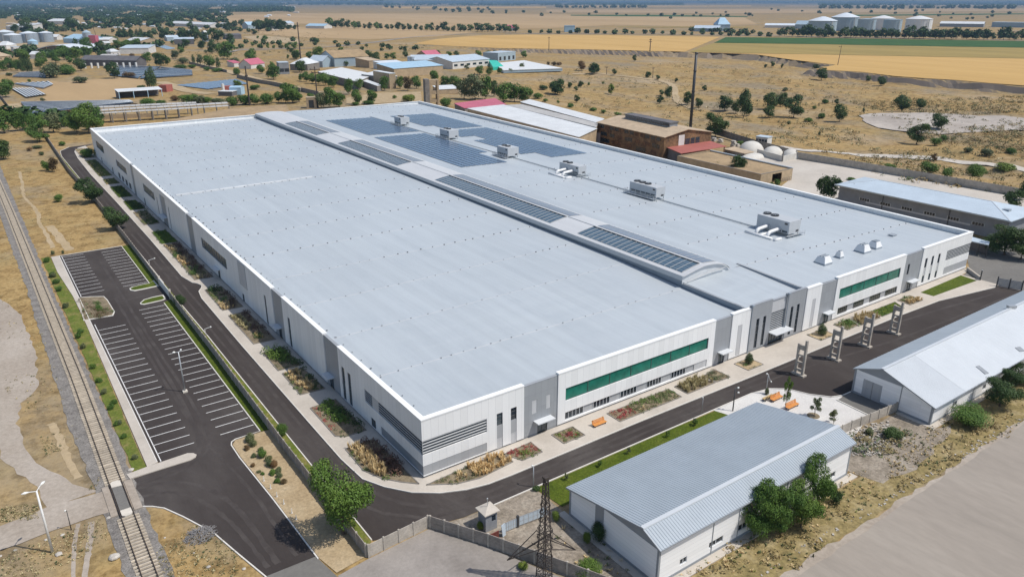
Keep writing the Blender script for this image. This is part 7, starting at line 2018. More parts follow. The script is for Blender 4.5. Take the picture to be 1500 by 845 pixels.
for k in range(74):
 y = rh.choice((7, 8.5, 10, 12, 14.5, 17, 19, 21, 24, 26)); x = rh.uniform(-10, 430) if k < 34 else rh.uniform(200, 320)
 if k >= 34: y = rh.uniform(24, 29)
 if k >= 46: x, y = rh.uniform(0, 330), rh.uniform(29, 47)
 p = at(x, y); d = (p - CPOS).dot(FWD); s = d / CF
 wd = rh.uniform(3.0, 9.0) * s * (1 if k < 46 else 1.3); u = RIGHT; n = HEAD
 q = [Vector((p.x, p.y)), Vector((p.x + u.x * wd, p.y + u.y * wd))]; dp = min(wd, 60)
 q += [q[1] + Vector((n.x, n.y)) * dp, q[0] + Vector((n.x, n.y)) * dp]
 block('town_house', 'pale roof speck among the trees of the far town', 'house', q, 0, s * 1.3, rh.choice(('gable', 'hip')), s * .9, 'white_wall', rh.choice(('old_white_roof', 'lblue_roof', 'silo_roof', 'tan_roof')), .5, group='far town roofs at upper left')
# ================================================================ VEGETATION
rv = random.Random(77)
def rdir(r):
 z = r.uniform(-1, 1); t = r.uniform(0, 6.2832); q = math.sqrt(1 - z * z)
 return Vector((q * math.cos(t), q * math.sin(t), z))

def leaf_face(b, p, nrm, s, r, m=0):
 """one small folded leaf clump face"""
 nrm = (nrm + rdir(r) * .75).normalized()
 u = nrm.cross(rdir(r))
 if u.length < .05: u = nrm.cross(Vector((1, 0, 0)))
 u.normalize(); v = nrm.cross(u)
 a = s * r.uniform(.6, 1.25); c = s * r.uniform(.4, .8)
 b.face([p - u * a * .5, p - v * c * .45 + u * a * .08, p + u * a * .5, p + v * c * .5], m)

def crown_mesh(seed, n, leaf, kind, dense=False):
 r = random.Random(seed); b = MB()
 lobes = []
 if kind == 'column':
  for k in range(9):
   z = .12 + .80 * k / 8; w_ = .40 * math.sin(math.pi * min(1, (z + .05)) ** .75) ** .6 + .06
   lobes.append((Vector((r.uniform(-.06, .06), r.uniform(-.06, .06), z)), Vector((w_, w_, .13))))
 elif kind == 'bush':
  for k in range(8):
   t = r.uniform(0, 6.28); q = r.uniform(.05, .30)
   lobes.append((Vector((q * math.cos(t), q * math.sin(t), r.uniform(.25, .58))), Vector((r.uniform(.17, .26), r.uniform(.17, .26), r.uniform(.24, .40)))))
  lobes.append((Vector((0, 0, .4)), Vector((.36, .36, .42))))
 elif kind == 'open':
  for k in range(11):
   t = r.uniform(0, 6.28); q = r.uniform(.10, .36); z = r.uniform(.34, .86)
   lobes.append((Vector((q * math.cos(t), q * math.sin(t), z)), Vector((r.uniform(.10, .17), r.uniform(.10, .17), r.uniform(.08, .14)))))
 else:
  if dense: lobes.append((Vector((0, 0, .50)), Vector((.40, .40, .44))))
  lobes.append((Vector((0, 0, .50)), Vector((.27, .27, .33)))); lobes.append((Vector((0, 0, .25)), Vector((.22, .22, .14))))
  for k in range(19):
   t = 2.4 * k + r.uniform(-.5, .5); z = .22 + .63 * ((k * .618) % 1.0)
   q = .30 * math.sqrt(max(.08, 1 - ((z - .52) / .46) ** 2)) * r.uniform(.85, 1.25)
   s = r.uniform(.10, .185); q *= .82 if dense else 1
   lobes.append((Vector((q * math.cos(t), q * math.sin(t), z)), Vector((s, s, s * r.uniform(.75, 1.0)))))
 wts = [l[1].x * l[1].y for l in lobes]; tot = sum(wts)
 for (c, s), w_ in zip(lobes, wts):
  for i in range(max(3, int(n * w_ / tot))):
   d = rdir(r)
   if d.z < -.35 and r.random() < .6: d.z = -d.z
   k = r.uniform(.62, 1.06)
   p = c + Vector((d.x * s.x, d.y * s.y, d.z * s.z)) * k
   if p.z < .015: p.z = .015 + r.random() * .03
   leaf_face(b, p, Vector((d.x / s.x, d.y / s.y, d.z / s.z + .6)).normalized(), leaf, r)
 # stray twigs that break the outline
 for i in range(int(n * .05)):
  c, s = r.choice(lobes); d = rdir(r); p = c + Vector((d.x * s.x, d.y * s.y, abs(d.z) * s.z)) * r.uniform(1.08, 1.28)
  leaf_face(b, p, d, leaf * .8, r)
 return b

def trunk_mesh(seed, kind):
 r = random.Random(seed + 500); b = MB()
 if kind == 'bush':
  for k in range(4):
   t = k * 1.57 + r.uniform(-.4, .4); b.tube([(0, 0, 0), (.08 * math.cos(t), .08 * math.sin(t), .25), (.2 * math.cos(t), .2 * math.sin(t), .5)], [.03, .02, .008], 5)
  return b
 h = .62 if kind != 'column' else .9
 b.tube([(0, 0, -.02), (.012, -.008, .18), (-.01, .01, .40), (0, 0, h)], [.04, .028, .02, .008] if kind != 'column' else [.05, .04, .025, .006], 7)
 if kind != 'column':
  for k in range(6):
   t = k * 1.05 + r.uniform(-.3, .3); z = .24 + .05 * k; q = r.uniform(.2, .33)
   b.tube([(0, 0, z), (q * .5 * math.cos(t), q * .5 * math.sin(t), z + .12), (q * math.cos(t), q * math.sin(t), z + .26)], [.016, .011, .004], 5)
 return b

_tm = {}
LEAFM = {'r': 'leaf', 'd': 'leaf_dark', 'o': 'leaf_olive', 'l': 'leaf_lime', 'n': 'leaf_brown', 'c': 'leaf_dark', 'p': 'leaf_dark', 'b': 'leaf', 'bd': 'leaf_dark', 'bo': 'leaf_olive', 'bl': 'leaf_lime', 'bn': 'leaf_brown', 'y': 'leaf', 'yn': 'leaf_olive'}
FORM = {'c': 'column', 'p': 'column', 'b': 'bush', 'bd': 'bush', 'bo': 'bush', 'bl': 'bush', 'bn': 'bush', 'y': 'open', 'yn': 'open'}
LOD = {0: (420, .16), 1: (2100, .082), 2: (4800, .055), 3: (10500, .036)}
def tree_mesh(part, lod, kind, var):
 key = (part, lod, kind, var)
 if key not in _tm:
  form = FORM.get(kind, 'round')
  if part == 'crown':
   n, s = LOD[lod]
   if form == 'open': n = int(n * .55)
   b = crown_mesh(sum(map(ord, kind)) * 7 + var * 31 + 1, n, s, form, lod < 2); mats = [M[LEAFM[kind]]]
   nm = 'foliage' if form == 'bush' else 'crown'
  elif part == 'trunk':
   b = trunk_mesh(var, form); mats = [M['bark']]; nm = 'stem' if form == 'bush' else 'trunk'
  else:
   n, s = LOD[lod]; b = crown_mesh(sum(map(ord, kind)) * 7 + var * 31 + 1, n, s, form, lod < 2)
   t = trunk_mesh(var, form); k = len(b.v); b.v += t.v; b.f += [tuple(i + k for i in f) for f in t.f]; b.m = [0] * (len(b.f) - len(t.f)) + [1] * len(t.f)
   mats = [M[LEAFM[kind]], M['bark']]; nm = 'tree'
  me = bpy.data.meshes.new(nm); me.from_pydata([tuple(v) for v in b.v], [], b.f)
  for m_ in mats: me.materials.append(m_)
  if len(mats) > 1: me.polygons.foreach_set('material_index', b.m)
  me.update(); _tm[key] = me
 return _tm[key]

TREES = []      # (object, px, py, top, width, kind, fixed label)
NAMES = {'c': 'cypress_tree', 'p': 'poplar_tree', 'b': 'bush', 'bd': 'bush', 'bo': 'bush', 'bl': 'bush', 'bn': 'bush', 'o': 'olive_tree', 'y': 'young_tree', 'yn': 'young_tree'}
def tree_at(p, wd, h, kind, lod, label=None, group=None, px=None, name=None):
 var = rv.randrange(4 if lod < 3 else 2); rz = rv.uniform(0, 6.28)
 name = name or NAMES.get(kind, 'tree'); form = FORM.get(kind, 'round')
 if lod == 0:
  o = bpy.data.objects.new(name, tree_mesh('all', lod, kind, var)); COL.objects.link(o)
  o.location = p; o.rotation_euler = (0, 0, rz); o.scale = (wd, wd, h)
 else:
  o = bpy.data.objects.new(name, None); COL.objects.link(o); o.empty_display_size = .5
  o.location = p; o.rotation_euler = (0, 0, rz); o.scale = (wd, wd, h)
  for part in ('trunk', 'crown'):
   nm = ('stem' if part == 'trunk' else 'foliage') if form == 'bush' else part
   c = bpy.data.objects.new(nm, tree_mesh(part, lod, kind, var)); COL.objects.link(c); c.parent = o
 o['category'] = 'bush' if form == 'bush' else 'tree'
 if group: o['group'] = group
 if label: o['label'] = label
 TREES.append((o, px, wd, h, kind, label))
 return o

def tree_px(c, bx, by, ty, w_, kind='r', label=None, lod=None, group=None, name=None):
 (x, y), (_, t), = cr(c, [(bx, by), (bx, ty)])
 wpx = w_ / c[2]
 p = atg(x, y); d = (p - CPOS).dot(FWD); wd = max(.6, wpx * d / CF)
 lo, hi = .3, 80
 for i in range(40):
  m_ = (lo + hi) / 2
  if proj((p.x, p.y, p.z + m_))[1] > t: lo = m_
  else: hi = m_
 h = min(max(lo * 1.02, wd * .42), wd * 4.5)
 # the foot seen in the photo is the near side of the crown for low trees
 q = p + Vector((HEAD.x, HEAD.y, 0)) * (wd * .18 if kind in ('b', 'bd', 'bo', 'bl', 'bn', 'r', 'd') else 0)
 q.z = hgt(q.x, q.y) - .03
 if lod is None: lod = 3 if wpx > 58 else 2 if wpx > 30 else 1 if wpx > 11 else 0
 if kind in 'rdoln' and lod < 3: h = max(h * 1.1, wd * 1.08)
 return tree_at(q, wd * (1.05 if kind in 'cp' else 1.25 if lod < 2 else 1.16 if lod == 2 else 1.28), h * 1.03, kind, lod, label, group, (x, y), name)

def many(c, rows, dk='r'):
 for t in rows:
  bx, by, ty, w_ = t[:4]; tree_px(c, bx, by, ty, w_, t[4] if len(t) > 4 else dk, t[5] if len(t) > 5 else None)

# --- single trees near the camera
N = (0, 0, 1)
tree_px(N, 500, 792, 684, 80, 'r', 'big bushy green tree overhanging the concrete wall at the bottom, beside the entrance road', 3)
tree_px(N, 131, 299, 268, 36, 'd', 'round dark tree on the ring road wall, farther of the two', 2)
tree_px(N, 170, 338, 313, 33, 'd', 'spreading dark tree on the ring road wall, nearer of the two', 2)
tree_px(N, 262, 448, 432, 20, 'bd', 'small round bush leaning over the wall by the white gate', 2)
tree_px(N, 412, 640, 620, 19, 'b', 'bright green bush growing at the foot of the long panel wall', 2)
tree_px((1100, 620, 3.75), 25, 640, 350, 185, 'r', 'leftmost dense tree in front of the near white shed', 3)
tree_px((1100, 620, 3.75), 105, 640, 345, 185, 'r', 'second dense tree from the left in front of the near white shed', 3)
tree_px((1100, 620, 3.75), 185, 615, 345, 185, 'r', 'third tree in front of the near white shed, left of the gap', 3)
tree_px((1100, 620, 3.75), 285, 590, 350, 185, 'r', 'fourth tree in front of the near white shed, left of the tallest', 3)
tree_px((1100, 620, 3.75), 365, 490, 200, 170, 'r', 'tallest tree at the right end of the row in front of the near white shed', 3)
tree_px((1100, 620, 3.75), 465, 445, 372, 70, 'bd', 'low bush at the foot of the tallest tree by the near white shed', 2)
tree_px((700, 620, 3.75), 668, 660, 535, 110, 'bd', 'dark bush against the gable of the near white shed', 3)
tree_px((700, 620, 3.75), 600, 660, 590, 50, 'bl', 'light green bush left of the dark one by the near shed gable', 2)
tree_px((700, 620, 3.75), 605, 858, 765, 140, 'b', 'green bush in the stony yard at the bottom edge of the photo', 3)
tree_px((700, 620, 3.75), 430, 540, 480, 50, 'bl', 'thin light bush at the corner of the lawn behind the lattice tower', 2)
tree_px((700, 620, 3.75), 250, 800, 765, 60, 'bl', 'low green patch of weeds on the yard side of the panel fence', 1)
tree_px((700, 620, 3.75), 15, 585, 535, 45, 'bl', 'light green bush below the guard booth', 1)
tree_px((700, 620, 3.75), 320, 372, 345, 45, 'bd', 'small dark bush at the corner of the lawn by the thin pale post', 1)
tree_px((1100, 400, 3.75), 1230, 845, 755, 210, 'b', 'wide bright green bush on the dry verge in front of the far white shed', 3)
tree_px((1100, 400, 3.75), 1385, 745, 590, 175, 'd', 'dark tree leaning on the long white shed, left of its neighbours', 3)
tree_px((1100, 400, 3.75), 1430, 640, 530, 130, 'd', 'dark middle tree along the long white shed', 3)
tree_px((1100, 400, 3.75), 1490, 610, 505, 130, 'd', 'dark tree at the right edge along the long white shed', 3)
tree_px((1100, 620, 3.75), 785, 85, 30, 115, 'bd', 'dark low bush between the two white sheds on the stony verge', 2)
tree_px((1100, 620, 3.75), 655, 65, 30, 50, 'bo', 'small dry bush right of the short fence between the sheds', 1)
tree_px((1100, 150, 3.75), 1415, 850, 670, 210, 'd', 'large dark tree at the right edge behind the factory corner', 3)
tree_px((1100, 150, 3.75), 1500, 870, 690, 160, 'd', 'dark tree cut by the right edge behind the slatted gate', 3)
Y = (1060, 540, 7.5)
tree_px(Y, 672, 455, 100, 95, 'y', 'tallest slim young tree on the gravel plaza between the benches', 2)
tree_px(Y, 995, 520, 315, 135, 'yn', 'young tree with thin yellowish crown in a round bed on the plaza', 2)
tree_px(Y, 1205, 610, 455, 130, 'yn', 'thin young tree nearest the short grey fence on the plaza', 2)
tree_px(Y, 475, 290, 205, 50, 'bo', 'small dry shrub at the foot of the short plaza lamp', 1)
b = MB(); pz = at(*cr(Y, [(985, 520)])[0]); b.lathe([(0, .12), (.9, .1), (1.0, 0)], (pz.x, pz.y, .085), 16); tag(b.build('tree_pit', M['soil'], loc=(pz.x, pz.y, .085)), 'round bare earth pit under the thin-crowned young tree on the plaza', 'tree pit')
for k, (x, y) in enumerate(cr((700, 620, 3.75), [(487, 312), (667, 240), (825, 168), (1040, 75), (1190, 12)]) + cr((780, 480, 4.97), [(1185, 715)])):
 tree_px(N, x, y, y - 10, 7.5, 'y' if k % 2 else 'yn', ('newly planted sapling on the front lawn, ' + ('nearest to the lattice tower', 'second from the lattice tower', 'third from the lattice tower', 'fourth from the lattice tower', 'fifth from the lattice tower', 'farthest from the lattice tower')[k]), 1)

# --- upper left, in rows read off the photo (foot x, foot y, top y, width)
many(L2, [(20, 600, 395, 170), (150, 580, 405, 110), (215, 575, 420, 90), (280, 560, 440, 130), (375, 540, 435, 110), (495, 590, 420, 150, 'o'), (345, 680, 530, 190), (25, 840, 670, 110, 'd'), (690, 600, 380, 200), (790, 605, 350, 240), (880, 570, 370, 140), (590, 520, 400, 110), (500, 440, 380, 70), (68, 215, 115, 110),
          (45, 270, 175, 130), (1395, 182, -10, 110, 'c'), (1285, 190, 160, 80, 'bd'), (1350, 345, 270, 120, 'b'), (1470, 348, 290, 90, 'b'), (455, 92, -60, 170, 'bo'), (600, 62, -20, 130, 'b'), (1035, 97, -40, 130, 'd'), (730, 137, 75, 130, 'bo'), (1170, 87, 35, 110, 'bn'), (570, 712, 670, 50, 'b'), (785, 812, 745, 100, 'b'), (390, 305, 268, 40, 'bo'), (265, 128, 100, 35, 'b'), (80, 72, 40, 60, 'bd'), (1230, 350, 325, 70, 'bn')])
many(L1, [(30, 560, 450, 110), (110, 550, 420, 110), (185, 560, 440, 90), (250, 580, 430, 110, 'd'), (330, 575, 400, 85, 'c'), (430, 530, 430, 110), (460, 480, 350, 120), (255, 460, 360, 130), (600, 470, 370, 130), (720, 590, 470, 160, 'b'), (690, 440, 350, 150), (880, 560, 450, 130, 'd'), (840, 440, 350, 130), (950, 420, 320, 120), (760, 480, 410, 80), (845, 330, 200, 75, 'c'), (945, 330, 230, 130), (1100, 345, 240, 110, 'd'), (1125, 415, 350, 120, 'bd'), (1330, 440, 380, 110, 'bd'), (1445, 410, 360, 60, 'bn'), (1290, 325, 260, 100), (1350, 330, 280, 80), (1420, 330, 250, 90), (1480, 330, 270, 60), (1195, 325, 285, 60, 'bn'), (360, 345, 300, 80, 'd'), (155, 300, 260, 40, 'd'), (290, 130, 60, 140, 'd'), (490, 110, 50, 110, 'd'), (590, 110, 50, 80, 'd'), (680, 125, 60, 110, 'bo'), (790, 110, 40, 130, 'd'), (570, 165, 120, 60, 'd'), (390, 170, 130, 70, 'd'), (160, 140, 105, 90, 'd'), (1240, 140, 95, 40, 'd'), (1320, 190, 70, 60, 'p'), (1375, 190, 85, 50, 'p'), (1440, 170, 90, 50, 'p'), (1400, 190, 120, 40, 'p'), (1230, 235, 165, 110, 'b'), (670, 180, 150, 60, 'bd'), (720, 190, 160, 60, 'bd'), (830, 200, 165, 70, 'bd'), (1160, 500, 440, 160, 'bo')])
many(L3, [(15, 200, 120, 50, 'p'), (70, 205, 130, 40, 'p'), (120, 190, 135, 40, 'p'), (155, 200, 125, 45, 'p'), (130, 235, 180, 100, 'bd'), (235, 235, 140, 60, 'c'), (345, 225, 155, 90, 'd'), (490, 225, 165, 80, 'd'), (540, 230, 170, 80, 'd'), (610, 230, 170, 90, 'd'), (690, 245, 175, 80, 'd'), (795, 245, 175, 110, 'd'), (905, 245, 190, 70, 'd'), (25, 310, 250, 80), (110, 310, 265, 90), (530, 290, 245, 70, 'd'), (665, 305, 250, 70, 'd'), (750, 345, 250, 80, 'd'), (795, 330, 270, 60), (875, 390, 300, 140), (945, 425, 370, 90, 'bo'), (1095, 360, 310, 60), (1080, 425, 370, 100), (445, 385, 330, 70, 'o'), (490, 345, 310, 60), (500, 425, 370, 100, 'bo'), (480, 470, 430, 100, 'b'), (580, 465, 430, 70, 'b'), (600, 425, 350, 35, 'p'), (655, 435, 350, 60, 'o'), (730, 460, 360, 100), (808, 460, 370, 40, 'p'), (705, 485, 450, 60, 'b'), (790, 495, 460, 80, 'b'), (270, 390, 340, 50, 'd'), (315, 450, 365, 110, 'd'), (375, 440, 365, 60), (200, 415, 355, 80), (960, 520, 455, 70, 'b'), (1270, 560, 460, 120), (1165, 510, 455, 70), (1260, 455, 410, 40), (1490, 495, 405, 60, 'd'), (1460, 390, 325, 70, 'd'), (1395, 385, 350, 25), (1365, 670, 600, 80), (965, 640, 590, 70), (1110, 645, 600, 90, 'b'), (1195, 250, 215, 60), (1110, 185, 135, 50, 'd'), (1140, 215, 190, 25), (1095, 280, 250, 35), (1150, 295, 262, 35), (1225, 300, 258, 30), (1275, 300, 275, 30), (1335, 295, 262, 50, 'bo'), (1390, 320, 255, 50), (1450, 305, 250, 60), (960, 300, 280, 40, 'b'), (700, 335, 305, 40, 'bo'),
          (200, 780, 720, 110, 'b'), (320, 780, 730, 80, 'b'), (540, 765, 680, 160, 'b'), (640, 765, 690, 120, 'bo'), (700, 760, 700, 100, 'b'), (800, 762, 730, 120, 'bo'), (920, 780, 700, 110, 'b'), (1030, 775, 680, 130, 'b'), (1110, 775, 690, 90), (1210, 770, 665, 120, 'b'), (1310, 755, 670, 70), (1370, 755, 665, 70), (1440, 755, 670, 80), (1490, 750, 680, 60), (430, 740, 690, 80, 'bn'),
          (490, 100, 65, 60, 'd'), (570, 145, 75, 60, 'd'), (690, 105, 78, 50, 'd'), (735, 115, 85, 40, 'd'), (805, 125, 90, 40, 'd'), (880, 155, 95, 75, 'd'), (945, 115, 80, 50, 'd'), (1005, 115, 75, 60, 'd'), (1140, 150, 65, 90, 'd'), (1235, 150, 45, 70, 'd'), (1190, 145, 75, 80, 'd'), (1285, 150, 70, 90, 'd'), (1335, 150, 75, 90, 'd'), (1390, 140, 105, 40, 'd'), (1450, 140, 110, 40, 'd'), (300, 65, 25, 70, 'd'), (410, 58, 25, 60, 'd'), (290, 95, 75, 120, 'bd'), (235, 90, 70, 80, 'd'), (90, 95, 55, 60, 'd'), (145, 115, 90, 50, 'd'), (30, 105, 65, 70, 'd')])
# --- centre distance
many(L4, [(45, 55, 10, 50, 'd'), (90, 115, 45, 85), (140, 335, 265, 50), (190, 345, 250, 80), (250, 360, 265, 90), (310, 365, 275, 90), (380, 380, 260, 120), (460, 400, 290, 110), (620, 470, 320, 100), (720, 420, 320, 95), (975, 430, 295, 100), (1130, 410, 295, 90), (1210, 430, 300, 110, 'n'), (1290, 410, 290, 110), (50, 560, 450, 180), (240, 540, 470, 80), (345, 605, 460, 110, 'o'), (430, 605, 410, 140), (520, 600, 460, 130), (700, 572, 430, 110), (850, 565, 435, 110), (690, 580, 540, 80, 'b'), (820, 570, 525, 120, 'b'), (1215, 542, 460, 120, 'bl'), (1075, 512, 470, 45, 'b'), (220, 115, 60, 70), (310, 120, 65, 120), (430, 115, 75, 60), (540, 60, 20, 60), (510, 100, 50, 60), (620, 95, 45, 55), (890, 145, 55, 90, 'd'), (820, 115, 55, 80, 'd'), (1000, 120, 80, 60), (1060, 125, 60, 70), (1185, 100, 45, 60, 'd'), (1325, 100, 55, 35, 'd'), (590, 190, 135, 50, 'd'), (1470, 330, 240, 80), (140, 250, 140, 105, 'd')])
many(L5, [(630, 95, 30, 65), (715, 105, 50, 70), (785, 85, 30, 50), (1045, 95, 35, 60), (360, 100, 55, 60), (430, 95, 40, 60, 'd'), (90, 95, 50, 40, 'd'), (525, 205, 160, 50, 'o'), (640, 250, 205, 80), (730, 255, 195, 70), (825, 240, 200, 50), (925, 235, 210, 40), (1030, 200, 150, 55, 'o'), (930, 190, 170, 50, 'bd'), (225, 300, 225, 80), (330, 380, 280, 110), (420, 390, 270, 120), (500, 470, 290, 140, 'o'), (600, 480, 260, 160, 'o'), (690, 475, 270, 130), (770, 450, 310, 95, 'd'), (860, 505, 330, 150), (960, 500, 340, 160), (1060, 505, 380, 140), (1170, 470, 410, 90, 'b'), (330, 545, 450, 110, 'b'), (20, 485, 420, 60, 'bl'), (1335, 430, 320, 110), (1385, 350, 305, 60), (1230, 390, 340, 80, 'bd'), (1465, 370, 320, 35), (1270, 160, 125, 30, 'bn'), (1320, 165, 125, 60, 'bn'), (1370, 165, 130, 50, 'bn'), (1240, 500, 465, 60, 'b'), (1360, 510, 480, 30, 'b'), (1470, 545, 500, 50, 'b')])
# --- the valley on the right
R3 = (700, 0, 3.75); R4 = (1100, 0, 3.75); R5 = (1100, 150, 3.75)
many(R3, [(570, 390, 340, 45, 'n'), (635, 412, 365, 60), (655, 405, 362, 35), (750, 412, 385, 30), (935, 432, 410, 35), (990, 440, 420, 25), (1090, 455, 430, 20), (860, 340, 305, 25), (435, 525, 450, 80), (455, 478, 445, 30), (505, 487, 455, 25), (565, 482, 455, 35), (540, 502, 480, 25), (730, 522, 465, 35, 'l'), (545, 567, 525, 35), (1045, 542, 480, 45), (1000, 572, 530, 40), (1010, 527, 500, 30), (1155, 578, 510, 60), (1215, 595, 545, 45), (1245, 502, 480, 30), (1360, 612, 540, 80), (1420, 625, 555, 60), (1462, 650, 505, 70), (1490, 640, 560, 40), (1310, 760, 650, 130), (610, 470, 450, 14, 'b'), (688, 462, 448, 16, 'b'), (770, 640, 615, 40, 'b'), (835, 645, 618, 50, 'b'), (690, 625, 600, 30, 'b'), (635, 612, 588, 40, 'b'), (510, 592, 570, 35, 'b')], 'd')
many(R4, [(120, 372, 340, 25), (170, 378, 352, 15), (80, 375, 355, 20), (390, 442, 395, 65), (645, 452, 418, 30), (720, 474, 430, 50), (360, 377, 350, 40, 'bo'), (110, 602, 515, 80), (165, 588, 515, 70), (100, 648, 595, 65), (240, 652, 575, 115), (410, 570, 545, 40, 'b'), (470, 577, 545, 25), (490, 672, 580, 75), (390, 652, 620, 45, 'b'), (320, 672, 645, 45, 'b'), (835, 614, 550, 85), (935, 602, 550, 55), (1035, 718, 635, 85), (920, 794, 715, 115), (1015, 802, 755, 55, 'b'), (1060, 777, 740, 40, 'b'), (210, 685, 660, 24, 'bo'), (375, 745, 720, 15, 'bo'), (620, 618, 590, 15, 'bo'), (350, 600, 580, 28, 'b'), (190, 500, 480, 30, 'bo')], 'd')
many(R5, [(985, 388, 325, 90, 'b'), (1080, 412, 360, 60, 'b'), (1245, 408, 335, 120, 'b'), (1400, 380, 330, 110, 'bl'), (1445, 585, 490, 95, 'd'), (1495, 540, 440, 60, 'd'), (400, 528, 415, 80, 'd'), (445, 532, 418, 95, 'd'), (565, 560, 460, 110, 'd'), (770, 362, 340, 60, 'b'), (1005, 325, 285, 30, 'n'), (555, 430, 415, 45, 'b'), (1430, 285, 250, 50, 'b'), (1195, 275, 245, 55, 'bo'), (1300, 295, 250, 70, 'bo')], 'r')
many(K, [(500, 500, 315, 150, 'd'), (320, 460, 350, 85, 'b'), (865, 590, 510, 55, 'b'), (815, 580, 540, 40, 'b'), (525, 205, 165, 60, 'b')], 'r')

# --- the left field
many((0, 200, 3.75), [(255, 190, 130, 45), (300, 195, 120, 50, 'n'), (315, 362, 318, 50, 'b'), (10, 130, 30, 90, 'd'), (480, 118, 60, 70, 'b'), (225, 105, 80, 30, 'bo'), (160, 80, 60, 30, 'bn'), (290, 650, 622, 22, 'bo'), (345, 645, 622, 16, 'bo'), (200, 68, 50, 50, 'bo'), (340, 50, 25, 35, 'b')], 'b')
# small shrubs on the strip beside the car park and in the sandy wedge
sh = [(255, 690, 665, 45), (285, 770, 750, 32), (310, 805, 785, 40)]
for i, (x, y) in enumerate(cr((0, 400, 3.75), [(290, 22), (305, 58), (322, 98), (360, 190), (440, 330), (428, 355), (458, 412), (510, 525), (542, 600), (572, 662), (625, 718), (608, 748), (650, 832)]) + cr((0, 620, 3.75), [(640, 10), (680, 80), (740, 195)]) + cr((0, 200, 3.75), [(255, 690), (285, 770), (310, 805)])):
 tree_px(N, x, y + 1, y - 7, 9, 'b' if i % 3 else 'bo', 'small round shrub planted on the grass strip beside the railway', 1, 'row of small shrubs between railway and car park')
for i, (x, y, s) in enumerate([(60, 105, 60), (75, 130, 45), (45, 150, 35), (130, 190, 55), (120, 155, 30), (165, 240, 45), (190, 245, 45), (185, 285, 40), (215, 275, 40), (222, 300, 35), (245, 335, 35), (210, 330, 35), (110, 275, 22), (80, 190, 30), (75, 240, 28), (130, 285, 20), (160, 210, 40)]):
 (x, y), = cr((350, 620, 3.75), [(x, y)])
 tree_px(N, x, y, y - s / 4.6, s / 3.75, ('bo', 'bo', 'bn', 'b')[i % 4], 'olive-brown shrub in the loose row along the sandy wedge', 1, 'shrubs in the sandy wedge')

# --- far hedgerows and scattered far trees
FB = MB()
def treeline(label, group, line, n, h, w_, kinds='d', jx=2.0, jy=.6):
 L = [Vector(p) for p in line]; seg = [(b_ - a).length for a, b_ in zip(L[:-1], L[1:])]; tot = sum(seg)
 for i in range(n):
  s = tot * (i + .5) / n; k = 0
  while k < len(seg) - 1 and s > seg[k]: s -= seg[k]; k += 1
  p = L[k].lerp(L[k + 1], min(1, s / seg[k])) + Vector((rv.uniform(-jx, jx), rv.uniform(-jy, jy)))
  hh = rv.uniform(*h)
  if group: tree_px(N, p.x, p.y, p.y - hh, hh * rv.uniform(*w_), rv.choice(kinds), label, 0, group); continue
  q = at(p.x, p.y); s_ = (q - CPOS).dot(FWD) / CF * hh * .5
  for j in range(60):
   dr = rdir(rv) * rv.uniform(.5, 1); leaf_face(FB, q + Vector((dr.x * s_ * 1.15, dr.y * s_ * 1.15, (dr.z * .85 + .85) * s_)), dr + Vector((0, 0, .5)), s_ * .95, rv)
treeline('dark tree in the dense hedge below the storage tanks', 'hedge of dark trees along the green field', [(1140, 53.5), (1220, 55.5), (1320, 57), (1420, 58.5), (1500, 59)], 46, (9, 15), (.9, 1.3))
treeline('round dark tree in the broken row behind the wheat field', 'tree row behind the wheat field', [(480, 41), (560, 44), (640, 46), (700, 47), (760, 48)], 34, (7, 12), (.8, 1.2), 'drd')
treeline('', None, [(770, 49), (840, 49.5), (940, 50.5), (1040, 52), (1130, 54)], 26, (5, 10), (.9, 1.4), 'drd', 4)
treeline('', None, [(1010, 46), (1060, 48), (1105, 50)], 12, (6, 9), (.9, 1.3), 'd', 3)
treeline('', None, [(1200, 13), (1260, 13), (1330, 13.2), (1400, 13), (1490, 13.5)], 52, (4, 8), (1.0, 1.7), 'd', 4, .5)
treeline('', None, [(810, 12), (870, 12), (950, 12.4)], 26, (3, 6), (1.2, 2.0), 'd', 3, .6)
treeline('', None, [(700, 18), (800, 22), (900, 20), (1000, 24), (1110, 27), (1090, 20), (960, 26)], 26, (3, 6), (1.0, 1.6), 'd', 14, 3.5)
treeline('', None, [(1120, 14), (1180, 18), (1290, 17), (1400, 22), (1480, 24), (1400, 30), (1300, 18)], 26, (3, 5.5), (1.0, 1.6), 'd', 12, 4)
treeline('', None, [(20, 30), (90, 34), (160, 33), (230, 30), (290, 27), (330, 23)], 34, (6, 11), (.9, 1.4), 'd', 6, 3)
treeline('', None, [(640, 17), (700, 18.5), (720, 15), (610, 14), (560, 13)], 22, (3.5, 6), (1, 1.6), 'd', 9, 1.6)
treeline('', None, [(0, 52), (60, 47), (140, 40), (230, 36), (330, 31)], 90, (6, 10), (.9, 1.5), 'd', 16, 5)
treeline('', None, [(150, 58), (240, 50), (330, 44), (420, 40)], 50, (5, 9), (.9, 1.5), 'd', 14, 5)
treeline('', None, [(0, 84), (60, 80), (130, 82), (190, 74), (240, 72)], 46, (9, 14), (.9, 1.4), 'd', 10, 5)
treeline('', None, [(0, 176), (60, 180), (120, 182), (150, 176)], 12, (18, 26), (.9, 1.2), 'd', 6, 4)
treeline('', None, [(240, 66), (340, 68), (440, 64), (560, 74), (640, 76)], 40, (5, 9), (.9, 1.5), 'd', 16, 5)
p = at(900, 30)
stuff(FB.build('far_trees', M['leaf_dark'], loc=(p.x, p.y, 0)), 'small dark trees dotted over the far plain and its field edges', 'trees')

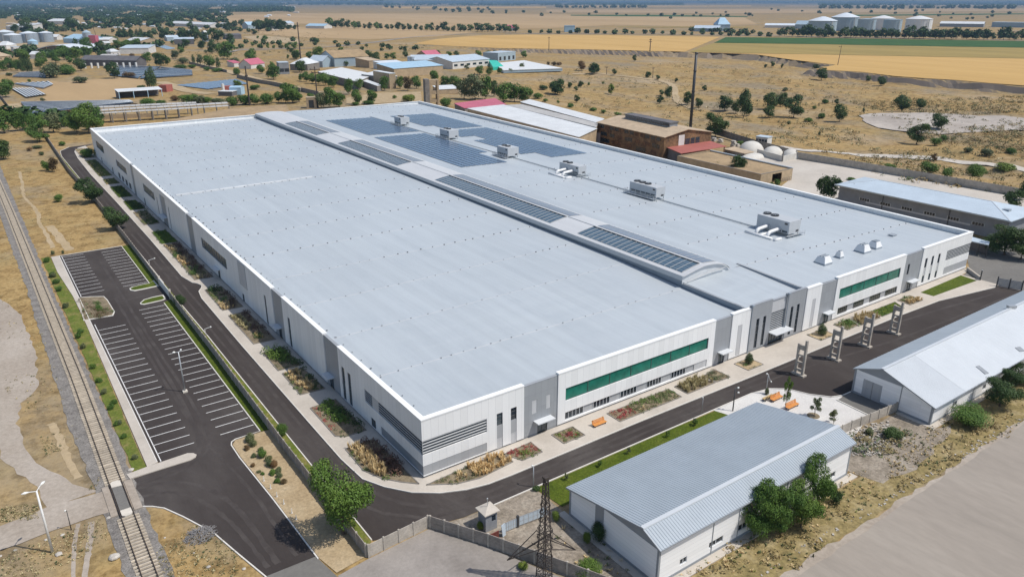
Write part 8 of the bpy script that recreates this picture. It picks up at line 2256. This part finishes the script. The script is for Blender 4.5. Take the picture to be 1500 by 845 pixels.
def far_wood(label, regions, n, s0, seed):
 r = random.Random(seed); b = MB()
 c0 = at(*regions[0][0])
 for k in range(n):
  poly = regions[k % len(regions)]
  (xa, ya), (xb, yb) = poly
  x = r.uniform(xa, xb); y = ya + (yb - ya) * r.random() ** 1.0
  if mnoise.noise(Vector((x * .03, y * .25, 4))) < -.3: continue
  p = at(x, y); d = (p - CPOS).dot(FWD); s = d / CF * s0 * r.uniform(.6, 1.3)
  for i in range(7):
   dr = rdir(r); q = p + Vector((dr.x * s, dr.y * s, (abs(dr.z) * .9 + .15) * s * .8))
   leaf_face(b, q, dr + Vector((0, 0, .6)), s * 1.3, r)
 return stuff(b.build('far_wood', M['leaf_dark'], loc=(c0.x, c0.y, 0)), label, 'wood')
far_wood('dense dark wood of the town filling the upper left horizon', [((-20, 3.2), (560, 8)), ((-20, 7), (420, 16)), ((-20, 14), (340, 24)), ((-20, 20), (300, 28)), ((300, 12), (430, 18))], 9500, 2.4, 5)
far_wood('faint wooded belt along the right horizon', [((560, 3.2), (1520, 6)), ((560, 3.4), (800, 9)), ((1200, 5), (1520, 9)), ((800, 5), (1000, 8))], 3200, 1.8, 6)

# ---------------------------------------------------------------- grass tufts, scrub
def tuft(b, p, r, h, n, rr, m=0, wid=.16):
 for i in range(n):
  t = rr.uniform(0, 6.28); q = r * rr.uniform(.15, 1); hh = h * rr.uniform(.55, 1.05); w_ = wid * r
  base = Vector((p[0] + rr.uniform(-.25, .25) * r, p[1] + rr.uniform(-.25, .25) * r, p[2]))
  tip = Vector((p[0] + q * math.cos(t), p[1] + q * math.sin(t), p[2] + hh)); s = Vector((-math.sin(t), math.cos(t), 0)) * w_
  mid = base.lerp(tip, .6) + Vector((0, 0, hh * .12))
  b.face([base - s * .6, base + s * .6, mid + s, mid - s], m); b.face([mid - s, mid + s, tip], m)

def bushlet(b, p, r, h, n, rr, leaf, m=0):
 for i in range(n):
  d = rdir(rr); d.z = abs(d.z); q = Vector((p[0] + d.x * r, p[1] + d.y * r, p[2] + d.z * h * rr.uniform(.75, 1.05) + .02))
  leaf_face(b, q, Vector((d.x, d.y, d.z + .4)), leaf, rr, m)

def inside(p, poly):
 c = False; n = len(poly)
 for i in range(n):
  a, d = poly[i], poly[(i + 1) % n]
  if (a[1] > p[1]) != (d[1] > p[1]) and p[0] < (d[0] - a[0]) * (p[1] - a[1]) / (d[1] - a[1]) + a[0]: c = not c
 return c

def scatter_px(name, label, cat, polys, n, kinds, seed, clump=.05, thr=-.05, ter=True):
 """low dry growth, too small and too many to count"""
 r = random.Random(seed); b = MB(); mats = [M[k[0]] for k in kinds]
 c0 = None
 for poly in polys:
  xs_ = [p[0] for p in poly]; ys_ = [p[1] for p in poly]
  for k in range(n):
   x, y = r.uniform(min(xs_), max(xs_)), r.uniform(min(ys_), max(ys_))
   if not inside((x, y), poly): continue
   p = (atg if ter else at)(x, y)
   if mnoise.noise(Vector((p.x * clump, p.y * clump, seed))) < thr: continue
   if c0 is None: c0 = p.copy(); c0.z = 0
   i = r.choices(range(len(kinds)), [k_[4] for k_ in kinds])[0]; mt, form, s0, s1, _ = kinds[i]
   s = r.uniform(s0, s1)
   if form == 'tuft': tuft(b, p, s, s * r.uniform(.6, 1.1), 7, r, i)
   else: bushlet(b, p, s, s * .9, 16, r, s * .55, i)
 return stuff(b.build(name, mats, loc=c0), label, cat)
scatter_px('dry_scrub', 'sparse dry scrub scattered over the valley behind the works', 'scrub', [[(830, 100), (1000, 92), (1180, 108), (1500, 160), (1500, 270), (1170, 215), (1060, 200), (900, 175), (760, 130)]], 3600, [('scrub', 'bush', .7, 2.1, 5), ('leaf_olive', 'bush', .6, 1.8, 3), ('straw', 'tuft', .6, 1.5, 2)], 31, .02, -.15)
scatter_px('dry_scrub', 'thick scrub on the spoil heaps at the right edge of the valley', 'scrub', [[(1240, 150), (1500, 140), (1500, 165), (1400, 170), (1280, 162)], [(1330, 195), (1500, 180), (1500, 228), (1380, 215)], [(1180, 215), (1500, 260), (1500, 290), (1300, 262)]], 900, [('scrub', 'bush', .7, 2.0, 6), ('leaf_olive', 'bush', .6, 1.6, 3), ('leaf_dark', 'bush', .6, 1.6, 1)], 33, .03, -.25)
scatter_px('verge_grass', 'dry yellow grass and weeds on the verge beside the concrete highway', 'grass', [[(1000, 842), (1130, 760), (1255, 690), (1330, 640), (1420, 600), (1500, 565), (1500, 622), (1380, 690), (1270, 745), (1170, 835)]], 3400, [('straw', 'tuft', .15, .42, 6), ('leaf_olive', 'tuft', .2, .45, 3), ('scrub', 'bush', .3, .8, 3), ('leaf_lime', 'tuft', .15, .35, 1.2)], 35, .12, -.2)
scatter_px('verge_scrub', 'grey-green scrub on the stony bank between the two white sheds', 'scrub', [[(1245, 640), (1330, 625), (1420, 600), (1440, 630), (1340, 690), (1250, 690)]], 420, [('scrub', 'bush', .5, 1.1, 5), ('leaf_olive', 'bush', .5, 1.1, 3), ('straw', 'tuft', .4, .8, 3)], 36, .1, -.15)
scatter_px('dry_grass', 'dry yellow grass over the field left of the railway and ring road', 'grass', [[(0, 215), (60, 190), (110, 250), (150, 310), (172, 345), (80, 372), (50, 330), (25, 290), (0, 260)], [(0, 300), (60, 480), (130, 690), (110, 700), (0, 560)], [(0, 690), (60, 720), (55, 760), (0, 765)], [(0, 815), (150, 760), (190, 845), (0, 845)], [(215, 745), (300, 770), (390, 845), (235, 845)], [(60, 640), (150, 690), (140, 720), (70, 690)]], 1000, [('straw', 'tuft', .10, .28, 6), ('leaf_olive', 'tuft', .1, .3, 1.6), ('scrub', 'bush', .12, .32, 2)], 37, .08, -.05)
scatter_px('yard_weeds', 'straw weeds in the stony yard below the near white shed', 'weeds', [[(800, 775), (870, 760), (950, 840), (860, 845)], [(1060, 842), (990, 845), (1080, 815), (1110, 790)]], 130, [('straw', 'tuft', .25, .5, 4), ('leaf_olive', 'tuft', .25, .5, 2)], 38, .2, -.1)
scatter_px('plain_scrub', 'low bushes dotted over the plain beyond the factory', 'scrub', [[(230, 75), (440, 75), (600, 62), (640, 70), (480, 90), (420, 100), (260, 100)], [(180, 40), (500, 50), (450, 66), (200, 60)]], 420, [('scrub', 'bush', 1.0, 2.4, 5), ('leaf_olive', 'bush', 1.0, 2.4, 2), ('leaf_dark', 'bush', 1.0, 2.0, 1)], 39, .01, -.2)
rs = random.Random(8)
b = MB()
poly = [(1240, 625), (1300, 618), (1330, 640), (1290, 668), (1248, 668)]
for k in range(700):
 x, y = rs.uniform(1238, 1340), rs.uniform(612, 672)
 if not inside((x, y), poly): continue
 p = at(x, y); s = rs.uniform(.08, .32); b.obox((p.x, p.y), rs.uniform(0, 3), s * 1.4, s, 0, s * .8)
for k in range(110):
 t = rs.random(); x = 1112 + t * 390 + rs.uniform(-6, 6); y = 842 - t * 232 + rs.uniform(-3, 5); p = at(x, y)
 if p.y > -41.5: s = rs.uniform(.06, .24); b.obox((p.x, p.y), rs.uniform(0, 3), s * 1.5, s, 0, s * .6)
p = at(1270, 650)
stuff(b.build('loose_stones', M['stone'], loc=(p.x, p.y, 0)), 'loose pale stones along the highway shoulder and between the sheds', 'stones')

# ---------------------------------------------------------------- planted beds
def bed(label, poly, plan, soil='soil', edge=True, z=.17):
 P = [Vector((p[0], p[1])) for p in poly]; c = sum(P, Vector((0, 0))) / len(P)
 o = thing('flower_bed', label, 'flower bed', (c.x, c.y, z), 'planted beds around the factory')
 b = MB(); b.prism([tuple(p) for p in P], z - .1, z + .035); b.build('soil', M[soil], o)
 if edge:
  b = MB()
  for a, d in zip(P, P[1:] + P[:1]): b.bar((a.x, a.y, z + .02), (d.x, d.y, z + .02), .14, .14)
  b.build('edging', M['conc_dark'], o)
 rr = random.Random(int(abs(c.x * 13 + c.y * 7)))
 xs_ = [p.x for p in P]; ys_ = [p.y for p in P]; w_, h_ = max(xs_) - min(xs_), max(ys_) - min(ys_)
 for nm, mat, form, (u0, u1, v0, v1), den, s, hh in plan:
  b = MB(); n = int(den * w_ * h_ * (u1 - u0) * (v1 - v0)) + 1
  for k in range(n):
   u, v = rr.uniform(u0, u1), rr.uniform(v0, v1); x, y = min(xs_) + u * w_, min(ys_) + v * h_
   if not inside((x, y), [(p.x, p.y) for p in P]): continue
   ss = s * rr.uniform(.7, 1.25)
   if form == 'tuft': tuft(b, (x, y, z + .03), ss, hh * rr.uniform(.6, 1.15), 16, rr, 0, .09)
   elif form == 'bush': bushlet(b, (x, y, z + .03), ss, hh * rr.uniform(.7, 1.2), 46, rr, ss * .42)
   else: bushlet(b, (x, y, z + .03), ss, hh, 12, rr, ss * .7)
  if b.f: stuff(b.build(nm, M[mat], o))
 return o
G_, D_, S_, F_ = 'green_shrubs', 'dark_shrubs', 'straw_grass', 'red_flowers'
def g(u0=0, u1=1, v0=0, v1=1, den=.9, s=.55, h=.8, m='leaf'): return (G_, m, 'bush', (u0, u1, v0, v1), den, s, h)
def st(u0=0, u1=1, v0=0, v1=1, den=1.1, s=.5, h=.85): den *= 2.3; s = min(s, .5); return (S_, 'straw', 'tuft', (u0, u1, v0, v1), den, s, h)
def pu(u0=0, u1=1, v0=0, v1=1, den=1.0, s=.6, h=.9): return ('purple_shrubs', 'purple', 'bush', (u0, u1, v0, v1), den, s, h)
def fl(u0=0, u1=1, v0=0, v1=1, den=4.0, s=.28, h=.25): return (F_, 'flower', 'mat', (u0, u1, v0, v1), den, s, h)
def cov(u0=0, u1=1, v0=0, v1=1, den=2.4, s=.32, h=.22, m='leaf_olive'): return ('ground_cover', m, 'mat', (u0, u1, v0, v1), den, s, h)
def LB(y0, y1, sl=1.2): return [(-5.4, y0 + .3), (-1.15, y0), (-1.4, y1), (-5.2, y1 - .2)]
bed('farthest bed along the shaded side wall, dry with one green bush', LB(284, 310), [cov(den=.8), g(.3, .8, .3, .6, .3, .9, 1.4)], 'sand')
bed('long straw-coloured lawn bed, second from the far end of the side wall', LB(240, 278), [cov(den=2.0), st(0, .5, 0, 1, .35, .4, .5)], 'dry_grass')
bed('small square bed, third from the far end of the side wall', LB(224, 234.5), [cov(den=2.2), st(0, .5, 0, 1, .3, .4, .5)], 'dry_grass')
bed('green bed with a dark rear strip, fourth from the far end of the side wall', LB(200, 219.5), [cov(0, .6, den=2.6, m='leaf'), g(.5, 1, 0, 1, .7, .5, .6, 'leaf_dark')], 'grass')
bed('short dark green bed just before the recessed side entrance', LB(179.7, 194), [cov(0, .5, den=2.2, m='leaf'), g(.3, 1, 0, 1, .8, .6, .8, 'leaf_dark')], 'grass')
bed('bed with white stones and a green corner beside the recessed side entrance', LB(159, 177), [cov(0, .6, 0, .4, 2.6, m='leaf'), g(.4, 1, 0, 1, .7, .6, .8, 'leaf_dark'), st(0, .4, .6, 1, .5, .5, .6)])
bed('bright green bed in the middle of the side wall', LB(136, 150.3), [cov(0, .7, den=3, m='leaf'), g(0, 1, 0, 1, .45, .5, .6)], 'grass')
bed('longest mixed bed of straw tufts and dark shrubs at the middle of the side wall', LB(101.3, 135.5), [st(0, .5, .75, .95, .9), st(0, .5, .35, .6, .9), g(0, .6, .6, .75, .8), g(0, .7, .1, .35, .9), pu(.5, 1, 0, 1, .7), st(.2, .5, 0, .1, .9)])
bed('green shrub bed with a straw end near the rounded lay-by', LB(78, 93.5), [g(.2, .7, .8, 1, 1.2, .8, 1.2, 'leaf_dark'), cov(0, .7, .3, .8, 2.5, m='leaf'), st(0, .6, 0, .3, 1.0), pu(.6, 1, 0, .8, .7)])
bed('straw grass bed with purple shrubs behind, below the long side wall', LB(57.2, 75), [st(.05, .55, .45, .95, 1.2), pu(.5, 1, .2, 1, .8), g(0, .6, 0, .25, .7), st(.3, .6, .1, .3, .6)])
bed('bed with one big round green shrub mass by the side wall', LB(43.4, 52.8), [g(.1, .7, .35, 1, 2.0, .8, 1.3), cov(0, .6, 0, .3, 1.5), g(.6, 1, 0, 1, 1.0, .7, .9, 'leaf_dark')])
bed('bed of straw grass edged with green tufts, second from the near corner but one', LB(32.5, 42.4), [st(.15, .65, .1, .95, 1.8), g(0, .2, 0, .9, 1.6, .4, .5), g(.6, 1, 0, 1, .9, .6, .8, 'leaf_dark')])
bed('shrub bed with red flowers and a slanting path, next to the near corner bed', [(-5.8, 17.2), (-4.6, 16.2), (-1.2, 16.1), (-1.15, 28.0), (-5.7, 27.6)], [g(.3, .75, .25, 1, 1.5, .75, 1.0), fl(.02, .2, .2, 1, 1.6), g(.7, 1, 0, 1, .8, .6, .8, 'leaf_dark'), cov(.1, .5, 0, .3, 1.2)])
bed('corner bed of tall straw grass with purple shrubs at the near factory corner', [(-6.0, 13), (-6.15, 6.4), (-4.9, 3.2), (-3.1, .9), (-1.3, -.9), (-1.3, 13.2)], [st(.12, .55, .3, .98, 2.3, .7, 1.2), pu(.5, 1, .25, 1, 1.5, .65, 1.2), g(0, .18, .3, .95, 1.0, .4, .5), g(.3, .75, .12, .3, .6, .5, .6)])
bed('front corner bed of straw tufts and small dark shrubs under the louvred corner', [(-.6, -1.7), (8.4, -1.15), (12.4, -1.35), (12.3, -4.0), (6.2, -4.6), (3.0, -3.9)], [st(.5, .98, .05, .98, 2.0, .62, 1.0), g(.08, .6, .1, .9, 1.7, .32, .45, 'leaf_dark'), st(.3, .55, .3, .8, .6)])
bed('fan-shaped bed of red flowers with a yellow-green middle in front of the factory', [(12.3, -1.65), (17.5, -1.3), (17.3, -4.4), (13.6, -4.5)], [fl(.1, .95, .3, .95, 5), g(.35, .65, .3, .7, 1.6, .5, .6, 'leaf_lime'), cov(0, 1, 0, .28, 4, m='leaf_lime')])
bed('square bed with a red flower centre framed in yellow-green', [(21.3, -1.5), (25.4, -1.5), (25.4, -4.5), (21.3, -4.5)], [fl(.27, .73, .27, .73, 8), cov(.15, .85, .15, .27, 5, m='leaf_lime'), cov(.15, .85, .73, .85, 5, m='leaf_lime'), cov(.15, .27, .15, .85, 5, m='leaf_lime'), cov(.73, .85, .15, .85, 5, m='leaf_lime'), cov(0, 1, 0, 1, .8)])
bed('long mixed bed, red at the left end, under the first green window band', [(32.5, -1.6), (46.6, -1.5), (46.4, -4.7), (32.5, -4.7)], [fl(.03, .3, .15, .95, 5), cov(.25, 1, 0, 1, 3.6, m='leaf_olive'), g(.35, .6, .5, 1, 1.3, .5, .55), cov(.55, 1, .2, 1, 3, m='leaf'), st(.35, .6, .1, .4, .5, .4, .4)])
bed('bed of tall straw grass under the right half of the first green window band', [(48, -1.6), (53.9, -1.5), (55.0, -4.6), (48, -4.6)], [st(.05, 1, .05, 1, 2.6, .65, 1.15)])
bed('triangular bed of brown-green shrubs right of the tall straw grass', [(54.5, -1.6), (58.7, -1.5), (58.7, -4.7), (55.4, -4.6)], [g(.1, .7, .3, 1, 1.8, .45, .6, 'leaf_olive'), pu(.3, .9, .5, 1, .9, .4, .7), cov(.3, 1, 0, .6, 3)])
bed('square sandy bed with a dark conifer, nearest the main entrance on the left', [(63.4, -1.7), (67.6, -1.7), (67.6, -4.9), (63.4, -4.9)], [cov(0, 1, 0, .12, 3, .25, .2), cov(0, 1, .88, 1, 3, .25, .2), g(.2, .35, .4, .6, 6, .35, .5)], 'sand')
bed('square sandy bed with a dark conifer right of the main entrance', [(85.5, -1.7), (90.6, -1.7), (90.0, -4.8), (85.4, -4.8)], [cov(0, 1, 0, .12, 3, .25, .2), cov(0, 1, .88, 1, 3, .25, .2)], 'sand')
bed('bright green shrub bed at the left of the second green window band', [(94.3, -1.7), (99.6, -1.7), (98.2, -4.8), (94.2, -4.9)], [g(.1, .95, .1, .95, 1.8, .6, .7), g(0, .3, 0, .6, .8, .3, .4, 'leaf_olive')])
bed('straw grass bed under the second green window band', [(100.2, -2.0), (106.2, -2.0), (105.6, -5.2), (98.8, -5.1)], [st(.05, 1, .05, 1, 2.4, .65, 1.15)])
bed('flat green lawn bed behind the farthest concrete frame', [(107, -2.1), (116.7, -2.1), (114.9, -5.1), (106.5, -5.1)], [cov(0, 1, 0, 1, 2.5, .3, .12, 'leaf')], 'grass')
bed('low straw and green bed left of the last front door', [(118, -1.9), (123.2, -1.9), (122.8, -5.1), (117.7, -5.0)], [st(.1, 1, 0, .6, 1.8, .5, .8), g(.1, .8, .5, 1, 1.2, .45, .5)])
sheet('corner_lawn', [(127.1, -2.3), (146.4, -1.9), (145.7, -5.9), (127.2, -5.2)], .2, M['grass'], .12)
for (x, y, h, w_), lb in zip(((65.6, -3.2, 2.2, 1.35), (87.9, -3.2, 2.4, 1.6)), ('small dark conifer in the sandy square bed left of the main entrance', 'small dark conifer in the sandy square bed right of the main entrance')):
 tree_at(Vector((x, y, .2)), w_ * 1.3, h, 'c', 2, lb, None, None, 'conifer')
rr = random.Random(9); b = MB(); b2 = MB()
for k in range(60):
 a, c = rr.random(), rr.random(); p = Vector(ISL[0]).lerp(Vector(ISL[4]), a).lerp(Vector(ISL[7]).lerp(Vector(ISL[5]), a), c)
 if inside((p.x, p.y), ISL): bushlet(b if k % 3 else b2, (p.x, p.y, .17), .5, .5, 26, rr, .22)
o = thing('island_planting', 'reddish shrubs and weeds on the planted island of the car park', 'planting', (icx, icy, .175))
stuff(b.build('red_shrubs', M['leaf_brown'], o)); stuff(b2.build('green_shrubs', M['leaf'], o))
b = MB(); 
for k in range(34): bushlet(b, (rr.uniform(-22.4, -20.3), rr.uniform(89.5, 103), .17) if False else (icx + rr.uniform(-.5, .5), icy + rr.uniform(-3.2, 3.2), .17), .35, .5, 20, rr, .2)
stuff(b.build('green_hedge', M['leaf'], o))
# ================================================================ LABELS OF THE TREES: each told apart by what it stands beside
LM = [('the leftmost grain silos', 12, 57), ('the lone fourth silo', 64, 60), ('the blue-roofed farm shed', 107, 62), ('the shiny turret silo', 126, 55), ('the small red shed', 137, 63), ('the arched hall', 83, 75), ('the tan hipped house', 8, 87),
      ('the long dark barn', 160, 93), ('the dark solar block', 43, 113), ('the left edge solar rows', 45, 128), ('the long dark solar field', 112, 158), ('the open-fronted shed', 206, 138), ('the centre left solar field', 230, 105), ('the smooth grey-blue solar field', 316, 123),
      ('the blue-grey trailer', 345, 137), ('the arched pink-roofed house', 378, 98), ('the black-walled barn', 270, 63), ('the thin dark open barn', 342, 56), ('the very thin greenhouse', 278, 38), ('the pale blue far house', 370, 41), ('the pale lane wall', 420, 133), ('the small white-ended block', 418, 106),
      ('the derelict trellis shed', 250, 158), ('the far left factory corner', 136, 187), ('the bright white shed roof', 510, 108), ('the ribbed white-roofed shed', 558, 118), ('the tall shiny silo', 602, 92), ('the long pale blue roof', 630, 102), ('the grey-brown barn', 516, 92), ('the very tall mast', 441, 80), ('the dark crossarm pole', 466, 140),
      ('the tall concrete ruin', 633, 140), ('the pink-roofed house', 637, 86), ('the long blue-grey shed', 690, 95), ('the teal shelter', 727, 100), ('the wide white pointed roof', 780, 98), ('the faded red roof', 700, 152), ('the white workshop roof', 770, 165), ('the brown brick hall', 940, 190),
      ('the tall chimney', 1012, 150), ('the covered heaps', 1115, 222), ('the dirt-roofed garage', 1080, 250), ('the long grey building', 1360, 310), ('the grey yard wall', 1320, 250), ('the quarry road', 1290, 232), ('the quarry floor', 1340, 180), ('the bend of the valley track', 985, 135), ('the scarp edge', 1240, 112), ('the wheat field posts', 880, 72),
      ('the ring road bend', 120, 215), ('the foot path', 50, 300), ('the railway', 15, 290), ('the upper car park edge', 130, 368), ('the spoil heaps', 1450, 215)]
COLW = {'r': 'green', 'd': 'dark green', 'o': 'grey-green', 'l': 'light green', 'n': 'brownish', 'c': 'dark columnar', 'p': 'slim upright', 'b': 'green', 'bd': 'dark', 'bo': 'olive', 'bl': 'light green', 'bn': 'brown', 'y': 'thin', 'yn': 'thin'}
ORD = ['', 'second ', 'third ', 'fourth ', 'fifth ', 'sixth ', 'seventh ', 'eighth ', 'ninth ', 'tenth ']
groups_ = {}
for t in TREES:
 o, px, wd, h, kind, lab = t
 if lab: continue
 nm, lx, ly = min(LM, key=lambda l: (l[1] - px[0]) ** 2 + ((l[2] - px[1]) * 1.8) ** 2)
 dx, dy = px[0] - lx, px[1] - ly
 rel = ('right of' if dx > 0 else 'left of') if abs(dx) > abs(dy) * 1.3 else ('in front of' if dy > 0 else 'behind')
 form = 'bush' if FORM.get(kind) == 'bush' else ('cypress' if kind == 'c' else 'poplar' if kind == 'p' else 'tree')
 sz = ('low' if h < 2.2 else 'wide') if form == 'bush' else ('small' if h < 5 else 'tall' if h > 11 else 'round' if wd > h * .85 else 'mid-sized')
 groups_.setdefault((sz, COLW[kind], form, rel, nm), []).append((abs(dx) + 1.8 * abs(dy), t))
for (sz, cw, form, rel, nm), L_ in groups_.items():
 L_.sort(key=lambda a: a[0])
 for i, (_, t) in enumerate(L_):
  if len(L_) == 1: s = '%s %s %s %s %s' % (sz, cw, form, rel, nm)
  else: s = '%s %s %s %s %s, %snearest to it' % (sz, cw, form, rel, nm, ORD[min(i, 9)])
  t[0]['label'] = s if len(s.split()) < 17 else s.replace('nearest to it', 'nearest')
# ---------------------------------------------------------------- the air: a thin even haze
HAZE = 0.00008
HZ = 26000.0
b = MB(); b.box(-HZ, -HZ, -14, HZ, HZ, 75)
hz = b.build('haze', [bpy.data.materials.new('haze_air')])
hm = hz.data.materials[0]; hm.use_nodes = True; nt = hm.node_tree
for n_ in list(nt.nodes):
 if n_.type == 'BSDF_PRINCIPLED': nt.nodes.remove(n_)
pv = nt.nodes.new('ShaderNodeVolumePrincipled')
pv.inputs['Color'].default_value = (.27, .43, .62, 1)
pv.inputs['Density'].default_value = HAZE
pv.inputs['Anisotropy'].default_value = 0.0
outn = [n_ for n_ in nt.nodes if n_.type == 'OUTPUT_MATERIAL'][0]
nt.links.new(pv.outputs[0], outn.inputs['Volume'])
hz['kind'] = 'stuff'; hz['label'] = 'thin blue-grey summer haze over the far plain'; hz['category'] = 'haze'
